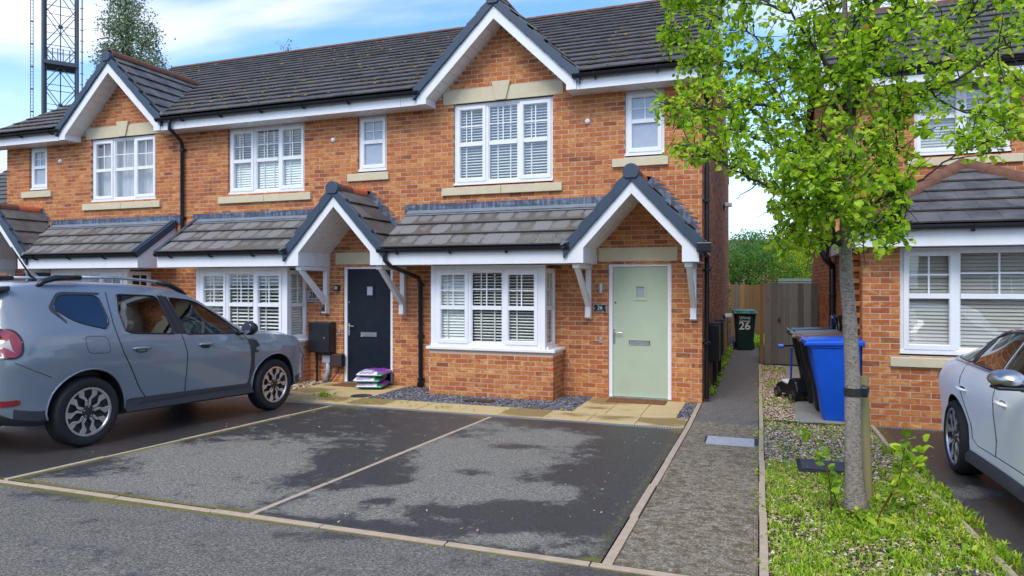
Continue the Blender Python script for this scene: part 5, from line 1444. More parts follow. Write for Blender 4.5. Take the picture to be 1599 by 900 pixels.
stones('gravel', 'brown and pale gravel in the bed round the tree', [(0.06,1.30,7.1,9.4),(0.06,1.3,3.2,7.1)], 14000, 0.028, 'gravel', 0.012, 5, reject=lambda x,y: (y < 7.1 and rng.random() < 0.35))
stones('slate_chippings', 'dark slate chippings in the bed beside the kerb', [(0.06,0.35,7.2,9.2),(0.9,1.3,4.0,4.6)], 450, 0.035, 'slate', 0.014, 6)
stones('gravel', 'fine brown gravel strip beside the back path', [(0.06,0.46,9.6,16.0)], 5000, 0.028, 'gravel', 0.004, 7)
# access covers
mh = thing('inspection_cover', 'pale rectangular concrete inspection cover in the path by the kerb', 'drain cover', (-0.29, 8.06, ground(8.06)))
q = MB(); q.box(-0.265,0.245,-0.22,0.20,-0.02,0.0125); o = q.build('cover', M['concrete'], mh, bevel=0.004); 
q = MB(); q.box(-0.285,0.285,-0.24,0.22,-0.02,0.0085); q.build('frame', M['slotdark'], mh)
q = MB()
for i in range(9):
    for j in range(4): q.box(-0.16+i*0.035, -0.14+i*0.035, -0.09+j*0.05, -0.065+j*0.05, 0.012, 0.0145)
q.build('cast_pattern', M['concrete'], mh, kind='stuff')
cv = thing('inspection_cover', 'sunken dark rectangular cover among the gravel behind the tree', 'drain cover', (0.62, 6.95, ground(6.95)))
q = MB(); q.box(-0.28,0.32,-0.21,0.21,0.0,0.055); q.build('frame', M['blackmatt'], cv, bevel=0.01)
q = MB(); q.box(-0.25,0.29,-0.18,0.18,0.056,0.062); q.build('cover', M['scuffed'], cv, bevel=0.004)
cv2 = thing('drain_cover', 'small round black drain cover between the slabs in front of number 28', 'drain cover', (-5.95, 9.45, 0.0))
q = MB(); q.lathe([(0.0,0.016),(0.17,0.016),(0.17,-0.02)], (0,0,0), 'z', 24); q.build('cover', M['black'], cv2)
cv3 = thing('drain_cover', 'square black drain cover in the slate chippings before the bay', 'drain cover', (-3.98, 9.60, 0.0))
q = MB(); q.box(-.22,.22,-.08,.10,-.02,.032); q.build('cover', M['black'], cv3, bevel=.004)

# ================================================================ leaf litter
m = MB(); rd = np.random.default_rng(9)
def litter(m, x, y, z, s, c):
    a = rd.uniform(0, 6.28); m.rnd = c
    u = Vector((cos(a), sin(a), rd.uniform(-.2,.3)))*s; v = Vector((-sin(a), cos(a), rd.uniform(-.2,.3)))*s*0.5; p = Vector((x, y, z+0.006))
    m.idx([p+u, p+v, p-u, p-v], [(0,1,2,3)])
for _ in range(1100):
    x, y = rd.uniform(-8,-0.9), rd.uniform(4.0, 8.6)
    if rd.random() > (0.25+0.75*((y-4)/4.6)): continue
    litter(m, x, y, ground(y)+.004, rd.uniform(0.006,0.016), rd.choice([0.3,0.5,0.82,0.85,0.88,0.9,0.999]))
for _ in range(60): litter(m, rd.uniform(1.4,2.2), rd.uniform(5,9.5), 0.05, rd.uniform(.01,.025), .9)
M['litter'] = rndmat('fallen_leaf', [(0.0,(0.15,0.2,0.03)),(0.4,(0.35,0.33,0.10)),(0.8,(0.55,0.50,0.30)),(1.0,(0.50,0.14,0.05))], 0.7)
m.build('leaves', M['litter'], None, kind='stuff', label='small fallen petals and leaves scattered on the driveway')
# ================================================================ cars
def pchip(xs, ys):
    xs = np.array(xs, float); ys = np.array(ys, float); h = np.diff(xs); d = np.diff(ys)/h; n = len(xs); m = np.zeros(n)
    for i in range(1, n-1):
        if d[i-1]*d[i] > 0: w1 = 2*h[i]+h[i-1]; w2 = h[i]+2*h[i-1]; m[i] = (w1+w2)/(w1/d[i-1]+w2/d[i])
    m[0], m[-1] = d[0], d[-1]
    def f(x):
        x = min(max(x, xs[0]), xs[-1]); i = min(int(np.searchsorted(xs, x, 'right'))-1, n-2); t = (x-xs[i])/h[i]
        return float((2*t**3-3*t**2+1)*ys[i] + (t**3-2*t**2+t)*h[i]*m[i] + (-2*t**3+3*t**2)*ys[i+1] + (t**3-t**2)*h[i]*m[i+1])
    return f
class Body:
    """lofted car shell. tables: list of (x, value)"""
    def __init__(s, **t): s.f = {k: pchip([a for a, b in v], [b for a, b in v]) for k, v in t.items()}
    def pts(s, x):
        g = lambda k: s.f[k](x)
        zb, w, zs, zl, yl, zr, yr, zt = (g(k) for k in ('zb','w','zs','zl','yl','zr','yr','zt'))
        zm = (zs+zb)/2
        return [(0,zb),(0.70*w,zb),(0.90*w,zb+.012),(0.965*w,zb+.07),(0.972*w,zb+.16),(0.968*w,zm+.04),(0.998*w,zs),(w,zs+(zl-zs)*.42),(yl+(w-yl)*.62,zl-.085),(yl,zl),(yl+(yr-yl)*.33,zl+(zr-zl)*.36),(yl+(yr-yl)*.70,zl+(zr-zl)*.72),(yr,zr),(yr-.05,zr+(zt-zr)*.45),(0.62*yr,zr+(zt-zr)*.82),(0.3*yr,zt-(zt-zr)*.04),(0,zt)]
    def side_y(s, x, z):
        """half width of the skin at height z"""
        p = s.pts(x)
        for a, b in zip(p[3:], p[4:]):
            if a[1] <= z <= b[1] and b[1] > a[1]+1e-6: t = (z-a[1])/(b[1]-a[1]); return a[0]+(b[0]-a[0])*t
        return p[6][0]
    def shell(s, xs, inset=0.0):
        b = MB(); rows = []
        for x in xs:
            p = s.pts(x); rows.append([(x,-y,z) for y, z in p] + [(x,y,z) for y, z in reversed(p[1:-1])])
        N = len(rows[0]); b.v = [q for r in rows for q in r]; nr = len(rows)
        for i in range(nr-1):
            for k in range(N): b.f.append((i*N+k, (i+1)*N+k, (i+1)*N+(k+1) % N, i*N+(k+1) % N))
        # end caps as strips
        for base, rev in ((0, False), ((nr-1)*N, True)):
            h = (N)//2
            for k in range(h):
                q = [base+k, base+k+1, base+(N-k-1) % N, base+(N-k) % N] if k > 0 else [base, base+1, base+N-1]
                if k == h-1: q = [base+k, base+k+1, base+(N-k) % N]
                q = list(dict.fromkeys(q))
                b.f.append(tuple(reversed(q)) if rev else tuple(q))
        b.m = [0]*len(b.f); b.r = [0.0]*len(b.f)
        return b
def bool_cut(me, cutters):
    o = bpy.data.objects.new('tmp_a', me); COL.objects.link(o); tmp = []
    for c in cutters:
        k = bpy.data.objects.new('tmp_b', c); COL.objects.link(k); tmp.append(k)
        md = o.modifiers.new('cut', 'BOOLEAN'); md.operation = 'DIFFERENCE'; md.solver = 'EXACT'; md.object = k
    dg = bpy.context.evaluated_depsgraph_get(); dg.update()
    r = bpy.data.meshes.new_from_object(o.evaluated_get(dg))
    bpy.data.objects.remove(o)
    for k in tmp: bpy.data.objects.remove(k)
    return r
def clean_mesh(b):
    bm = bmesh.new(); vs = [bm.verts.new(v) for v in b.v]
    for f in b.f:
        try: bm.faces.new([vs[i] for i in f])
        except ValueError: pass
    bmesh.ops.remove_doubles(bm, verts=bm.verts, dist=1e-5); bmesh.ops.recalc_face_normals(bm, faces=bm.faces)
    me = bpy.data.meshes.new('tmp'); bm.to_mesh(me); bm.free(); return me
def smooth_poly(pts, n=6, r=0.25):
    """round the corners of a closed 2d polygon"""
    out = []; N = len(pts)
    for i in range(N):
        p0, p1, p2 = pts[i-1], pts[i], pts[(i+1) % N]
        rr = p1[2] if len(p1) > 2 else r
        a = (p1[0]+(p0[0]-p1[0])*rr, p1[1]+(p0[1]-p1[1])*rr); c = (p1[0]+(p2[0]-p1[0])*rr, p1[1]+(p2[1]-p1[1])*rr)
        for k in range(n+1):
            t = k/n; out.append(((1-t)**2*a[0]+2*t*(1-t)*p1[0]+t*t*c[0], (1-t)**2*a[1]+2*t*(1-t)*p1[1]+t*t*c[1]))
    return out
def drape(body, poly, off, side=-1, mat=None, grid=0.06, thick=None):
    """patch following the body skin inside polygon (x,z)"""
    xs_ = [p[0] for p in poly]; zs_ = [p[1] for p in poly]
    bm = bmesh.new(); vs = [bm.verts.new((x, 0, z)) for x, z in poly]; bm.faces.new(vs)
    for k in range(int((max(xs_)-min(xs_))/grid)+1):
        bmesh.ops.bisect_plane(bm, geom=bm.verts[:]+bm.edges[:]+bm.faces[:], plane_co=(min(xs_)+k*grid+1e-3,0,0), plane_no=(1,0,0))
    for k in range(int((max(zs_)-min(zs_))/grid)+1):
        bmesh.ops.bisect_plane(bm, geom=bm.verts[:]+bm.edges[:]+bm.faces[:], plane_co=(0,0,min(zs_)+k*grid+1e-3), plane_no=(0,0,1))
    for v in bm.verts: v.co.y = side*(body.side_y(v.co.x, v.co.z)+off)
    me = bpy.data.meshes.new('patch'); bm.to_mesh(me); bm.free()
    if mat: me.materials.append(mat)
    me.polygons.foreach_set('use_smooth', [True]*len(me.polygons))
    return me
def seam(body, line, side=-1, r=0.0035, off=-0.0008, mat='slotdark', name='panel_gap', parent=None, closed=False):
    pts = []
    ln = list(line) + ([line[0]] if closed else [])
    for (x0,z0),(x1,z1) in zip(ln, ln[1:]):
        n = max(2, int(hypot(x1-x0, z1-z0)/0.05))
        for k in range(n): t = k/n; x, z = x0+(x1-x0)*t, z0+(z1-z0)*t; pts.append((x, side*(body.side_y(x, z)+off), z))
    x, z = ln[-1]; pts.append((x, side*(body.side_y(x, z)+off), z))
    m = MB(); m.tube(pts, r, 6); return m.build(name, M[mat], parent, smooth=True)
def wheel(parent, x, y, r, rim_r, w, side, spokes, spoke_mat, back_mat, style):
    c = (x, y, r); o = side
    t = MB(); yo = w/2
    prof = [(rim_r-.004,-yo*.72),(rim_r+.012,-yo*.86),(r-.055,-yo*1.0),(r-.022,-yo*.93),(r-.004,-yo*.70),(r,-yo*.3),(r,yo*.3),(r-.004,yo*.70),(r-.022,yo*.93),(r-.055,yo*1.0),(rim_r+.012,yo*.86),(rim_r-.004,yo*.72)]
    t.lathe([(0.02,-yo*.2)]+prof+[(0.02,yo*.2)], c, 'y', 48)
    wh = t.build('wheel', M['tyre'], parent, sharp=35)
    b = MB(); yy = o*yo
    # barrel and back disc
    b.lathe([(rim_r-.002, yy*.50),(rim_r-.002, yy*.80),(rim_r-.006, yy*.84),(rim_r-.02, yy*.5),(rim_r-.03, yy*.2),(0.0, yy*.19)], c, 'y', 40, cap=False); b.build('rim', M[back_mat], wh, sharp=40)
    lip = MB(); lip.lathe([(rim_r+.006, yy*.80),(rim_r+.006, yy*.90),(rim_r-.012, yy*.90),(rim_r-.018, yy*.80)], c, 'y', 48, cap=False); lip.build('rim_lip', M[spoke_mat], wh, sharp=40)
    # disc brake
    d = MB(); d.lathe([(0,yy*.30),(rim_r*.62,yy*.30),(rim_r*.62,yy*.24),(0,yy*.24)], c, 'y', 30); d.build('brake_disc', M['steel'], wh, sharp=40)
    for k in range(spokes):
        a = 2*pi*k/spokes + style.get('ph', 0)
        rad = Vector((cos(a),0,sin(a))); tan_ = Vector((-sin(a),0,cos(a))); q = MB(); C = Vector(c)
        ya, yb = yy*0.80, yy*0.62
        def P(r_, t_, y_): return C + rad*r_ + tan_*t_ + Vector((0,y_,0))
        rr = rim_r
        for s in ((-1,1) if style['kind'] == 'split' else (0,)):
            if s:
                # bent double spoke: narrow at the hub, kinked outwards half way
                line = [(0.055,0.016*s),(rr*.50,0.020*s),(rr*.66,0.066*s),(rr*.985,0.074*s)]
                wd = [0.026,0.028,0.056,0.058]
            else:
                line = [(0.05,0),(rr*.5,0.0),(rr*.99,style.get('sw',0.0))]; wd = [0.035,0.030,0.045]
            for (r0,t0),(r1,t1),w0,w1 in zip(line, line[1:], wd, wd[1:]):
                f0, f1 = r0/rr, r1/rr
                y0_, y1_ = ya*(0.93+0.07*f0), ya*(0.93+0.07*f1)
                q.prism([P(r0,t0-w0/2,y0_),P(r1,t1-w1/2,y1_),P(r1,t1+w1/2,y1_),P(r0,t0+w0/2,y0_)], (0,-o*0.018,0))
                n0 = len(q.v)
        sp = q.build('spoke', M[spoke_mat], wh, bevel=0.002)
        u = MB()
        if style['kind'] == 'split':
            u.prism([P(.05,-.028,yy*.70),P(rr*.5,-.034,yy*.72),P(rr*.68,-.088,yy*.74),P(rr*.985,-.095,yy*.76),P(rr*.985,.095,yy*.76),P(rr*.68,.088,yy*.74),P(rr*.5,.034,yy*.72),P(.05,.028,yy*.70)], (0,-o*0.014,0)) if style.get('web') else None
        if u.v: u.build('spoke_web', M[back_mat], wh)
    h = MB(); h.lathe([(0.066,yy*.72),(0.062,yy*.80),(0.032,yy*.83),(0.0,yy*.84)], c, 'y', 24); h.build('hub_cap', M[back_mat], wh, sharp=40)
    for k in range(5):
        a = 2*pi*k/5+.3; q = MB(); q.lathe([(0.009,yy*.78),(0.009,yy*.835),(0,yy*.84)], (c[0]+0.05*cos(a), c[1], c[2]+0.05*sin(a)), 'y', 8); q.build('wheel_nut', M['steel'], wh)
    return wh

def car(label, loc, rotz, scale, body, wb, wr, rim, tw_, track, paintm, clad, length, windows, arch_r, cab, dark_z, spokes, style, alloy, back):
    o = thing('parked_car', label, 'car', loc, rotz); o.scale = (scale,)*3
    x0, x1 = length
    n = 64; xs = [x0+(x1-x0)*(0.5-0.5*cos(pi*i/n))*1.0 for i in range(n+1)]
    xs = sorted(set([round(x0+(x1-x0)*i/60, 4) for i in range(61)] + [round(x0+d,4) for d in (.015,.04)] + [round(x1-d,4) for d in (.015,.04)]))
    me = clean_mesh(body.shell(xs))
    cut = []
    for ax in (0.0, wb):
        for s in (-1, 1):
            b = MB(); b.lathe([(0,-0.17),(arch_r,-0.17),(arch_r,0.17),(0,0.17)], (ax, s*(track/2+0.03), wr+0.012), 'y', 48); cut.append(clean_mesh(b))
    # cabin hollow
    cb = Body(zb=[(cab[0],cab[2]),(cab[1],cab[2])], w=[(cab[0],cab[3]),(cab[1],cab[3])], zs=[(cab[0],cab[2]+.15),(cab[1],cab[2]+.15)],
        zl=[(x, body.f['zl'](x)-.02) for x in np.linspace(cab[0],cab[1],9)], yl=[(x, body.f['yl'](x)-.07) for x in np.linspace(cab[0],cab[1],9)],
        zr=[(x, max(body.f['zr'](x)-.05, body.f['zl'](x)-.01)) for x in np.linspace(cab[0],cab[1],9)], yr=[(x, body.f['yr'](x)-.06) for x in np.linspace(cab[0],cab[1],9)],
        zt=[(x, body.f['zt'](x)-.05) for x in np.linspace(cab[0],cab[1],9)])
    cut.append(clean_mesh(cb.shell([cab[0]+(cab[1]-cab[0])*i/16 for i in range(17)])))
    for nm, poly, gm, thr in windows:
        if thr:
            b = MB(); b.prism([(x,-1.2,z) for x, z in poly], (0,0.85,0)); cut.append(clean_mesh(b))
            b = MB(); b.prism([(x,0.35,z) for x, z in poly], (0,0.85,0)); cut.append(clean_mesh(b))
    me = bool_cut(me, cut)
    me.materials.clear()
    for m_ in (paintm, clad, M['slotdark']): me.materials.append(m_)
    for p in me.polygons:
        c = p.center; r = 0
        if c.z < dark_z(c.x) : r = 1
        y = abs(c.y)
        for ax in (0.0, wb):
            dd = hypot(c.x-ax, c.z-wr-.012)
            if dd < arch_r+0.002 and y < body.side_y(c.x, max(c.z,.3))-0.004: r = 2
        if cab[0]+.02 < c.x < cab[1]-.02 and c.z > cab[2]-.01 and y < body.side_y(c.x, c.z)-0.035 and c.z < body.f['zt'](c.x)-.03: r = 2
        p.material_index = r
    me.polygons.foreach_set('use_smooth', [True]*len(me.polygons)); me.set_sharp_from_angle(angle=radians(32))
    me.name = 'body'; bd = put('body', me, o)
    for nm, poly, gm, thr in windows:
        for s in (-1, 1):
            put('side_window', drape(body, poly, -0.004 if thr else 0.002, s, M[gm]), o)
            fr = seam(body, poly, s, 0.009, 0.0, 'black', 'window_seal', o, closed=True)
    for ax in (0.0, wb):
        for s in (-1, 1):
            wheel(o, ax, s*(track/2-tw_/2+tw_/2), wr, rim, tw_, s, spokes, alloy, back, style)
    return o

# ---- grey-blue SUV
B1 = Body(
 zb=[(-.83,.40),(-.70,.30),(-.4,.25),(2.9,.24),(3.3,.30),(3.52,.38)],
 w=[(-.83,.70),(-.80,.78),(-.70,.85),(-.45,.895),(0,.912),(.5,.895),(1.3,.885),(2.2,.895),(2.67,.912),(3.05,.895),(3.3,.845),(3.45,.74),(3.52,.58)],
 zs=[(-.83,.80),(0,.80),(1.3,.76),(2.67,.78),(3.52,.66)],
 zl=[(-.83,1.06),(-.6,1.16),(-.3,1.19),(.2,1.14),(1.2,1.07),(2.1,1.045),(2.45,1.04),(3.0,1.0),(3.35,.94),(3.52,.78)],
 yl=[(-.83,.62),(-.70,.75),(-.45,.815),(0,.835),(1.3,.845),(2.2,.835),(2.67,.82),(3.05,.79),(3.3,.72),(3.45,.58),(3.52,.42)],
 zr=[(-.83,1.08),(-.79,1.22),(-.70,1.44),(-.60,1.545),(-.3,1.59),(.5,1.61),(1.2,1.59),(1.45,1.53),(1.8,1.35),(2.15,1.14),(2.40,1.06),(3.0,1.025),(3.35,.955),(3.52,.79)],
 yr=[(-.83,.53),(-.70,.54),(-.5,.55),(.5,.555),(1.2,.55),(1.6,.605),(2.1,.71),(2.45,.76),(3.0,.68),(3.3,.56),(3.52,.28)],
 zt=[(-.83,1.10),(-.79,1.24),(-.70,1.48),(-.60,1.59),(-.3,1.64),(.5,1.665),(1.2,1.64),(1.5,1.56),(1.85,1.38),(2.2,1.17),(2.42,1.10),(3.0,1.07),(3.35,.99),(3.52,.80)])
w_q = smooth_poly([(-.17,1.51,.3),(-.27,1.37,.25),(-.10,1.24,.35),(.20,1.165,.12),(.27,1.23,.3),(.25,1.51,.22)])
w_r = smooth_poly([(.48,1.525,.12),(.425,1.36,.1),(.43,1.14,.12),(.50,1.11,.3),(1.06,1.085,.06),(.99,1.515,.16)])
w_f = smooth_poly([(1.14,1.50,.12),(1.22,1.075,.05),(2.13,1.055,.05),(2.10,1.085,.1),(1.80,1.31,.25),(1.50,1.47,.3)])
suv = car('grey blue compact SUV with silver roof rails parked nose to the terrace', (-7.40, 5.18, ground(5.1)+0.003), pi/2-radians(2.2), 1.03, B1, 2.673, .345, .236, .215, 1.60,
    M['paint_grey'], M['cladding'], (-.83, 3.52),
    [('quarter', w_q, 'darkglass', False), ('rear', w_r, 'darkglass', True), ('front', w_f, 'carglass', True)],
    .405, (-.45, 2.05, .62, .74), lambda x: .43 if x < -.33 else (.36 if x < 3.0 else .40), 5, dict(kind='split', ph=.35, web=False), 'alloy', 'alloy_dark')
suv.rotation_euler = (0, math.atan(0.0343), pi/2-radians(2.2))
def suv_part(name, b, m, parent=None, **k): return b.build(name, m, parent or suv, **k)
for s in (-1, 1):
    seam(B1, [(.36,1.54),(.33,1.38),(.31,1.20),(.32,1.05),(.36,.92),(.52,.65),(.60,.50),(.68,.40)], s, .0065, parent=suv)
    seam(B1, [(1.06,1.53),(1.13,1.28),(1.15,1.05),(1.20,.85),(1.21,.60),(1.20,.42)], s, .0065, parent=suv)
    seam(B1, [(.68,.40),(.76,.385),(1.20,.39),(2.17,.40),(2.22,.47),(2.235,.75),(2.20,.95),(2.12,1.04)], s, .006, parent=suv)
    seam(B1, [(-.70,.88),(-.55,.80),(-.38,.72)], s, .003, parent=suv)
    seam(B1, smooth_poly([(-.06,1.10),(.19,1.09),(.21,.92),(-.04,.93)]), s, .003, parent=suv, closed=True)
    me = drape(B1, smooth_poly([(.36,.98,.3),(.62,.97,.3),(.62,.93,.3),(.36,.94,.3)]), .004, s, M['paint_grey']); 
    for hx in (.47, 1.36):
        q = MB(); y = s*(B1.side_y(hx+.1, .95)); q.tube([(hx,y,.945),(hx+.03,y+s*.03,.952),(hx+.13,y+s*.036,.950),(hx+.20,y+s*.03,.945),(hx+.22,y,.940)], [.008,.014,.016,.014,.010], 8)
        q.build('door_handle', M['paint_grey'], suv, smooth=True)
        put('handle_cup', drape(B1, smooth_poly([(hx+.03,.955,.4),(hx+.19,.95,.4),(hx+.18,.90,.4),(hx+.05,.90,.4)]), .0015, s, M['black']), suv)
    # B pillar and quarter trims
    put('pillar_trim', drape(B1, [(1.0,1.525),(1.13,1.51),(1.21,1.08),(1.07,1.085)], .003, s, M['black']), suv)
    put('window_trim', drape(B1, smooth_poly([(-.17,1.54,.2),(-.33,1.37,.25),(-.20,1.23,.1),(-.185,1.24,.1),(-.27,1.37,.3),(-.15,1.515,.2),(.26,1.515,.1),(.29,1.54,.1)]), .004, s, M['cladding']), suv)
    # sill cladding strip with kick-up
    put('sill_cladding', drape(B1, [(.405,.285),(.42,.40),(.47,.42),(2.23,.41),(2.27,.285)], .010, s, M['cladding']), suv)
    put('sill_moulding', drape(B1, [(.55,.33),(.62,.375),(2.2,.385),(2.2,.365),(.66,.35)], .018, s, M['paint_grey'] if False else M['cladding']), suv)
    put('wing_vent', drape(B1, smooth_poly([(2.17,.98,.1),(2.28,.985,.1),(2.36,.86,.1),(2.33,.80,.1),(2.27,.80,.1),(2.30,.60,.1),(2.22,.40,.05),(2.19,.42,.05),(2.245,.62,.1)]), .004, s, M['cladding']), suv)
    put('side_repeater', drape(B1, smooth_poly([(2.29,.87,.3),(2.36,.88,.3),(2.36,.835,.3),(2.29,.83,.3)]), .008, s, M['clearlamp']), suv)
    put('wing_vent_mesh', drape(B1, [(2.26,.965),(2.32,.965),(2.355,.89),(2.28,.885)], .007, s, M['slotdark']), suv)
    # roof rail
    q = MB(); yr = s*.54
    q.tube([(-.33,yr,1.58),(-.26,yr,1.64),(-.15,yr,1.675),(.12,yr,1.69)], [.02,.03,.032,.026], 8)
    q.build('rail_foot', M['black'], suv, smooth=True); q = MB()
    q.tube([(1.05,yr,1.67),(1.22,yr,1.65),(1.38,yr,1.59),(1.46,yr,1.54)], [.024,.03,.026,.016], 8)
    rr = q.build('roof_rail', M['black'], suv, smooth=True)
    q = MB(); q.tube([(.05,yr,1.692),(.5,yr,1.708),(1.0,yr,1.688),(1.10,yr,1.675)], .017, 8); q.build('rail_bar', M['steel'], rr, smooth=True)
    # mirror
    q = MB(); q.tube([(2.02,s*.84,1.06),(2.03,s*.95,1.08)], .03, 8)
    mir = q.build('door_mirror', M['black'], suv, smooth=True)
    q = MB(); q.lathe([(0,-.055),(.05,-.05),(.085,-.02),(.088,.02),(.07,.07),(.035,.11),(0,.125)], (0,0,0), 'x', 18); q.xf(Matrix.Translation((2.03, s*1.02, 1.125)) @ Matrix.Diagonal((1,1.15,1,1))); q.build('mirror_shell', M['black'], mir, smooth=True)
    q = MB(); q.lathe([(0,-.058),(.066,-.056)], (0,0,0), 'x', 18); q.xf(Matrix.Translation((2.03, s*1.02, 1.125)) @ Matrix.Diagonal((1,1.15,1,1))); q.build('mirror_glass', M['chrome'], mir)
    for ax in (0.0, 2.673):
        pts = []
        for i in range(25):
            a = radians(-14+208*i/24); x_, z_ = ax+.415*cos(a), .357+.415*sin(a)
            if z_ < .30: continue
            pts.append((x_, s*(B1.side_y(x_, z_)+.004), z_))
        q = MB(); q.tube(pts, .009, 6); q.build('arch_lip', M['paint_grey'], suv, smooth=True)
    put('lamp_surround', drape(B1, smooth_poly([(-.828,1.185,.2),(-.62,1.19,.45),(-.625,.91,.45),(-.828,.91,.2)], 9), .004, s, M['black']), suv)
    # tail lamp
    put('tail_lamp', drape(B1, smooth_poly([(-.825,1.17,.2),(-.64,1.175,.45),(-.645,.93,.45),(-.825,.925,.2)], 9), .008, s, M['redlamp']), suv)
    put('lamp_cross', drape(B1, smooth_poly([(-.82,1.05,.1),(-.76,1.05,.1),(-.71,1.09,.1),(-.715,1.04,.1),(-.71,.99,.1),(-.69,.965,.1),(-.76,1.02,.1),(-.82,1.035,.1)]), .012, s, M['clearlamp']), suv)
    put('rear_reflector', drape(B1, smooth_poly([(-.82,.535,.2),(-.63,.535,.3),(-.64,.485,.3),(-.82,.475,.2)]), .006, s, M['redlamp']), suv)
    q = MB(); q.lathe([(.012,0),(.01,s*.004),(0,s*.003)], (-.665, s*(B1.side_y(-.665,.52)+.001), .525), 'y', 12); q.build('parking_sensor', M['slotdark'], suv)
    # headlamp
    put('headlamp', drape(B1, smooth_poly([(3.16,.86,.3),(3.47,.80,.2),(3.47,.70,.2),(3.25,.72,.3)]), .006, s, M['clearlamp']), suv)
    # seats
    for sx in (.95, 1.75 if False else .95):
        pass
    q = MB(); q.box(.55,1.05,s*.16 if s>0 else -.62,s*.62 if s>0 else -.16,.66,.82); q.prism([(.45,s*.16,.80),(.60,s*.16,.80),(.48,s*.16,1.36),(.36,s*.16,1.36)], (0,s*.44,0)); st = q.build('front_seat', M['seat'], suv, bevel=.03)
    q = MB(); q.box(.33,.44,min(s*.26,s*.50),max(s*.26,s*.50),1.36,1.47); q.build('headrest', M['seat'], st, bevel=.03)
for c in [c for c in suv.children if c.name.startswith('front_seat')]: c.location.x = 0.75
q = MB(); q.box(-.35,.0,-.62,.62,.66,.86); q.prism([(-.45,-.60,.86),(-.33,-.60,.86),(-.45,-.60,1.25),(-.53,-.60,1.25)], (0,1.2,0)); q.build('rear_seat', M['seat'], suv, bevel=.03)
q = MB(); q.prism([(1.72,-.68,.66),(1.78,-.68,1.03),(2.04,-.68,1.06),(2.04,-.68,.66)], (0,1.36,0)); q.build('dashboard', M['blackmatt'], suv, bevel=.02)
q = MB(); q.tube([(1.62-.04*sin(t)*0+.03*sin(t), -.37+.18*cos(t), 1.03+.18*sin(t)) for t in [i*2*pi/24 for i in range(25)]], .016, 8, False); q.lathe([(0,-.02),(.06,-.02),(.06,.02),(0,.02)], (1.63,-.37,1.03), 'x', 14); q.box(1.62,1.64,-.53,-.21,1.015,1.045); q.tube([(1.63,-.37,1.03),(1.76,-.37,.97)], .03, 8); q.build('steering_wheel', M['blackmatt'], suv, smooth=True)
# windscreen, rear screen, spoiler, aerial
def screen(name, ptsf, m, B1=B1, suv=suv):
    q = MB(); n = 8; rows = []
    for x, dz in ptsf:
        yr = B1.f['yr'](x)*0.93; zt = B1.f['zt'](x); zr = B1.f['zr'](x)
        rows.append([(x, yr*(-1+2*k/n), zr+(zt-zr)*(1-abs(-1+2*k/n)**2.2)+dz+.004) for k in range(n+1)])
    vs = [p for r in rows for p in r]; fs = [(i*(n+1)+k, i*(n+1)+k+1, (i+1)*(n+1)+k+1, (i+1)*(n+1)+k) for i in range(len(rows)-1) for k in range(n)]
    q.idx(vs, fs); return q.build(name, M[m], suv, smooth=True)
screen('windscreen', [(1.46+i*.09, .002) for i in range(10)], 'darkglass')
q = MB(); q.prism([(-.845,-.52,1.10),(-.845,.52,1.10),(-.775,.50,1.44),(-.775,-.50,1.44)], (-.008,0,0)); q.build('rear_screen', M['darkglass'], suv)
q = MB(); q.prism([(-.60,-.60,1.585),(-.60,.60,1.585),(-.86,.52,1.535),(-.86,-.52,1.535)], (0,0,-.05)); q.build('spoiler', M['black'], suv, bevel=.015)
q = MB(); q.lathe([(.045,0),(.03,.03),(.01,.05)], (-.02,0,1.655), 'z', 12); q.tube([(-.02,0,1.68),(-.24,0,1.99)], [.010,.006], 6); q.build('aerial', M['black'], suv, smooth=True)
q = MB(); q.box(3.50,3.525,-.55,.55,.55,.80); q.build('grille', M['black'], suv, bevel=.01)
q = MB(); q.box(3.52,3.545,-.26,.26,.42,.53); q.build('number_plate', M['print_w'], suv)
q = MB(); q.box(-.855,-.82,-.5,.5,.46,.62); q.build('rear_bumper', M['cladding'], suv, bevel=.02)

# ---- white coupe-like hatchback, nose to the camera
B2 = Body(
 zb=[(-1.06,.36),(-.95,.24),(-.6,.20),(3.3,.19),(3.6,.22),(3.68,.30)],
 w=[(-1.06,.66),(-1.0,.78),(-.85,.86),(-.5,.905),(0,.922),(.5,.905),(1.4,.895),(2.3,.905),(2.82,.92),(3.2,.88),(3.45,.78),(3.6,.66),(3.68,.5)],
 zs=[(-1.06,.72),(0,.72),(1.4,.70),(2.82,.70),(3.68,.55)],
 zl=[(-1.06,.92),(-.8,.985),(-.3,1.005),(.5,.985),(1.5,.955),(2.3,.93),(2.9,.87),(3.4,.74),(3.68,.56)],
 yl=[(-1.06,.60),(-.85,.76),(-.5,.83),(0,.845),(1.4,.85),(2.3,.84),(2.82,.82),(3.2,.76),(3.45,.64),(3.68,.34)],
 zr=[(-1.06,.93),(-.8,1.01),(-.5,1.10),(-.1,1.22),(.3,1.31),(.7,1.345),(1.1,1.34),(1.4,1.29),(1.8,1.13),(2.2,.97),(2.35,.935),(2.9,.88),(3.4,.75),(3.68,.57)],
 yr=[(-1.06,.56),(-.8,.66),(-.5,.62),(0,.575),(.7,.575),(1.2,.585),(1.6,.63),(2.1,.73),(2.35,.78),(2.9,.72),(3.4,.55),(3.68,.28)],
 zt=[(-1.06,.95),(-.8,1.03),(-.5,1.13),(-.1,1.26),(.3,1.355),(.7,1.39),(1.1,1.385),(1.4,1.33),(1.8,1.17),(2.2,1.00),(2.35,.975),(2.9,.92),(3.4,.79),(3.68,.58)])
v_q = smooth_poly([(-.62,1.055,.08),(-.30,1.17,.2),(.10,1.255,.1),(.20,1.035,.05)])
v_r = smooth_poly([(.23,1.035,.04),(.13,1.262,.06),(.42,1.318,.2),(.93,1.325,.05),(1.02,1.01,.05)])
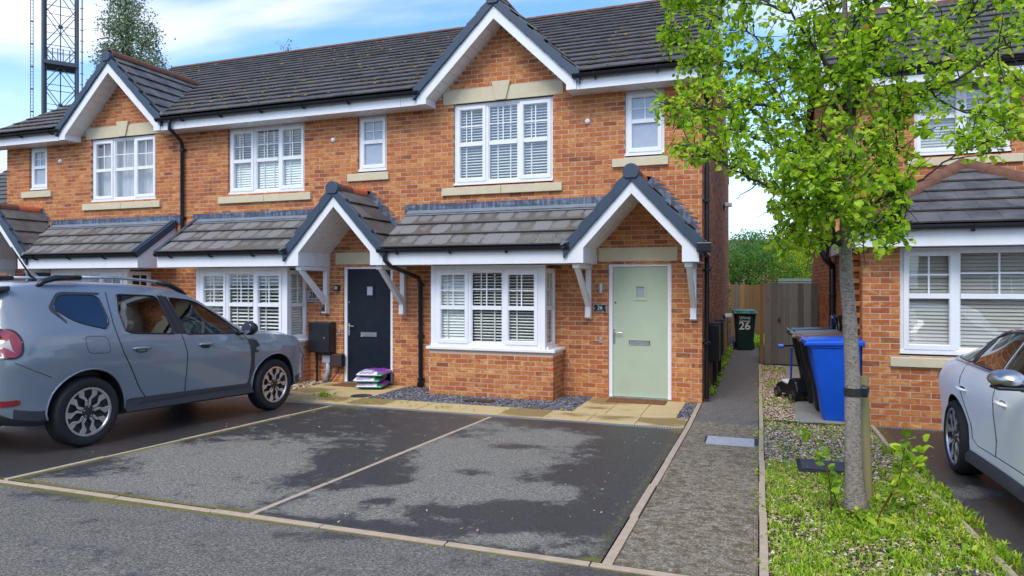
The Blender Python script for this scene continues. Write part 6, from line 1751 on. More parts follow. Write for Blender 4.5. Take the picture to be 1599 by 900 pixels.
v_f = smooth_poly([(1.08,1.005,.04),(.99,1.325,.06),(1.25,1.30,.25),(1.70,1.13,.2),(1.98,1.0,.1),(2.02,.975,.1)])
aud = car('white sporty hatchback with silver door mirrors parked beside the right house', (2.62, 7.36, ground(7.36)+0.003), -pi/2-radians(.3), 1.0, B2, 2.82, .335, .255, .245, 1.63,
    M['paint_white'], M['cladding'], (-1.06, 3.68),
    [('quarter', v_q, 'darkglass', False), ('rear', v_r, 'darkglass', True), ('front', v_f, 'carglass', True)],
    .375, (-.30, 1.95, .50, .74), lambda x: .30 if x < -.5 else .235, 5, dict(kind='split', ph=.1, web=False), 'alloy', 'alloy_dark')
aud.rotation_euler = (0, -math.atan(0.0343), -pi/2-radians(.3))
for s in (-1, 1):
    seam(B2, [(.02,1.24),(.12,1.02),(.16,.90),(.30,.70),(.42,.52),(.46,.40)], s, .0055, parent=aud)
    seam(B2, [(1.02,1.33),(1.06,1.0),(1.10,.75),(1.06,.36)], s, .0055, parent=aud)
    seam(B2, [(.46,.40),(.60,.36),(2.1,.36),(2.22,.42),(2.25,.70),(2.15,.93)], s, .004, parent=aud)
    # shoulder crease
    seam(B2, [(-.95,.90),(-.5,.915),(0,.905),(.6,.885),(1.4,.865),(2.2,.845),(3.0,.78)], s, .007, -.003, 'slotdark' if False else 'paint_m', 'shoulder_crease', aud) if 'paint_m' in M else None
    for hx in (.20, 1.22):
        q = MB(); y = s*(B2.side_y(hx+.1, .82)); q.tube([(hx,y,.80),(hx+.03,y+s*.032,.807),(hx+.14,y+s*.034,.805),(hx+.19,y,.797)], [.008,.016,.016,.010], 8)
        h_ = q.build('door_handle', M['paint_white'], aud, smooth=True)
        put('handle_cup', drape(B2, smooth_poly([(hx+.03,.83,.4),(hx+.17,.825,.4),(hx+.16,.78,.4),(hx+.04,.78,.4)]), .0015, s, M['slotdark']), aud)
    tr = seam(B2, [(-.66,1.045),(-.30,1.185),(.12,1.275),(.42,1.335),(.95,1.345),(1.26,1.315),(1.72,1.145),(2.02,.985)], s, .011, .004, 'chrome', 'window_trim', aud)
    seam(B2, [(-.66,1.045),(-.4,1.03),(.2,1.02),(1.05,.995),(2.02,.97)], s, .010, .004, 'chrome', 'window_trim', aud)
    put('sill_skirt', drape(B2, [(.42,.20),(.44,.30),(2.30,.28),(2.36,.20)], .022, s, M['cladding']), aud)
    put('sill_blade', drape(B2, [(.42,.31),(.50,.345),(2.25,.325),(2.30,.285),(.46,.295)], .014, s, M['paint_white']), aud)
    put('wing_badge', drape(B2, [(2.32,.80),(2.52,.79),(2.50,.76),(2.34,.77)], .005, s, M['redlamp']), aud)
    q = MB(); q.tube([(1.83,s*.83,.965),(1.84,s*.93,.975)], .026, 8); mir = q.build('door_mirror', M['black'], aud, smooth=True)
    q = MB(); q.lathe([(0,-.09),(.05,-.085),(.078,-.06),(.082,-.02),(.07,.06),(.04,.11),(0,.125)], (0,0,0), 'x', 22); q.xf(Matrix.Translation((1.86, s*1.015, 1.035)) @ Matrix.Diagonal((1,1.35,.82,1))); q.build('mirror_shell', M['steel'], mir, smooth=True)
    q = MB(); q.box(1.78,1.96,min(s*.91,s*1.10),max(s*.91,s*1.10),.965,.99); q.build('mirror_base', M['black'], mir, bevel=.01)
    put('tail_lamp', drape(B2, smooth_poly([(-1.04,.90,.2),(-.78,.90,.3),(-.80,.80,.3),(-1.04,.76,.2)]), .006, s, M['redlamp']), aud)
    put('headlamp', drape(B2, smooth_poly([(3.2,.76,.3),(3.6,.66,.2),(3.6,.58,.2),(3.3,.62,.3)]), .006, s, M['clearlamp']), aud)
    q = MB(); q.box(.40,.95,s*.16 if s>0 else -.60,s*.60 if s>0 else -.16,.52,.68); q.prism([(.30,s*.16,.66),(.45,s*.16,.66),(.25,s*.16,1.14),(.13,s*.16,1.14)], (0,s*.42,0)); st = q.build('front_seat', M['seat'], aud, bevel=.03)
for c in [c for c in aud.children if c.name.startswith('front_seat')]: c.location.x = 0.70
q = MB(); q.prism([(1.60,-.68,.55),(1.66,-.68,.93),(1.94,-.68,.96),(1.94,-.68,.55)], (0,1.36,0)); q.build('dashboard', M['blackmatt'], aud, bevel=.02)

screen('windscreen', [(1.28+i*.105, .004) for i in range(10)], 'darkglass', B2, aud)
screen('rear_screen', [(-.72+i*.10, .004) for i in range(10)], 'darkglass', B2, aud)
q = MB(); q.prism([(3.62,-.42,.30),(3.62,.42,.30),(3.58,.50,.56),(3.58,-.50,.56)], (.10,0,0)); q.build('grille', M['black'], aud, bevel=.03)
for s in (-1, 1):
    q = MB(); q.box(3.46,3.60,min(s*.52,s*.72),max(s*.52,s*.72),.27,.40); q.build('air_intake', M['black'], aud, bevel=.02)
q = MB(); q.box(3.722,3.735,-.26,.26,.36,.47); q.build('number_plate', M['print_w'], aud)
# ================================================================ trees and plants
def leaf_faces(m, p, d, up, L, Wd, fold=0.25):
    """heart-like leaf: p base, d direction, up normal; 4 triangles / 6 verts"""
    sd = d.cross(up)
    if sd.length < 1e-4: sd = Vector((1,0,0))
    sd.normalize(); nn = sd.cross(d).normalized()
    a = p; b = p + d*L*0.32 + sd*Wd*0.5 + nn*fold*Wd*0.5; c = p + d*L*0.72 + sd*Wd*0.36 + nn*fold*Wd*0.35 ; e = p + d*L - nn*fold*L*0.25
    f = p + d*L*0.72 - sd*Wd*0.36 + nn*fold*Wd*0.35; g = p + d*L*0.32 - sd*Wd*0.5 + nn*fold*Wd*0.5; h = p + d*L*0.45
    m.idx([a,b,c,e,f,g,h], [(0,1,6),(1,2,6),(2,3,6),(3,4,6),(4,5,6),(5,0,6)])
def rv(s=1.0): return Vector((random.gauss(0,1), random.gauss(0,1), random.gauss(0,1)))*s
YAW = radians(19.8); SY, CY_ = sin(YAW), cos(YAW)
def at(u, v, Y):
    """point seen at photo pixel u,v on the plane at distance Y"""
    k = (u-800)/1070; d = Y/(CY_+k*SY); return Vector((d*(-SY+k*CY_), Y, 1.8+(443-v)/1070*d))
tree = thing('street_tree', 'young staked tree with grey bark and bright green leaves in the weedy bed', 'tree', (0.70, 5.65, ground(5.65)))
TB = tree.location.copy(); tree.location = (0,0,0)
TY = 5.65
m = MB()
trunk = [(1338,812),(1337,780),(1335,740),(1333,650),(1331,590),(1327,500),(1323,440),(1320,390),(1321,330),(1324,250),(1326,180),(1323,110),(1321,40),(1318,-60),(1315,-160)]
rad = [.115,.080,.062,.057,.054,.050,.046,.042,.039,.034,.030,.025,.020,.015,.008]
m.tube([at(u,v,TY) for u,v in trunk], rad, 14); 
trk = m.build('trunk', M['bark'], tree, smooth=True)
dm = trk.data
for vtx in dm.vertices:
    k = sin(vtx.co.z*31+vtx.co.x*40)*.002+sin(vtx.co.z*13)*.003; vtx.co.x += k; vtx.co.y += k*.7
limbs = [ # pixel path with depth offsets, radius
 ([(1320,395,0),(1290,345,-.1),(1245,310,-.25),(1190,285,-.35),(1140,262,-.4),(1085,232,-.42)], .020),
 ([(1322,330,0),(1300,290,.15),(1262,250,.3),(1205,225,.4),(1150,205,.45)], .018),
 ([(1324,260,0),(1290,215,-.1),(1240,180,-.2),(1180,165,-.3),(1110,170,-.3),(1050,165,-.35)], .022),
 ([(1326,205,0),(1298,160,.1),(1262,130,.2),(1225,100,.3),(1180,60,.35),(1120,30,.4)], .022),
 ([(1326,185,0),(1300,120,-.15),(1270,70,-.25),(1235,20,-.3),(1215,-40,-.3)], .022),
 ([(1325,180,0),(1345,130,.1),(1352,90,.15),(1380,40,.2),(1395,0,.25),(1405,-60,.3)], .024),
 ([(1327,200,0),(1342,150,-.15),(1350,110,-.2),(1370,60,-.3),(1420,0,-.35),(1440,-60,-.4)], .020),
 ([(1326,230,0),(1380,185,.2),(1440,150,.3),(1480,80,.35),(1510,30,.4),(1540,-20,.4)], .020),
 ([(1324,270,0),(1370,200,-.1),(1403,168,-.15),(1450,140,-.2),(1510,115,-.25),(1560,75,-.3),(1615,45,-.3),(1680,20,-.3)], .018),
 ([(1322,320,0),(1360,270,.1),(1398,235,.15),(1400,170,.2),(1410,110,.25)], .014),
 ([(1320,360,0),(1350,325,-.2),(1395,300,-.35),(1440,280,-.4),(1480,250,-.45),(1530,225,-.5),(1590,200,-.5)], .014),
 ([(1320,385,0),(1350,360,-.15),(1385,355,-.25),(1412,350,-.3)], .010),
 ([(1320,390,0),(1290,370,.1),(1250,360,.1),(1215,350,.1)], .012),
 ([(1321,350,0),(1300,320,-.3),(1290,290,-.5),(1270,270,-.6)], .012),
 ([(1480,80,.35),(1520,90,.3),(1560,120,.2),(1600,130,.1),(1650,150,0)], .010),
 ([(1450,140,-.2),(1490,170,-.2),(1540,180,-.2),(1590,165,-.2)], .009),
 ([(1190,285,-.35),(1165,300,-.35),(1150,312,-.35)], .007),
 ([(1240,180,-.2),(1200,130,-.1),(1150,100,0),(1090,90,0),(1050,60,0)], .012),
 ([(1326,100,0),(1300,40,.2),(1290,-20,.3),(1280,-80,.3)], .014),
 ([(1323,60,0),(1350,10,-.1),(1370,-60,-.2)], .012),
 ([(1235,20,-.3),(1180,0,-.3),(1110,-20,-.3),(1060,-10,-.3)], .012),
 ([(1510,30,.4),(1560,10,.3),(1600,-10,.3),(1660,-10,.3)], .010),
]
SKYGAP = [(1165,325,34,46),(1190,345,22,20),(1030,300,40,60),(1010,90,24,60),(1100,300,60,26),(1500,330,80,40),(1462,238,26,24),(1585,235,20,20),(1545,262,50,14),(1475,340,60,60),(1585,95,20,14),(1437,118,16,10),(1300,95,14,10),(1215,60,9,24),(1240,20,14,10),(1380,15,12,16)]
UPPER = [(1480,62,60,20),(1540,35,50,16),(1590,120,14,40)]
leaves = []; twm = MB()
def pixof(p): return px(p.x, p.y, p.z)
def allowed(p):
    u, v = pixof(p)
    for (cx_, cy_, rx, ry) in SKYGAP:
        if ((u-cx_)/rx)**2+((v-cy_)/ry)**2 < 1: return False
    if u < 1022+8*sin(v*.07)+ (0 if v > 60 else 10): return False
    if v > 268+12*sin(u*.09) and u < 1150: return False
    if v > 395+10*sin(u*.12): return False
    if u > 1425 and v > 262+ 14*sin(u*.05): return False
    return True
def twig(p, d, L, r, depth):
    n = max(3, int(L/0.055)); pts = [p.copy()]; q = p.copy(); dd = d.copy()
    for i in range(n):
        dd = (dd + rv(.16) + Vector((0,0,.05))).normalized(); q = q + dd*(L/n); pts.append(q.copy())
    if not all(allowed(x) for x in pts[1:3]): return
    twm.tube(pts, [r*(1-.75*i/n) for i in range(n+1)], 4, cap=False)
    for i in range(1, n+1):
        if depth > 0 and random.random() < .38: twig(pts[i], (dd*.5+rv(.6)).normalized(), L*random.uniform(.4,.65), r*.55, depth-1)
        k = random.choice((2,2,3,4)) if depth < 2 else random.choice((0,1,2))
        for _ in range(k):
            ld = (dd*.4 + rv(.55) + Vector((0,0,-.30))).normalized(); b = pts[i] + ld*random.uniform(.01,.035)
            if allowed(b): leaves.append((b, ld, (Vector((0,0,1))+rv(.55)).normalized()))
for path, r in limbs:
    P3 = [at(u, v, TY+dy) for u, v, dy in path]
    # catmull resample
    pts = []
    for i in range(len(P3)-1):
        p0, p1, p2, p3 = P3[max(i-1,0)], P3[i], P3[i+1], P3[min(i+2,len(P3)-1)]
        for k in range(5):
            t = k/5; pts.append(0.5*((2*p1)+(p2-p0)*t+(2*p0-5*p1+4*p2-p3)*t*t+(3*p1-3*p2+p0*-1+p3)*t**3))
    pts.append(P3[-1]); N = len(pts)
    pts = [p + rv(.006) for p in pts]
    mm = MB(); mm.tube(pts, [.8*r*(1-.72*i/(N-1)) for i in range(N)], 7); mm.build('branch', M['bark_dark'], tree, smooth=True)
    for i in range(2, N):
        t = (pts[i]-pts[i-1]).normalized(); f = i/N
        for _ in range((3 if random.random() < .45 else 2) if f > .25 else 1):
            if pixof(pts[i])[0] > 1400 and pixof(pts[i])[1] < 250 and random.random() < .45: continue
            d = (t*.6 + rv(.75)); d.z += .12; d.normalize()
            twig(pts[i], d, random.uniform(.16,.36)*(1.15-.4*f), .0055, 1)
    twig(pts[-1], (pts[-1]-pts[-2]).normalized(), .3, .005, 1)
for u in range(25):     # leading shoots above the frame
    p = at(random.uniform(1240,1430), random.uniform(-150,60), TY+random.uniform(-.3,.3)); twig(p, (rv(.6)+Vector((0,0,.6))).normalized(), .35, .006, 1)
# lower tufts that hang in the photograph
for (u, v, dy, cnt) in ((1180,300,-.3,4),(1160,345,-.3,3),(1215,330,0,5),(1225,365,0,6),(1280,365,-.3,8),(1360,375,-.3,7),(1400,375,-.35,7),(1300,330,-.5,8),(1250,300,-.4,7),(1220,250,-.3,6),(1280,230,-.5,7),(1350,250,-.5,7),(1420,260,-.4,5),(1120,245,-.4,5),(1060,245,-.4,4),(1040,215,-.35,3),(1350,310,-.5,6),(1150,310,-.3,2),(1570,190,-.4,5),(1520,205,-.4,4),(1440,215,-.3,3),(1180,200,0,6),(1100,130,0,5),(1060,100,0,4),(1045,50,0,4),(1060,15,0,5),(1130,60,.2,5),(1240,100,.2,5),(1330,60,-.3,6),(1290,60,-.3,5),(1410,60,-.3,4),(1460,30,-.2,4),(1150,150,-.3,5),(1080,205,-.4,4)):
    for _ in range(cnt):
        p = at(u+random.gauss(0,18), v+random.gauss(0,14), TY+dy+random.gauss(0,.1)); twig(p, (rv(.7)+Vector((0,0,-.1))).normalized(), random.uniform(.12,.26), .004, 1)
twm.build('twigs', M['bark_dark'], tree, smooth=True, kind='stuff')
random.shuffle(leaves)
leaves.sort(key=lambda l: (l[0]-CAM).length)
crown = MB(); single = 0
for i, (b, d, up) in enumerate(leaves):
    L = random.uniform(.026,.056); wd = L*random.uniform(.75,.95)
    u_, v_ = pixof(b)
    if single < 300 and 0 < u_ < 1599 and 0 < v_ < 900:
        q = MB(); leaf_faces(q, Vector((0,0,0)), d, up, L*1.1, wd*1.1, random.uniform(.1,.5)); q.build('leaf', M['leaf'], tree, loc=b); single += 1
    else:
        crown.rnd = random.uniform(.001,.999); leaf_faces(crown, b, d, up, L, wd, random.uniform(.1,.5))
crown.build('crown', M['leaf'], tree, kind='stuff')
print('leaves', len(leaves))
# basal suckers are separate plants
def sucker(u, v, H, lean, n, label):
    g0 = at(u, v, TY-.1); X, Y = g0.x, TY + random.uniform(-.35,.1)
    o = thing('tree_sucker', label, 'plant', (X, Y, ground(Y)))
    st = MB(); lf = MB(); pts = [Vector((0,0,0))]; d = Vector((lean, random.uniform(-.2,.2), 1)).normalized()
    for i in range(8): pts.append(pts[-1]+d*H/8); d = (d+rv(.09)).normalized()
    st.tube(pts, [.006*(1-.08*i) for i in range(9)], 5); st.build('stem', plain('red_stem', (0.12,0.05,0.03), .7), o, smooth=True)
    for i in range(n):
        p = pts[random.randint(3,8)]; ld = (rv(.6)+Vector((0,0,.1))).normalized(); lf.rnd = random.uniform(.5,.93)
        leaf_faces(lf, p+ld*.02, ld, (Vector((0,0,1))+rv(.4)).normalized(), random.uniform(.045,.085), random.uniform(.045,.075), .2)
    lf.build('leaves', M['weed'], o, kind='stuff')
sucker(1312,806,.62,-.22,24,'leafy tree sucker with red stems left of the trunk foot')
sucker(1298,800,.45,-.05,16,'short leafy sucker farthest left of the trunk foot')
sucker(1364,806,.66,.25,46,'tall leafy tree sucker right of the trunk foot against the stake')
sucker(1378,806,.62,.50,40,'arching leafy sucker right of the stake leaning to the driveway')
# stake, tie
stk = thing('tree_stake', 'round greenish wooden stake standing behind the tree trunk', 'stake', (0.80, 5.95, ground(5.95)))
p_top = at(1349, 588, 5.95)
q = MB(); q.tube([(0,0,0),(p_top.x-.80,0,p_top.z-ground(5.95))], .034, 14); q.build('pole', M['wood_post'], stk, sharp=40)
ti = thing('tree_tie', 'black rubber belt with a buckle tying the tree trunk to the stake', 'tree tie', tuple(at(1332,612,TY)))
q = MB(); q.lathe([(.058,-.03),(.062,-.028),(.062,.028),(.058,.03)], (0,0,0), 'z', 24); q.build('belt', M['blackmatt'], ti, sharp=40)
q = MB(); q.box(.055,.13,.12,.20,-.025,.025); q.box(.05,.105,.0,.13,-.04,.04); q.build('spacer', M['black'], ti, bevel=.012)

# ---- ground cover in the bed
def blades(name, label, n, area, mat, h=(.03,.09), dens=None, seed=3, wide=.006, z=0.01):
    rd = random.Random(seed); m = MB()
    for _ in range(n):
        x, y = rd.uniform(area[0], area[1]), rd.uniform(area[2], area[3])
        if dens and rd.random() > dens(x, y): continue
        k_ = dens(x, y) if dens else 1.0
        H = rd.uniform(*h)*(.55+.75*k_); a = rd.uniform(0, 6.28); w = wide*rd.uniform(.6,1.6); b = Vector((x, y, ground(y)+z)); l = Vector((cos(a), sin(a), 0)); s_ = Vector((-sin(a), cos(a), 0))*w
        m.rnd = rd.uniform(.001,.999); be = rd.uniform(.2,1.1)
        m.idx([b-s_, b+s_, b+l*H*be*.4+s_*.8+Vector((0,0,H*.6)), b+l*H*be*.4-s_*.8+Vector((0,0,H*.6)), b+l*H*be+Vector((0,0,H*(1-.25*be)))], [(0,1,2,3),(3,2,4)])
    o = m.build(name, M[mat], None); o['kind'] = 'stuff'; o['label'] = label
def rosettes(name, label, n, area, mat, size=(.03,.08), dens=None, seed=4, z=.012, broad=.45):
    rd = random.Random(seed); m = MB()
    for _ in range(n):
        x, y = rd.uniform(area[0], area[1]), rd.uniform(area[2], area[3])
        if dens and rd.random() > dens(x, y): continue
        c = Vector((x, y, ground(y)+z)); S_ = rd.uniform(*size); base = rd.uniform(0,1)
        for k in range(rd.randint(4,8)):
            a = rd.uniform(0,6.28); e = rd.uniform(.15,1.0); d = Vector((cos(a)*cos(e), sin(a)*cos(e), sin(e)))
            m.rnd = min(.999, max(.001, base*.7+rd.uniform(0,.3)))
            leaf_faces(m, c + Vector((rd.uniform(-.01,.01), rd.uniform(-.01,.01), rd.uniform(0,.03))), d, Vector((0,0,1)), S_*rd.uniform(.6,1.1), S_*broad, .25)
    o = m.build(name, M[mat], None); o['kind'] = 'stuff'; o['label'] = label
from mathutils import noise as mnoise
def dens_bed(x, y):
    n = .5+.9*mnoise.noise(Vector((x*2.6, y*2.6, 3.1)))+.7*mnoise.noise(Vector((x*8, y*8, 7.7))); n = min(1, max(0, n))
    if y > 7.15: return .10+.25*n*(1 if y > 8.6 else .4)
    if y > 6.5: return .55*n+.25
    return .28+.72*n
blades('grass', 'bright green grass and weeds in the bed round the tree', 42000, (.06,1.32,3.0,9.5), 'weed', (.018,.055), dens_bed, 3, .0038)
rosettes('grass', 'low leafy weeds in the bed round the tree', 5200, (.06,1.32,3.0,9.5), 'weed', (.010,.032), dens_bed, 4, broad=.42)
rosettes('grass', 'larger broad-leaved weeds at the tree foot', 150, (.55,1.34,4.6,6.3), 'weed', (.03,.07), lambda x,y: dens_bed(x+3,y), 8, broad=.5)
blades('grass', 'weeds spilling over the right edging of the bed', 2600, (1.22,1.46,3.2,8.6), 'weed', (.02,.07), lambda x,y: .6+.4*sin(y*8), 5)
rosettes('grass', 'weeds spilling over the right edging', 420, (1.22,1.48,3.2,7.6), 'weed', (.015,.045), lambda x,y: .5+.5*sin(y*9), 12)
rosettes('grass', 'weeds along the foot of the side wall', 420, (-.79,-.66,11,20), 'weed', (.03,.10), lambda x,y: .5+.5*sin(y*5), 6)
rosettes('grass', 'weeds along the kerb between path and bed', 160, (-.05,.06,3.6,16), 'weed', (.015,.035), lambda x,y: .5+.5*sin(y*6), 7, z=.02)
rosettes('grass', 'weeds in the gravel strip', 420, (.06,.50,9.2,16), 'weed', (.02,.05), lambda x,y: .35+.45*sin(y*3), 9)
blades('grass', 'rough grass in the back garden beyond the bin', 4000, (-.5,1.8,20.5,24.3), 'weed', (.04,.14), None, 10, .01)
rosettes('grass', 'tuft of grass on the slabs before the navy door', 26, (-6.55,-6.30,9.1,9.3), 'weed', (.03,.07), None, 13, z=.02)
rosettes('grass', 'weeds between the slabs and the slate chips', 60, (-6.9,-2.4,8.8,9.4), 'weed', (.015,.035), None, 14, z=.012)
# big dock leaves at the foot of the trunk
dk = thing('dock_plant', 'clump of long broad dock leaves at the foot of the tree trunk', 'plant', (.62, 5.42, ground(5.42)))
for k in range(11):
    a = random.uniform(0,6.28) if k > 4 else radians(180+k*38); q = MB(); e = random.uniform(.25,.8); d = Vector((cos(a)*cos(e), sin(a)*cos(e), sin(e)))
    L = random.uniform(.18,.32); sd = d.cross(Vector((0,0,1))).normalized(); vs = []; fs = []
    for i in range(7):
        t = i/6; c = d*L*t + Vector((0,0,-.10*t*t*L/.2)); w = .034*sin(pi*min(1,t*.9+.08))**.7; vs += [c-sd*w+Vector((0,0,.012)), c, c+sd*w+Vector((0,0,.012))]
    for i in range(6): fs += [(i*3,i*3+1,i*3+4,i*3+3),(i*3+1,i*3+2,i*3+5,i*3+4)]
    q.idx(vs, fs); q.build('leaf', M['weed'], dk, loc=(random.uniform(-.03,.12),random.uniform(-.05,.05),.01), smooth=True)

# ---- background foliage
def bushy(name, label, cat, base, blobs, n, mat, size, trunk_h=0.0, tm='bark_dark', droop=0.0, group=None, clump=26, limbs_=True):
    """blobs: (x,y,z,rx,ry,rz) relative to base"""
    o = thing(name, label, cat, base, group=group); m = MB(); rd = random.Random(hash(label) % 9999 if False else len(label)*7+n)
    tot = sum(b[3]*b[5] for b in blobs)
    for b in blobs:
        k = int(n*b[3]*b[5]/tot/clump)
        for _ in range(k):
            v = Vector((rd.gauss(0,1), rd.gauss(0,1), rd.gauss(0,1))).normalized()*(rd.random()**.33)
            c = Vector((b[0]+v.x*b[3], b[1]+v.y*b[4], b[2]+v.z*b[5])); cs = size*rd.uniform(2.0,4.5); tone = rd.uniform(-.22,.22)
            for _ in range(clump):
                p = c + Vector((rd.gauss(0,1), rd.gauss(0,1), rd.gauss(0,.8)))*cs*.5
                d = Vector((rd.gauss(0,1), rd.gauss(0,1), rd.gauss(-droop,1))).normalized(); up = Vector((rd.gauss(0,.6), rd.gauss(0,.6), 1)).normalized()
                s_ = size*rd.uniform(.6,1.3); sd = d.cross(up); sd = sd.normalized() if sd.length > 1e-3 else Vector((1,0,0))
                m.rnd = min(.999, max(.001, .5+tone+rd.uniform(-.28,.28)))
                m.idx([p, p+d*s_*.5+sd*s_*.3, p+d*s_, p+d*s_*.5-sd*s_*.3], [(0,1,2,3)])
    m.build('crown' if cat == 'tree' else 'foliage', M[mat], o, kind='stuff')
    t = MB(); zt = max(b[2] for b in blobs)
    t.tube([(0,0,0),(0,0,zt*.5),(0.1,0,zt)], [max(.06, zt*.022), max(.04,zt*.014), .02], 8)
    for b in blobs[:10]:
        t.tube([(0,0,max(.2,b[2]-b[5]*1.1)*.8),(b[0]*.6,b[1]*.6,b[2]-b[5]*.3),(b[0],b[1],b[2]+b[5]*.6)], [max(.03,zt*.008),max(.02,zt*.005),.012], 5)
    t.build('trunk' if cat == 'tree' else 'stems', M[tm], o, smooth=True)
    return o
bushy('hedge', 'dark green bush behind the brown garden fence', 'bush', (-.4, 26.0, 0), [(-.6,0,1.6,1.4,.9,1.5),(.6,.1,1.8,1.3,.9,1.5),(1.5,.2,1.6,1.0,.8,1.4),(.0,.3,2.5,1.0,.8,.9),(-1.3,.3,2.2,1.0,.8,1.2)], 34000, 'hedge', .065)
bushy('hedge', 'bright yellow green bush above the grey gate', 'bush', (2.6, 27.5, 0), [(-.5,0,2.0,1.4,1.0,1.5),(.8,.2,2.2,1.3,1.0,1.5),(-1.2,0.3,2.5,.9,.8,1.0)], 26000, 'hedge_y', .075)
bushy('garden_tree', 'taller mid green tree behind the yellow green bush', 'tree', (.9, 34, 0), [(-1.0,0,3.2,1.6,1.2,1.0),(1.0,0,3.0,1.6,1.2,.9),(2.6,0,2.8,1.2,1,1.0)], 15000, 'hedge', .11)
# poplar and twig beyond the roofs
pb = at(200, 60, 38)
bushy('poplar_tree', 'tall thin-crowned poplar tree behind the terrace roof beside the mast', 'tree', (pb.x, 38, 0),
    [(-.9,0,18.2,1.5,1.6,1.6),(.6,0,20.2,1.7,1.6,2.0),(-1.0,0,21.0,1.1,1.3,1.8),(1.6,0,18.4,1.0,1.2,1.8),(2.6,0,16.6,1.1,1.2,1.8),(.5,0,16.8,1.8,1.5,1.9),(-2.4,0,16.6,.6,.8,.8),(-.2,0,23,1.3,1.3,1.6),(-1.9,0,19.2,.6,.8,.8),(1.2,0,14.2,2.2,1.5,1.8),(-1.2,0,14.5,1.6,1.4,1.6)], 21000, 'poplar', .19, droop=.3, clump=22)
tp = at(452, 84, 38)
bushy('distant_tree', 'tip of a small leafy tree just showing over the main roof ridge', 'tree', (tp.x, 38, 0), [(0,0,tp.z-.6,.8,.5,.55),(-.1,0,tp.z+.2,.35,.4,.5),(0,0,tp.z-2.2,1.5,1,1.2)], 1300, 'poplar', .17, clump=10)

# ---- mast
mast = thing('lattice_mast', 'tall grey lattice telecoms mast behind the terrace on the left', 'mast', (0,0,0))
MY = 45; mc_ = at(95, 100, MY); Wm = 2.55/2
legs = [(-Wm,-1.1),(Wm,-1.1),(Wm-.06,1.2),(-Wm+.06,1.2)]
mx, my = mc_.x, MY
for (dx, dy) in legs:
    q = MB(); q.tube([(mx+dx,my+dy,0),(mx+dx,my+dy,32)], .13 if dx < 0 else .12, 8); q.build('leg', M['mast'], mast)
z = 9.0; k = 0
while z < 30:
    q = MB(); H = 3.55
    for (a, b) in ((0,1),(1,2),(2,3),(3,0)):
        A, B = legs[a], legs[b]
        A3 = lambda zz: Vector((mx+A[0],my+A[1],zz)); B3 = lambda zz: Vector((mx+B[0],my+B[1],zz))
        q.tube([A3(z),B3(z+H)], .035, 4); q.tube([B3(z),A3(z+H)], .035, 4); q.tube([A3(z+H/2),B3(z+H/2)], .025, 4); q.tube([A3(z),B3(z)], .03, 4)
    q.lathe([(0,-.03),(.2,-.03),(.2,.03),(0,.03)], (mx,my-.9,z+H/2), 'y', 8)
    q.build('brace', M['mast'], mast); z += H; k += 1
q = MB(); q.tube([(mx,my+.2,8),(mx,my+.2,32)], .05, 6)
for dx in (-Wm-.12, -Wm+.22, Wm+.1, Wm-.15): q.tube([(mx+dx,my-1.0,8),(mx+dx,my-1.0,32)], .045, 6)
q.build('cables', M['mast'], mast)
q = MB(); lx = mx-Wm-.85
for dx in (-.10,.10): q.tube([(lx+dx,my-.9,8),(lx+dx,my-.9,32)], .03, 5)
zz_ = 8
while zz_ < 32: q.box(lx-.10,lx+.10,my-.91,my-.89,zz_,zz_+.03); zz_ += .3
for zz_ in range(9, 32, 2): q.box(lx-.12,lx+.14,my-.95,my-.85,zz_*1.0,zz_+.12)
q.build('ladder', M['mast'], mast)
q = MB(); rx_ = mx+Wm+.38; q.tube([(rx_,my-.9,8),(rx_,my-.9,32)], .05, 5)
for zz_ in range(9, 32): q.box(rx_-.16,rx_+.12,my-.94,my-.86,zz_*1.0,zz_+.05)
q.build('side_pole', M['mast'], mast)
pz = at(95,100,MY).z
q = MB(); q.box(mx-Wm,mx+Wm,my-1.2,my+1.5,pz-.35,pz-.15); q.box(mx-Wm-.05,mx+Wm+.05,my-1.3,my-1.2,pz-.45,pz-.10)
q.build('platform', M['mast'], mast)
q = MB()
for dx in (-1.0,-.6,-.2,.2,.7): q.tube([(mx+dx,my-1.25,pz-.2),(mx+dx,my-1.25,pz+1.0)], .04, 5)
for h_ in (.5,.95): q.tube([(mx-1.1,my-1.25,pz+h_),(mx+1.1,my-1.25,pz+h_)], .02, 5)
q.build('railing', M['mast'], mast)

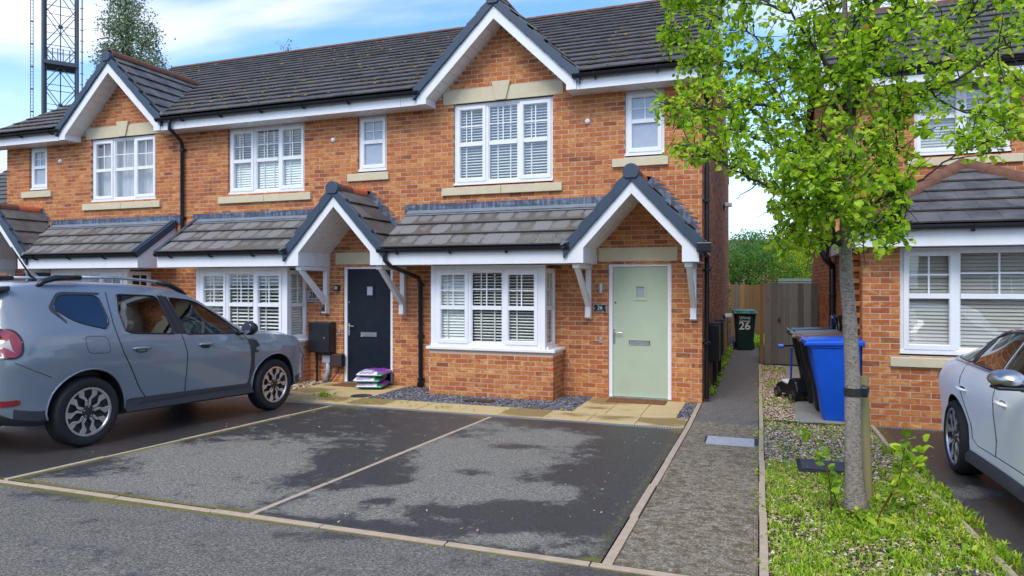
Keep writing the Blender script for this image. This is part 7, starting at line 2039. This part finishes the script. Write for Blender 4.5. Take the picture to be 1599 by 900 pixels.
# ---- far houses
def far_house(label, x0, x1, y, ez, rz, depth=8, chim=None, brickm='mortar'):
    o = thing('distant_house', label, 'house', ((x0+x1)/2, y, 0)); L = (x1-x0)/2
    q = MB(); q.box(-L, L, 0, depth, 0, ez); q.build('wall', far_brick, o)
    th = MB(); n = 12; T = (rz-ez)/(depth/2+.3)
    for s in (0, 1):
        for k in range(n):
            a, b = k/n, (k+1)/n
            ya, yb = -.3+(depth/2+.3)*a, -.3+(depth/2+.3)*b; za, zb = ez+(rz-ez)*a, ez+(rz-ez)*b
            if s: ya, yb = depth-ya, depth-yb
            th.idx([(-L-.2,ya,za+.04),(L+.2,ya,za+.04),(L+.2,yb,zb),(-L-.2,yb,zb),(-L-.2,ya,za),(L+.2,ya,za)], [(0,1,2,3) if not s else (3,2,1,0), (0,4,5,1)])
    for s in (-1,1): th.prism([(s*L,-.2,ez),(s*L,depth/2,rz-.03),(s*L,depth+.2,ez)], (-s*.2,0,0))
    th.build('roof', M['tile_main'], o)
    q = MB(); q.tube([(-L-.2,depth/2,rz),(L+.2,depth/2,rz)], .12, 8); q.build('ridge', M['ridge'], o)
    if chim is not None:
        q = MB(); q.box(chim-.35,chim+.35,depth/2-.3,depth/2+.3,rz-.4,rz+.7); q.box(chim-.4,chim+.4,depth/2-.35,depth/2+.35,rz+.7,rz+.8); c = q.build('chimney', far_brick, o)
        q = MB(); q.lathe([(.12,0),(.10,.35),(.08,.35),(.08,0)], (chim,depth/2,rz+.8), 'z', 10); q.build('chimney_pot', M['ridge'], c)
    for k in range(2):
        wx = -L*.5+k*L
        for wz in (1.0, 3.4):
            q = MB(); q.box(wx-.7,wx+.7,-.03,.05,wz,wz+1.2); w_ = q.build('window', M['white'], o); q = MB(); q.box(wx-.62,wx-.04,-.045,-.031,wz+.08,wz+1.12); q.box(wx+.04,wx+.62,-.045,-.031,wz+.08,wz+1.12); q.build('pane', M['darkglass'], w_)
    return o
far_brick = plain('far_brick', (0.30,0.12,0.07), .9, var=.3, scale=3)
dz = at(1180, 373, 60)
far_house('long grey roofed house beyond the bushes between the two houses', -3.5, 8.5, 60, at(1180,390,60).z, at(1180,371,60).z+.0, 9, chim=0.5)
# neighbour at far left
nb = thing('neighbour_house', 'brick house with a dark tiled roof just visible at the left edge', 'house', (-20.5, 13.5, 0))
q = MB(); q.box(-3.5,1.6,0,8,-.1,4.0); q.build('wall', far_brick, nb)
roof_tiles(nb, (-24.5+20.5, -0.3, 3.6), (1,0,0), (0,cos(radians(33)),sin(radians(33))), 6.0, 5.0, (), False, 'tile_main')
q = MB(); q.prism([(2.0,-.3,3.4),(2.0,4.0,6.2),(2.0,4.0,6.45),(2.0,-.3,3.65)], (.05,0,0)); q.build('barge_board', M['fascia'], nb)
# ---- the houses across the road, seen in the windows' reflections
for k, (xa, xb, yy_) in enumerate(((-13.5,-5.2,-17.0),(-3.0,6.0,-17.5),(8.5,17,-17.0),(-24,-15.5,-16.5))):
    far_house(['brick house across the road opposite the terrace','brick house across the road directly behind the camera','brick house across the road at the far right behind','brick house across the road at the far left behind'][k], xa, xb, yy_-8, 5.0, 7.6, 8, None)
for o in [o for o in COL.objects if o.name.startswith('distant_house') and o.location.y < 0]: o.rotation_euler = (0,0,pi); o.location.y += 8
# ================================================================ move roots to their bases
def rebase(root, loc):
    loc = Vector(loc); root.location = loc
    for ch in root.children: ch.location = ch.location - loc
rebase(h26, (-3.26, F, 0)); rebase(h28, (-8.26, F, 0)); rebase(h30, (-13.35, F, 0)); rebase(h24, (2.6, FY, 0)); rebase(tree, TB)
rebase(gt, (0.66, 16.15, 0)); rebase(fb, (0.5, 24.5, 0)); rebase(fg, (-0.62, 21.0, 0)); rebase(fr_, (1.4, 22.0, 0)); rebase(mast, (mx, my, 0)); mast.rotation_euler = (0, 0, atan2(-mx, my))
